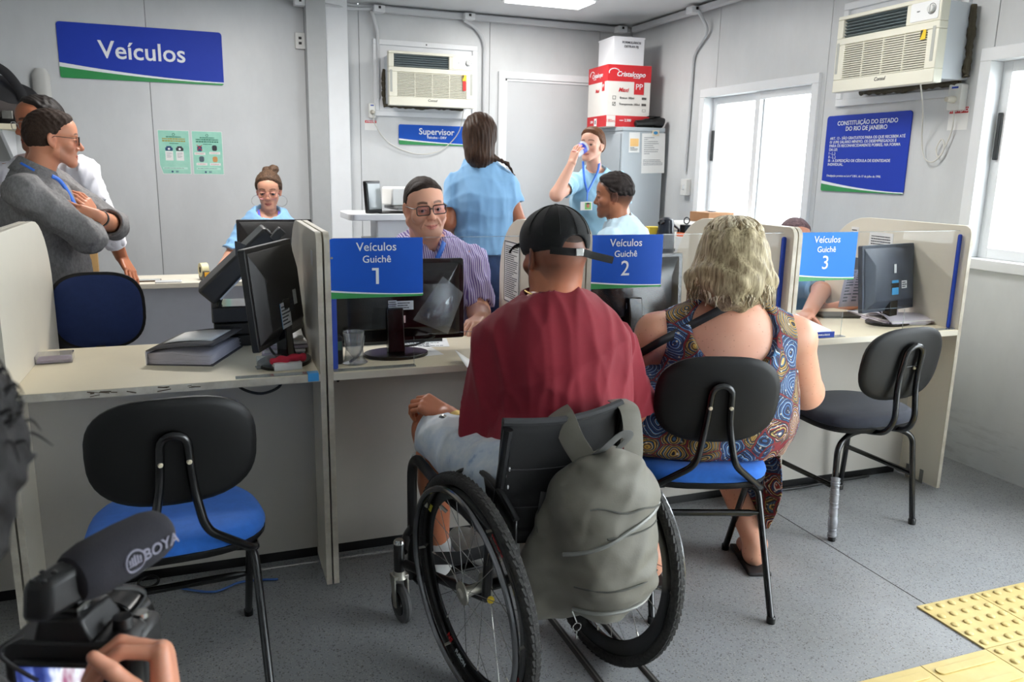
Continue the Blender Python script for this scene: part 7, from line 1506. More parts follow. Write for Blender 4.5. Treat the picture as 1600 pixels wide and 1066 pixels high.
# ------------------------------------------------------------------ monitors
M_mon = mat('monitor_black', (21, 20, 20), .42, bump=.1, bscale=400); M_mong = mat('monitor_gloss', (12, 12, 13), .18)
def monitor(label, base, rz, w, h, zc, tilt=.12, base_r=(.12, .085), stick=(), m=None, neck=.03, roll=0.0, off=(.0, .05)):
    """local -y is the back of the screen (what visitors see), screen faces +y"""
    m = m or M_mon; t = thing('monitor', label, 'monitor', base, rz, 'computer monitors'); z0 = zc-base[2]
    MB().add(*_ellip(base_r, .012)).build('base', M_mong, t, bevel=.002)
    MB().hexa([(-neck, -.028+off[1]*.2, .012), (neck, -.028+off[1]*.2, .012), (neck, .01+off[1]*.2, .012), (-neck, .01+off[1]*.2, .012), (-neck, -.028+off[1]*.6, z0-.02), (neck, -.028+off[1]*.6, z0-.02), (neck, .005+off[1]*.6, z0-.02), (-neck, .005+off[1]*.6, z0-.02)]).build('neck', M_mong, t, bevel=.004)
    P = Matrix.Translation((off[0], off[1], z0)) @ Matrix.Rotation(roll, 4, 'Y') @ Matrix.Rotation(-tilt, 4, 'X')
    def pl(o): o.matrix_local = P; return o
    R3 = Matrix(((1, 0, 0), (0, 0, -1), (0, 1, 0)))
    pn = pl(MB().prism(rrect(w, h, .008, 4), -.022, -.002, R3).build('bezel', m, t, bevel=.002)) if False else MB().prism(rrect(w, h, .008, 4), -.022, .0, R3)
    o = _keep(pn, 'bezel', m, t, P, .002)
    o2 = _keep(MB().hexa([(-w*.47, 0, -h*.46), (w*.47, 0, -h*.46), (w*.47, 0, h*.46), (-w*.47, 0, h*.46), (-w*.36, -.030, -h*.34), (w*.36, -.030, -h*.34), (w*.36, -.030, h*.20), (-w*.36, -.030, h*.20)]), 'back_shell', m, t, P, .004)
    _keep(MB().box((0, .0225, 0), (w-.03, .002, h-.03)), 'screen', mat('screen_glow', (150, 170, 200), .3, emit=.6), t, P)
    for (x, y, a, b, mm, rows) in stick:
        q = P @ Matrix.Translation((x, -.0305, y)) @ Matrix.Rotation(PI/2, 4, 'X'); s = MB().box((0, 0, .0006), (a, b, .0012)); o = _keep(s, 'label', mm, t, q)
        if rows:
            pr = print_lines(t, a*.86, b*.8, None, 0, 0, rows, int(x*999) % 7, .45, .0014, .4); pr.matrix_local = q
    return t, P
def _keep(mb, name, m, t, P, bev=0):
    me = bpy.data.meshes.new(name); me.from_pydata([tuple(v) for v in mb.v], [], mb.f); me.materials.append(m); me.update(); me.shade_smooth(); me.set_sharp_from_angle(angle=.6); o = bpy.data.objects.new(name, me); COL.objects.link(o); o.parent = t; o.matrix_local = P
    if bev: d = o.modifiers.new('bevel', 'BEVEL'); d.width = bev; d.segments = 2; d.limit_method = 'ANGLE'
    return o
def _ellip(r, h, n=36):
    m = MB().prism([(r[0]*math.cos(2*PI*i/n), r[1]*math.sin(2*PI*i/n)) for i in range(n)], 0, h); return [tuple(v) for v in m.v], m.f
M_lab = mat('label_white', (222, 224, 226), .5); M_labb = mat('label_blue', (60, 150, 204), .5)
b0 = atz(430, 566, ZT if False else .757)
monitor('black monitor seen from behind beside the black printer', (b0[0]+.03, b0[1]-.02, .757), 1.14, .42, .325, 1.0, .10, (.115, .085), [(-.02, -.075, .085, .085, M_lab, 6), (-.058, -.075, .012, .085, M_labb, 0), (.085, -.03, .03, .05, M_lab, 0), (.04, -.05, .05, .04, M_ink, 3)], off=(-.0, .02))
bm = N(at(430, 395, 5.02)); monitor('wide black monitor on the back desk in front of the person with round glasses', (bm[0]+.01, 5.05, ZB), .0, .44, .29, 1.02-.075, .05, (.11, .08), [(.055, -.03, .03, .022, M_lab, 2)])
b1 = atz(621, 557, .757); MON1 = monitor('black monitor with labels behind the acrylic screen of window 1', (b1[0], b1[1]+.02, .757), .0, .50, .295, .945, .05, (.115, .085), [(.02, -.015, .062, .032, M_lab, 3), (-.025, -.002, .03, .012, M_lab, 1), (-.025, -.016, .03, .010, M_lab, 1), (-.01, -.065, .062, .026, mat('label_pink', (216, 186, 184), .5), 3)], M_mong, off=(.02, .06))
text('FC  CE', .012, M_lab, MON1[0], bold=.02).matrix_local = MON1[1] @ Matrix.Translation((-.02, -.031, -.042)) @ Matrix.Rotation(PI/2, 4, 'X')
b2 = N(at(985, 500, 2.80)); monitor('black monitor behind the acrylic screen of window 2, partly covered by its sign', (1.575, 2.78, .757), .04, .50, .295, .945, .05, (.115, .085), [(.0, -.055, .06, .025, M_lab, 3)], M_mong, off=(.0, .06))
b3 = atz(1387, 505, .757); monitor('dusty black monitor turned sideways behind the acrylic screen of window 3', (b3[0], b3[1], .757), .22, .40, .30, .965, .12, (.12, .085), [(.0, -.045, .05, .065, M_labb, 0), (.0, .04, .018, .04, M_lab, 0), (.07, -.035, .04, .035, M_lab, 3)], mat('monitor_dusty', (62, 70, 84), .5, var=.3, scale=20), off=(.0, .02))
M_cable = mat('black_cable', (18, 18, 18), .5)
cord([(.235, 2.86, .95), (.25, 2.84, .86), (.255, 2.80, .79), (.275, 2.78, .765)], 'black cable hanging from the back of the printer counter monitor', .004, M_cable, 'monitor_cable'); cord([(.185, 2.83, .86), (.17, 2.79, .82), (.20, 2.76, .775), (.235, 2.77, .762)], 'short black cable in front of the printer counter monitor stand', .004, M_cable, 'monitor_cable')
cord([(.50, 2.86, .84), (.495, 2.80, .82), (.47, 2.74, .78), (.43, 2.70, .762)], 'black cable left of the monitor stand at window 1', .005, M_cable, 'monitor_cable'); cord([(.79, 2.85, .815), (.74, 2.82, .80), (.68, 2.80, .785), (.60, 2.775, .79)], 'black cable running right from the monitor stand at window 1', .004, M_cable, 'monitor_cable')
cord([(2.84, 2.85, .85), (2.86, 2.80, .80), (2.91, 2.77, .775), (2.97, 2.80, .765)], 'thin cable beside the dusty monitor stand', .003, M_cable, 'monitor_cable')
cord([(.06, 2.76, .728), (.07, 2.70, .70), (.13, 2.66, .685), (.19, 2.67, .70), (.21, 2.72, .728)], 'black cable loop hanging below the front edge of the printer counter', .0045, M_cable, 'hanging_cable'); cord([(.15, 2.76, .728), (.18, 2.70, .705), (.215, 2.70, .71), (.225, 2.75, .728)], 'second short black cable loop below the printer counter', .004, M_cable, 'hanging_cable')
cord([(.405, 2.78, .728), (.40, 2.72, .715), (.385, 2.69, .70)], 'black cable end below the counter edge at window 1', .005, M_cable, 'hanging_cable')
cp = atz(232, 912, .004); MB_ = MB().ring(.032, .005, 28, 8, rot('X', .15), (cp[0], cp[1], .010)).build('cable_ring', M_cable); tag(MB_, 'black ring of cable on the floor under the blue seat near the microphone', 'cable')
cord([(2.30, 2.80, .008), (2.45, 2.79, .01), (2.6, 2.80, .008), (2.72, 2.80, .012), (2.9, 2.81, .008)], 'black cables lying along the foot of the last counter panel', .007, M_cable, 'floor_cable'); cord([(-.16, 2.72, .01), (-.05, 2.66, .008), (.04, 2.70, .008), (.16, 2.68, .008)], 'thin blue cable on the floor under the first chair', .004, mat('cable_blue', (52, 92, 160), .5), 'floor_cable')
# ------------------------------------------------------------------ all-in-one printer with its lid up
hx = at(322, 462, 3.12); px0 = hx[0]+.02; t = thing('printer', 'black all-in-one printer with its scanner lid propped open on the first counter', 'printer', (px0+.17, 3.17, .757), .0)
zt = .905
MB().bb((px0+.005, 3.075, .757), (px0+.33, 3.265, .80)).bb((px0, 3.07, .80), (px0+.335, 3.27, .845)).build('body', M_mon, t, True, bevel=.006); MB().bb((px0-.005, 3.065, .848), (px0+.34, 3.275, zt)).build('scanner_bed', mat('printer_grey', (30, 30, 32), .45), t, True, bevel=.006)
MB().bb((px0+.03, 3.08, zt), (px0+.31, 3.26, zt+.002)).build('scanner_glass', mat('scanner_glass', (60, 64, 70), .1), t, True)
Rl = Matrix.Rotation(-.80, 3, 'Y'); o = Vector((px0-.002, 3.17, zt+.045)); L = .31
lid = MB().add([tuple(Rl @ Vector(p)+o) for p in [(-.02, -.105, -.03), (L, -.105, -.03), (L, .105, -.03), (-.02, .105, -.03), (-.02, -.105, .045), (L, -.105, .030), (L, .105, .030), (-.02, .105, .045)]], [(0,3,2,1),(4,5,6,7),(0,1,5,4),(1,2,6,5),(2,3,7,6),(3,0,4,7)]).build('scanner_lid', mat('printer_lid', (44, 43, 43), .45, bump=.1, bscale=300), t, True, bevel=.010)
MB().add([tuple(Rl @ Vector(p)+o) for p in [(.01, -.095, -.036), (L-.02, -.095, -.036), (L-.02, .095, -.036), (.01, .095, -.036), (.01, -.095, -.0305), (L-.02, -.095, -.0305), (L-.02, .095, -.0305), (.01, .095, -.0305)]], [(0,3,2,1),(4,5,6,7),(0,1,5,4),(1,2,6,5),(2,3,7,6),(3,0,4,7)]).build('lid_pad', mat('pad_white', (226, 230, 236), .6), lid, True)
MB().box(tuple(Rl @ Vector((L+.012, -.10, -.02))+o), (.05, .06, .03), Rl).build('feeder_latch', mat('printer_grey2', (70, 70, 72), .5), lid, True, bevel=.004); MB().box(tuple(Rl @ Vector((L+.0015, -.03, .005))+o), (.003, .03, .012), Rl).build('badge', M_lab, lid, True)
for yy in (3.095, 3.24): MB().tube([(px0+.02, yy, zt), (px0+.035, yy, zt+.05), (px0+.05, yy, zt+.075)], .008, 8).build('hinge', M_blk, t, True)
MB().hexa([tuple(Rl @ Vector(p)+o) for p in [(.16, -.10, .03), (.22, -.10, .03), (.22, -.095, .03), (.16, -.095, .03), (.20, -.10, .07), (.205, -.10, .07), (.205, -.095, .07), (.20, -.095, .07)]]).build('paper_guide', mat('printer_grey2', (70, 70, 72), .5), lid, True)
# ------------------------------------------------------------------ things on the first counter
t = thing('ring_binder', 'thick grey binder with papers bulging out, lying on the first counter', 'binder', (-.06, 2.96, .757), -.36)
w, d = .22, .30
MB().bb((-w/2, -d/2, 0), (w/2, d/2, .004)).build('back_cover', mat('binder_grey', (86, 84, 86), .6), t); MB().bb((-w/2-.002, -d/2, .0), (-w/2+.002, d/2, .046)).build('spine', mat('binder_spine', (196, 192, 198), .6), t)
pg = MB(); rr = random.Random(8)
for i in range(16):
    z = .005+i*.0021; pg.grid(lambda u, v, z=z, i=i, j=rr.uniform(-.004, .004): (-w/2+.004+(w-.012)*u+j, -d/2+.006+(d-.012)*v+j, z+.0008*i*math.sin(PI*min(1, u*1.3))*.6), 6, 3)
pg.build('pages', mat('pages_white', (222, 216, 222), .7), t, solid=.0012)['kind'] = 'stuff'
fc = MB().grid(lambda u, v: (-w/2+w*1.02*u, -d/2+d*v, .048+.020*u+.008*math.sin(PI*u)), 8, 3).build('front_cover', mat('binder_grey', (86, 84, 86), .6), t, solid=.003); fl_ = MB().grid(lambda u, v: (-w/2+.03+w*.75*u, -d/2+.07+d*.62*v, .0515+.020*(.18+.75*u)+.008*math.sin(PI*(.18+.75*u))), 8, 3).build('white_sheet', M_paper, fc, solid=.0012)
t = thing('card_case', 'small clear box with a purple card against the left side board', 'box', (-.505, 3.00, .757), .05); MB().bb((-.055, -.04, 0), (.055, .04, .028)).build('case', clear_mat('case_clear', (.93, .93, .95), 1.5, haze=.2), t, bevel=.003); MB().bb((-.05, -.035, .003), (.05, .035, .012)).build('cards', mat('card_mauve', (150, 130, 150), .5), t)
t = thing('paper_stack', 'stack of papers and a file behind the monitor of the first counter', 'papers', (.232, 2.965, .757), -.05)
for i, (a, b, z, m) in enumerate(((.145, .17, .0, 'stack_mauve'), (.14, .165, .010, 'stack_white'), (.145, .17, .022, 'stack_mauve'), (.13, .15, .034, 'stack_white'))): MB().box((.004*i, .003*i, z+.005), (a, b, .009), rot('Z', .03*(i-1))).build('file', mat(m, (186, 176, 190) if 'mauve' in m else (232, 230, 228), .7), t)
t = tag(MB().grid(lambda u, v: (-.065+.13*u, -.07+.14*v, .047+.05*v*v+.01*u), 5, 6).build('loose_sheet', M_paper, None, solid=.001), 'white sheet leaning up on the papers behind the first monitor', 'paper'); t.location = (.235, 2.975, .802)
c = atz(452, 572, .757); t = thing('card_box', 'small white cardboard box with a red cloth on the edge of the first counter', 'box', (c[0]-.01, 2.68, .757), .1); MB().bb((-.045, -.022, 0), (.045, .03, .024)).build('carton', M_paper, t, bevel=.002)
v = Vol((-.08, -.04, .01), (.08, .06, .07), .004); v.add(Cone((-.04, .01, .028), (.05, .012, .032), .012, .014), 0).add(Cone((.0, .0, .03), (.055, .0, .045), .010, .006), .008).warp(lambda x, y, z: .003*np.sin(160*x+90*y)); mesh_np('cloth', [v.mesh()], mat('red_cloth', (188, 36, 58), .8), t, False)
t = thing('sign_holder', 'clear bent acrylic piece standing beside the small cardboard box', 'holder', (c[0]-.075, 2.70, .757), .1); MB().bb((-.03, 0, 0), (.05, .003, .045)).bb((-.03, 0, 0), (.05, .04, .003)).build('plate', M_acre, t)
# ------------------------------------------------------------------ window 1
t = thing('plastic_cup', 'clear plastic cup standing behind the acrylic at window 1', 'cup', (.445, 2.70, .757)); MB().lathe([(0, .0), (.040, .0), (.045, .004), (.034, .012), (.030, .05), (.038, .11), (.0365, .11), (.0285, .05), (.0, .014)], 22).build('cup', clear_mat('cup_clear', (.92, .93, .94), 2.2, haze=.2), t)
t = thing('stapler', 'small black desk gadget in the left corner of window 1', 'device', (.392, 2.72, .757)); MB().bb((-.012, -.03, 0), (.014, .03, .095)).build('body', M_blk, t, bevel=.006); MB().bb((-.006, -.032, .05), (.010, -.0295, .08)).build('display', mat('gadget_green', (60, 90, 80), .3), t)
t = thing('keyboard', 'black keyboard lying behind the monitor of window 1', 'keyboard', (.62, 3.02, .757)); MB().bb((-.21, -.06, 0), (.21, .06, .018)).build('case', M_blk, t, bevel=.004)
kb = MB()
for r in range(5):
    for q in range(15): kb.box((-.19+.027*q, -.042+.021*r, .021), (.021, .016, .006))
kb.build('keys', M_mong, t)['kind'] = 'stuff'
sheet('form_paper', 'white form lying under the monitor stand of window 1', frame((.66, 2.80, .7585), (1, .1, 0), (-.1, 1, 0)), .21, .15, 0); sheet('form_paper', 'white forms lying behind the keyboard side of window 1', frame((.74, 2.95, .7585), (1, -.2, 0), (.2, 1, 0)), .21, .15, 8)
t = tag(MB().grid(lambda u, v: (at(735, 543, 2.50)[0]-.012+.07*u, 2.50+.14*v, .795-.05*u-.03*(1-v)), 4, 4).build('white_paper', M_paper, None, solid=.001), 'white sheet held over the counter edge beside the red sleeve', 'paper')
t = tag(MB().add([tuple(at(*q, 2.66)) for q in ((692, 432), (724, 458), (700, 522), (645, 500))], [(0, 1, 2, 3)]).build('pane_reflection', clear_mat('reflection_film', (.8, .82, .84), 1.2, haze=.16, hazecol=(170, 176, 186)), None, solid=.001), 'slanted reflection in the acrylic of window 1, put in as a translucent sheet', 'reflection')  # reflection of a paper in the pane, built as a hazy quad
# ------------------------------------------------------------------ kiosk, window 2 and right hand desk
t = thing('photo_stand', 'white stand with a tablet and a small printer by the grey post', 'stand', (.955, 4.45, 0)); zk = 1.17
MB().prism(rrect(.52, .36, .05, 5), zk-.035, zk).build('top', M_white, t, bevel=.004); MB().bb((-.10, -.08, .05), (.14, .10, zk-.035)).build('column', M_white, t, bevel=.01); MB().prism(rrect(.46, .42, .06, 5), 0, .05).build('foot', M_white, t, bevel=.006); MB().bb((-.16, -.16, 1.02), (-.08, .06, 1.035)).build('tray', M_white, t, bevel=.003)
t = thing('tablet', 'black tablet standing upright on the left end of the white stand', 'tablet', (.835, 4.36, zk), .75); MB().box((0, 0, .085), (.13, .022, .17), rot('X', -.08)).build('case', M_blk, t, bevel=.006); MB().box((0, -.0125, .088), (.108, .002, .135), rot('X', -.08)).build('screen', mat('tablet_screen', (150, 156, 156), .12), t)
t = thing('black_tray', 'flat black plate between tablet and printer on the white stand', 'tray', (.98, 4.40, zk)); MB().bb((-.12, -.10, 0), (.16, .10, .006)).build('plate', M_blk, t, bevel=.002)
t = thing('label_printer', 'small white printer with a dark slot on the white stand', 'printer', (1.04, 4.47, zk+.006), .1); MB().bb((-.11, -.09, .03), (.14, .09, .13)).build('body', M_wpl, t, bevel=.01); MB().bb((-.02, -.095, .05), (.13, -.085, .072)).build('slot', M_blk, t); MB().bb((-.10, -.16, .012), (.14, .08, .03)).build('paper_tray', mat('tray_grey', (110, 112, 112), .5), t, bevel=.004)  # paper tray in a plain mid grey
t = thing('side_desk', 'white desk under the right window behind windows 2 and 3', 'desk', (3.05, 4.75, 0)); MB().bb((2.66, 4.30, ZB-.03), (3.48, 5.04, ZB)).build('desktop', M_lam, t, True, bevel=.002)
for x in (2.68, 3.44): MB().bb((x, 4.33, 0), (x+.025, 5.01, ZB-.03)).build('side_panel', M_lam, t, True)
t = thing('office_printer', 'large white office printer on the side desk, behind the grey blond hair', 'printer', (3.18, 4.70, ZB)); MB().bb((-.20, -.20, 0), (.22, .20, .26)).build('body', M_wpl, t, bevel=.02); MB().bb((-.20, -.21, .27), (.22, .2, .33)).build('scanner_lid', M_wpl, t, bevel=.02); MB().bb((-.14, -.207, .10), (.14, -.2, .17)).build('output_slot', M_ink, t)
c = N(at(1164, 350, 4.85)); t = thing('brown_box', 'brown cardboard box on top of the white printer, by the window', 'box', (3.24, 4.75, ZB+.33), .1); MB().bb((-.11, -.10, 0), (.11, .10, .065)).build('carton', mat('brown_card', (150, 108, 72), .8, var=.1), t, bevel=.003); MB().box((0, 0, .068), (.05, .03, .006)).build('tie', M_ink, t)
c = N(at(1040, 366, 4.5)); t = thing('thermos', 'dark navy thermos jug on the side desk right of the young head', 'thermos', (c[0], 4.5, ZB)); MB().lathe([(0, 0), (.055, 0), (.058, .01), (.058, .27), (.05, .30), (.05, .335), (.045, .36), (.02, .375), (0, .376)], 24).build('jug', mat('navy_plastic', (22, 28, 40), .3), t); MB().tube([(.05, 0, .33), (.095, 0, .30), (.095, 0, .18), (.058, 0, .16)], .010, 8).build('handle', mat('navy_plastic', (22, 28, 40), .3), t); MB().tube([(-.04, -.03, .35), (-.075, -.04, .34)], .012, 8).build('spout', M_blk, t)
c = N(at(1026, 362, 4.6)); t = thing('juice_box', 'yellow carton just visible left of the thermos', 'carton', (c[0]-.03, 4.6, ZB)); MB().bb((-.04, -.03, 0), (.04, .03, .31)).build('carton', mat('yellow_carton', (226, 196, 60), .5), t, bevel=.003); MB().bb((-.041, -.031, .20), (.041, .031, .24)).build('pink_band', mat('pink_band', (224, 120, 140), .5), t)
c = N(at(1072, 362, 4.4)); t = thing('key_rack', 'black stamp with a ring on an orange box on the side desk', 'stamp', (c[0], 4.4, ZB)); MB().bb((-.05, -.04, 0), (.05, .04, .26)).build('pedestal', M_wpl, t, bevel=.004); MB().bb((-.045, -.04, .26), (.045, .04, .285)).build('orange_pad', mat('orange_plastic', (240, 110, 40), .5), t, bevel=.003); MB().bb((-.03, -.03, .285), (.03, .03, .335)).build('stamp_body', M_blk, t, bevel=.004); MB().ring(.020, .004, 18, 6, rot('X', PI/2), (0, 0, .36)).build('ring', M_blk, t)
c = atz(1056, 470, .757); t = thing('water_bottle', 'clear water bottle with a blue cap behind window 2', 'bottle', (1.86, 3.02, .757)); MB().lathe([(0, 0), (.033, 0), (.035, .01), (.035, .15), (.03, .18), (.015, .205), (.013, .22), (0, .22)], 20).build('bottle', clear_mat('bottle_clear', (.84, .89, .96), 1.8, haze=.12, hazecol=(170, 190, 220)), t); MB().lathe([(0, .25), (.014, .25), (.016, .222), (0, .222)], 16).build('cap', mat('cap_blue', (38, 110, 220), .4), t)
sheet('form_paper', 'white form on the counter of window 2', frame((1.33, 2.70, .7585), (1, .3, 0), (-.3, 1, 0)), .14, .20, 6); sheet('stack_top', 'white form between the red sleeve and window 2', frame((1.42, 2.90, .7585), (1, .1, 0), (-.1, 1, 0)), .20, .15, 6)
# ------------------------------------------------------------------ window 3
t = thing('form_box', 'white box with a blue band lying on the counter of window 3', 'box', (2.315, 2.72, .757), -.05); MB().hexa([(-.10, -.12, 0), (.095, -.12, 0), (.09, .13, 0), (-.10, .13, 0), (-.10, -.115, .032), (.085, -.115, .032), (.08, .12, .062), (-.10, .12, .062)]).build('carton', mat('box_white', (240, 242, 244), .5), t, bevel=.003); MB().bb((-.101, -.123, .002), (.096, -.119, .026)).build('blue_band', M_bluestrip, t)
o = text('FORMULÁRIOS', .010, M_swhite, t, bold=.02); o.matrix_local = frame((.04, -.1235, .014), (1, 0, 0), (0, 0, 1)); MB().box((-.05, .06, .0535), (.05, .03, .001), rot('X', .12)).build('stamp_mark', M_bluestrip, t)
rr = random.Random(4)
for k, (x, y, z, lab) in enumerate(((2.94, 3.02, .80, 'curved typed sheet standing at the back of the heap by the dusty monitor'), (2.99, 2.93, .785, 'typed sheet leaning in front of the curved one at window 3'), (2.965, 2.80, .775, 'white sheet curling over the heap at window 3'))):
    t = thing('document', lab, 'paper', (x, y, .757), -.25+.1*k)
    fn = [lambda u, v: (-.10+.20*u, .02-.05*v+.03*math.sin(PI*u), .03+.19*math.sin(v*1.4)), lambda u, v: (-.10+.20*u, .0+.06*v*v, .02+.16*v-.03*u), lambda u, v: (-.12+.24*u, -.09+.18*v, .012+.035*math.sin(PI*v*.9)*(1-.3*u))][k]
    MB().grid(fn, 8, 8).build('sheet', mat('paper_mauve', (222, 214, 222), .7), t, solid=.001)
    if k < 2:
        pr = MB(); 
        for r in range(13):
            for q in range(3):
                u0 = .10+.27*q; u1 = u0+rr.uniform(.12, .24); v_ = .10+.065*r; pts = [Vector(fn(u, v_)) for u in (u0, (u0+u1)/2, u1)]; up_ = Vector(fn(u0, min(1, v_+.028)))-Vector(fn(u0, v_)); nrm = Vector((0, -.0022, .0006))
                for a, b in zip(pts[:-1], pts[1:]): pr.add([a+nrm, b+nrm, b+up_+nrm, a+up_+nrm], [(0, 1, 2, 3)])
        pr.build('printed_text', M_inkl, t, solid=.0003)
t = thing('paper_stack', 'flat pile of papers under the heap at window 3', 'papers', (2.96, 2.88, .757), -.2)
for i in range(5): MB().box((.004*i, -.004*i, .003+.004*i), (.23, .30, .0035), rot('Z', .05*(i-2))).build('file', mat('stack_mauve', (186, 176, 190), .7) if i % 2 else mat('stack_white', (232, 230, 228), .7), t)
t = thing('document', 'black document tray edge behind the dusty monitor base', 'tray', (2.80, 3.0, .757), -.3); MB().bb((-.11, -.06, 0), (.08, .06, .012)).build('tray', mat('dark_olive', (58, 54, 40), .5), t, bevel=.003)
# ------------------------------------------------------------------ floor strips and tactile tiles
M_strip = mat('dark_strip', (62, 60, 58), .4)
for (x0, x1, lab) in ((.955, .975, 'dark cable strip on the floor behind the left wheel'), (1.105, 1.125, 'dark cable strip on the floor under the right wheel')):
    t = thing('floor_strip', lab, 'cable strip', (x0, 1.6, 0)); MB().hexa([(x0, 1.2, 0), (x1+.006, 1.2, 0), (x1+.006, 2.4, 0), (x0, 2.4, 0), (x0+.006, 1.2, .006), (x1, 1.2, .006), (x1, 2.4, .006), (x0+.006, 2.4, .006)]).build('profile', M_strip, t, True); MB().bb((x0+.010, 1.2, .006), (x0+.014, 2.4, .0068)).build('groove', mat('strip_light', (120, 118, 114), .35), t, True)
M_tile = mat('tactile_yellow', (216, 194, 130), .5, var=.08, scale=9, bump=.1, bscale=200, col2=(208, 184, 116))
S = .262; X0, Y0t = 2.159, 1.562; tile_me = {}
def tile(ix, iy, kind):
    g = .0012; key = kind
    mb = MB().bb((g, g, 0), (S-g, S-g, .006))
    if kind == 'dome':
        for a in range(5):
            for b in range(5): mb.lathe([(.0135, .006), (.0125, .0085), (.0095, .0105), (0, .011)], 14, None, (S*(a+.5)/5, S*(b+.5)/5, .001))
    else:
        for b in range(3): mb.prism(rrect(S*.86, .030, .0145, 5, S/2, S*(b+.5)/3), .006, .0108)
    if key not in tile_me:
        o = mb.build('tile', M_tile, fl, True, bevel=.0012); o.location = (0, 0, 0); tile_me[key] = o
        base = o
    else: base = tile_me[key].copy(); COL.objects.link(base)
    base.location = (X0+S*ix+S/2, Y0t+S*iy+S/2, 0); return base
for ix in range(0, 6):
    for iy in (0,): tile(ix, iy, 'dome')
for ix in (0, 1, 2): tile(ix, -1, 'dome')
for ix in (-1, -2, -3, 3, 4, 5): tile(ix, -1, 'bar')
# ------------------------------------------------------------------ the operator with camera and microphone, lower left
def operator():
    Yc = .92; skin = (208, 146, 118)
    head = N(at(-246, 850, .62)); M = headM((.25, .95, -.15)); t = head; s = 1.0
    nb = head+A((-.015, -.02, -.15)); shL, shR = nb+A((-.18, 0, -.07)), nb+A((.18, -.02, -.09)); cb = N(at(128, 1040, Yc))
    idx = N(at(190, 1030, Yc-.03)); wr = N(at(262, 1135, Yc-.08)); elR = A((-.10, .60, .62)); wrL = cb+A((-.09, -.06, -.10)); elL = A((-.50, .66, .64))
    pel = A((-.38, .44, .30)); tor = [(pel, .17, .13), (A((-.37, .50, .6)), .16, .12), (A((-.36, .57, .82)), .18, .12), (nb+A((0, 0, -.05)), .11, .08)]; front = A((.2, .98, 0))
    hd = nv(A((-.02, .45, .88)))
    hR = hand_prims(wr, hd, nv(A((-.97, .1, .1))), 1, (.5, .8, .4), .88, .03, (.75, .35, .55), .25, [(1.35, .75, .3), (1.2, .9, .5), (1.25, .9, .5), (1.3, .9, .5)])
    hL = hand_prims(wrL, nv(cb+A((-.03, .05, -.03))-wrL), (.5, 0, .8), 1, (.5, .5, .4), 1.0)
    Lb = torso([(p, w*.93, d*.93) for p, w, d in tor], front)+limb([shR, elR, wr], [.052, .045, .031])+limb([shL, elL, wrL], [.052, .045, .031])+[('+', Cone(nb, shR, .05, .05), .03), ('+', Cone(nb, shL, .05, .05), .03)]
    for q in (-1, 1): Lb += limb([pel+A((q*.09, 0, 0)), A((-.38+q*.14, .86, .34)), A((-.38+q*.12, .52, .09))], [.085, .06, .045])
    b = person('person holding the video camera, only dark hair and one hand in view', skin, M, t, s, dict(), dict(), Lb, [hand_vol(hR, (elR, wr, .043, .031), .0025), hand_vol(hL, (elL, wrL, .043, .031), .004)], (t+A((0, -.015, -.05)), nb+A((0, 0, -.04)), .055, .062))
    L = torso(tor, front, .04, .02)+[('+', Cone(nb+A((0, 0, -.05)), shR, .06, .066), .04), ('+', Cone(nb+A((0, 0, -.05)), shL, .06, .066), .04), sleeve(shR, shR+(elR-shR)*.7, .072, .07, .82), sleeve(shL, shL+(elL-shL)*.7, .072, .07, .82)]
    shirt('t_shirt', mat('black_tee', (26, 26, 28), .85), b, L, .009, .006, 7, (), Cone(nb, nb+A((0, 0, .1)), .062, .078))
    Lt = [('+', Cone(pel+A((-.05, 0, .02)), pel+A((.05, 0, .02)), .165, .165), .03)]
    for q in (-1, 1): Lt += [('+', Cone(pel+A((q*.09, 0, 0)), A((-.38+q*.14, .86, .34)), .10, .075), .03), ('+', Cone(A((-.38+q*.14, .86, .34)), A((-.38+q*.12, .52, .10)), .07, .055), .03)]
    mesh_np('trousers', [simple_vol(Lt, .012).mesh()], MATS['jeans_dark'], b)
    for q in (-1, 1): shoe(b, A((-.38+q*.12, .50, 0)), (0, 1, 0), M_shoe)
    hm = hair_mat('hair_black_messy', (14, 13, 13), (40, 38, 38), .5, (1, 1, .5), 180, .6)
    ho = hair_cap(b, M, t, s, hm, [(-.2, .0), (-.06, .02), (.02, .06), (.14, .13)], -.15, (.035, .030), bump=.005, freq=110, extra=[('+', Tr(Cone((0, -.04, 0), (0, -.05, -.12), .085, .07), M, s, t), .03)])
    rr = random.Random(5); H = hl(M, t, s); mb = MB()
    for i in range(420):
        a = rr.uniform(0, 2*PI); e = rr.uniform(.1, 1.5); p = A((.10*math.cos(a)*math.cos(e), -.01+.125*math.sin(a)*math.cos(e), .045+.115*math.sin(e))); 
        if p[1] > .075 and p[2] < .09: continue
        n = nv(p-A((0, 0, .03))); q = p+n*rr.uniform(.008, .016)+A((rr.uniform(-.012, .012), rr.uniform(-.012, .012), -.012)); mb.tube(spline([H(*p), H(*(p+n*.012)), H(*q)], 3), [.0016, .0015, .0013, .0011, .0009, .0006, .0003], 4)
    mb.build('hair_tufts', hm, ho, True)['kind'] = 'stuff'
    return cb
cb = operator()
M_cam = mat('camera_black', (20, 20, 21), .45, bump=.3, bscale=600)
t = thing('video_camera', 'black camera with a lit rear screen held at the lower left', 'camera', cb.tolist(), -.38)      # local y = lens direction
MB().prism(rrect(.135, .095, .014, 4, 0, 0), -.025, .030, Matrix(((1, 0, 0), (0, 0, -1), (0, 1, 0)))).build('body', M_cam, t, bevel=.004)
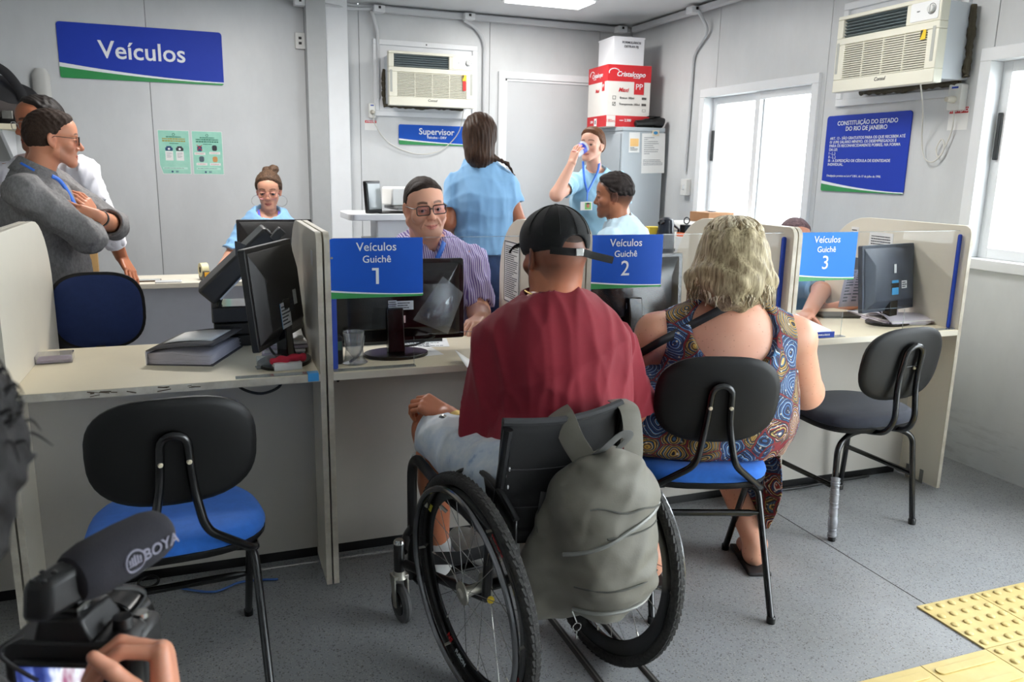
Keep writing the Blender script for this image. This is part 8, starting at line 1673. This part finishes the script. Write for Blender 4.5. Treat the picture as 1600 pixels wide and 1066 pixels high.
MB().hexa([(-.035, -.028, .045), (.030, -.028, .045), (.030, .04, .045), (-.035, .04, .045), (-.026, -.03, .075), (.022, -.03, .075), (.022, .03, .072), (-.026, .03, .072)]).build('viewfinder_hump', M_cam, t, bevel=.004)
MB().bb((.040, .0, -.045), (.070, .055, .042)).build('grip', M_cam, t, bevel=.010)
Rx = rot('X', -PI/2); ln = MB().lathe([(0, .02), (.034, .02), (.036, .03), (.036, .06), (.033, .062), (.033, .075), (.038, .078), (.038, .115), (.034, .118), (.030, .118), (.026, .10), (0, .098)], 32, Rx, (-.008, .0, -.004)).build('lens', M_mong, t)
MB().ring(.0365, .0012, 32, 6, rot('X', PI/2), (-.008, .076, -.004)).build('silver_ring', M_steel, ln)
for i in range(30):
    pass
MB().bb((-.055, -.036, -.042), (.030, -.026, .026)).build('screen_frame', M_cam, t, bevel=.003)
ms = NT('camera_screen'); n = ms.noise(30, 3, .6, stretch=(1, .3, .4)); c = ms.ramp(n, [(.38, (40, 52, 110)), (.48, (90, 110, 180)), (.56, (226, 232, 240)), (.68, (150, 70, 110))]); ms.p(Base_Color=(0, 0, 0, 1), Roughness=.2); ms.set(ms.b, 'Emission Color', c); ms.b.inputs['Emission Strength'].default_value = .9
MB().bb((-.050, -.0372, -.037), (.025, -.0358, .021)).build('screen', ms.m, t)
MB().lathe([(0, .012), (.010, .012), (.011, 0)], 18, None, (.048, .005, .047)).build('mode_dial', M_cam, t); MB().lathe([(0, .006), (.008, .006), (.008, 0)], 18, None, (.055, .032, .043)).build('shutter_button', M_steel, t); MB().lathe([(0, -.003), (.012, -.003), (.012, 0)], 18, rot('X', PI/2), (.050, -.027, .0)).build('thumb_dial', M_mong, t)
for k in range(4): MB().sphere((.040+.012*(k % 2), -.0265, .03-.012*(k//2)), (.003, .002, .003), 8, 6).build('button', M_mong, t)
MB().bb((-.018, -.02, .075), (.014, .018, .082)).build('hot_shoe', M_steel, t)
MB().tube(spline([(-.068, 0, .03), (-.095, -.01, .01), (-.12, -.02, -.05), (-.10, -.05, -.14)], 6), .010, 8, flat=.25).build('neck_strap', M_blk, t)
# shotgun microphone on the hot shoe
A0, A1 = at(95, 915, .90), at(262, 822, 1.0); ax = (A1-A0).normalized(); Lm = (A1-A0).length
mt = thing('microphone', 'black shotgun microphone with a foam windscreen marked BOYA on top of the camera', 'microphone', tuple(A0)); mt.rotation_euler = (0, 0, 0)
fz = MB().tube([A0+ax*(Lm*u) for u in (.06, .09, .14, .25, .55, .8, .9, .95, .985, 1.0)], [.018, .026, .0295, .0325, .033, .031, .027, .021, .012, .003], 24).build('windscreen', mat('foam_black', (34, 33, 40), .95, bump=.9, bscale=700, bdist=.001), mt, True)
bx = MB().hexa([tuple(p) for p in [A0+ax*a+V(0, 0, 1)*c+V(.94, -.34, 0)*b for a, b, c in ((-.035, -.014, -.026), (-.035, .014, -.026), (.02, .016, -.024), (.02, -.016, -.024), (-.028, -.015, .018), (-.028, .015, .018), (.02, .018, .022), (.02, -.018, .022))]]).build('receiver_body', M_cam, mt, True, bevel=.008)
for k in range(4): MB().sphere(A0-ax*(.012+.012*(k//2))+V(.94, -.34, 0)*(.006-.012*(k % 2))+V(0, 0, .022-.004*(k//2)), (.0035, .0035, .002), 8, 6).build('button', M_blk, bx, True)
MB().tube([A0-V(0, 0, .05)+ax*.02, Vector((cb[0], cb[1], cb[2]+.082))], .012, 10).build('shoe_mount', M_blk, mt, True)
MB().tube(spline([A0-ax*.045-V(0, 0, .03), A0-ax*.06+V(-.01, 0, -.04), A0+V(-.03, -.01, -.10), Vector((cb[0]-.06, cb[1]-.01, cb[2]+.02))], 8), .0025, 6).build('cable', M_cable, mt, True)
MB().tube(spline([A0+ax*.06-V(0, 0, .035), A0+ax*.10-V(0, .0, .07), A0+ax*.02-V(0, 0, .10)], 8), .004, 6).build('shock_mount', M_blk, mt, True)
# print on the windscreen, facing the photographer
mid = A0+ax*(Lm*.70); toc = (Vector((0, 0, CH))-mid).normalized(); nrm = (toc-ax*toc.dot(ax)).normalized(); upv = nrm.cross(ax)
M_prt = mat('print_grey', (122, 120, 134), .8)
nrm2 = (nrm*math.cos(.55)-upv*math.sin(.55)).normalized(); up2 = nrm2.cross(ax)
def curved(o, u0, r=.0335):
    me = o.data
    for v_ in me.vertices:
        a = v_.co.y/r; p = A0+ax*(Lm*u0+v_.co.x)+(nrm2*math.cos(a)+up2*math.sin(a))*(r+v_.co.z); v_.co = p
    o.location = (0, 0, 0); o.matrix_parent_inverse = Matrix.Translation(-A0); me.update()
o = text('BOYA', .019, M_prt, mt, bold=.02, depth=.0003); curved(o, .725)
o = MB().ring(.0125, .0014, 28, 5).build('logo_ring', M_prt, mt); curved(o, .47)
lg = MB()
for i, hh_ in enumerate((.006, .010, .013, .010, .006)): lg.box((-.007+.0035*i, .0015, 0), (.0022, hh_, .0008))
lg.box((0, -.0035, 0), (.018, .0012, .0008)); o = lg.build('logo_bars', M_prt, mt); curved(o, .47)
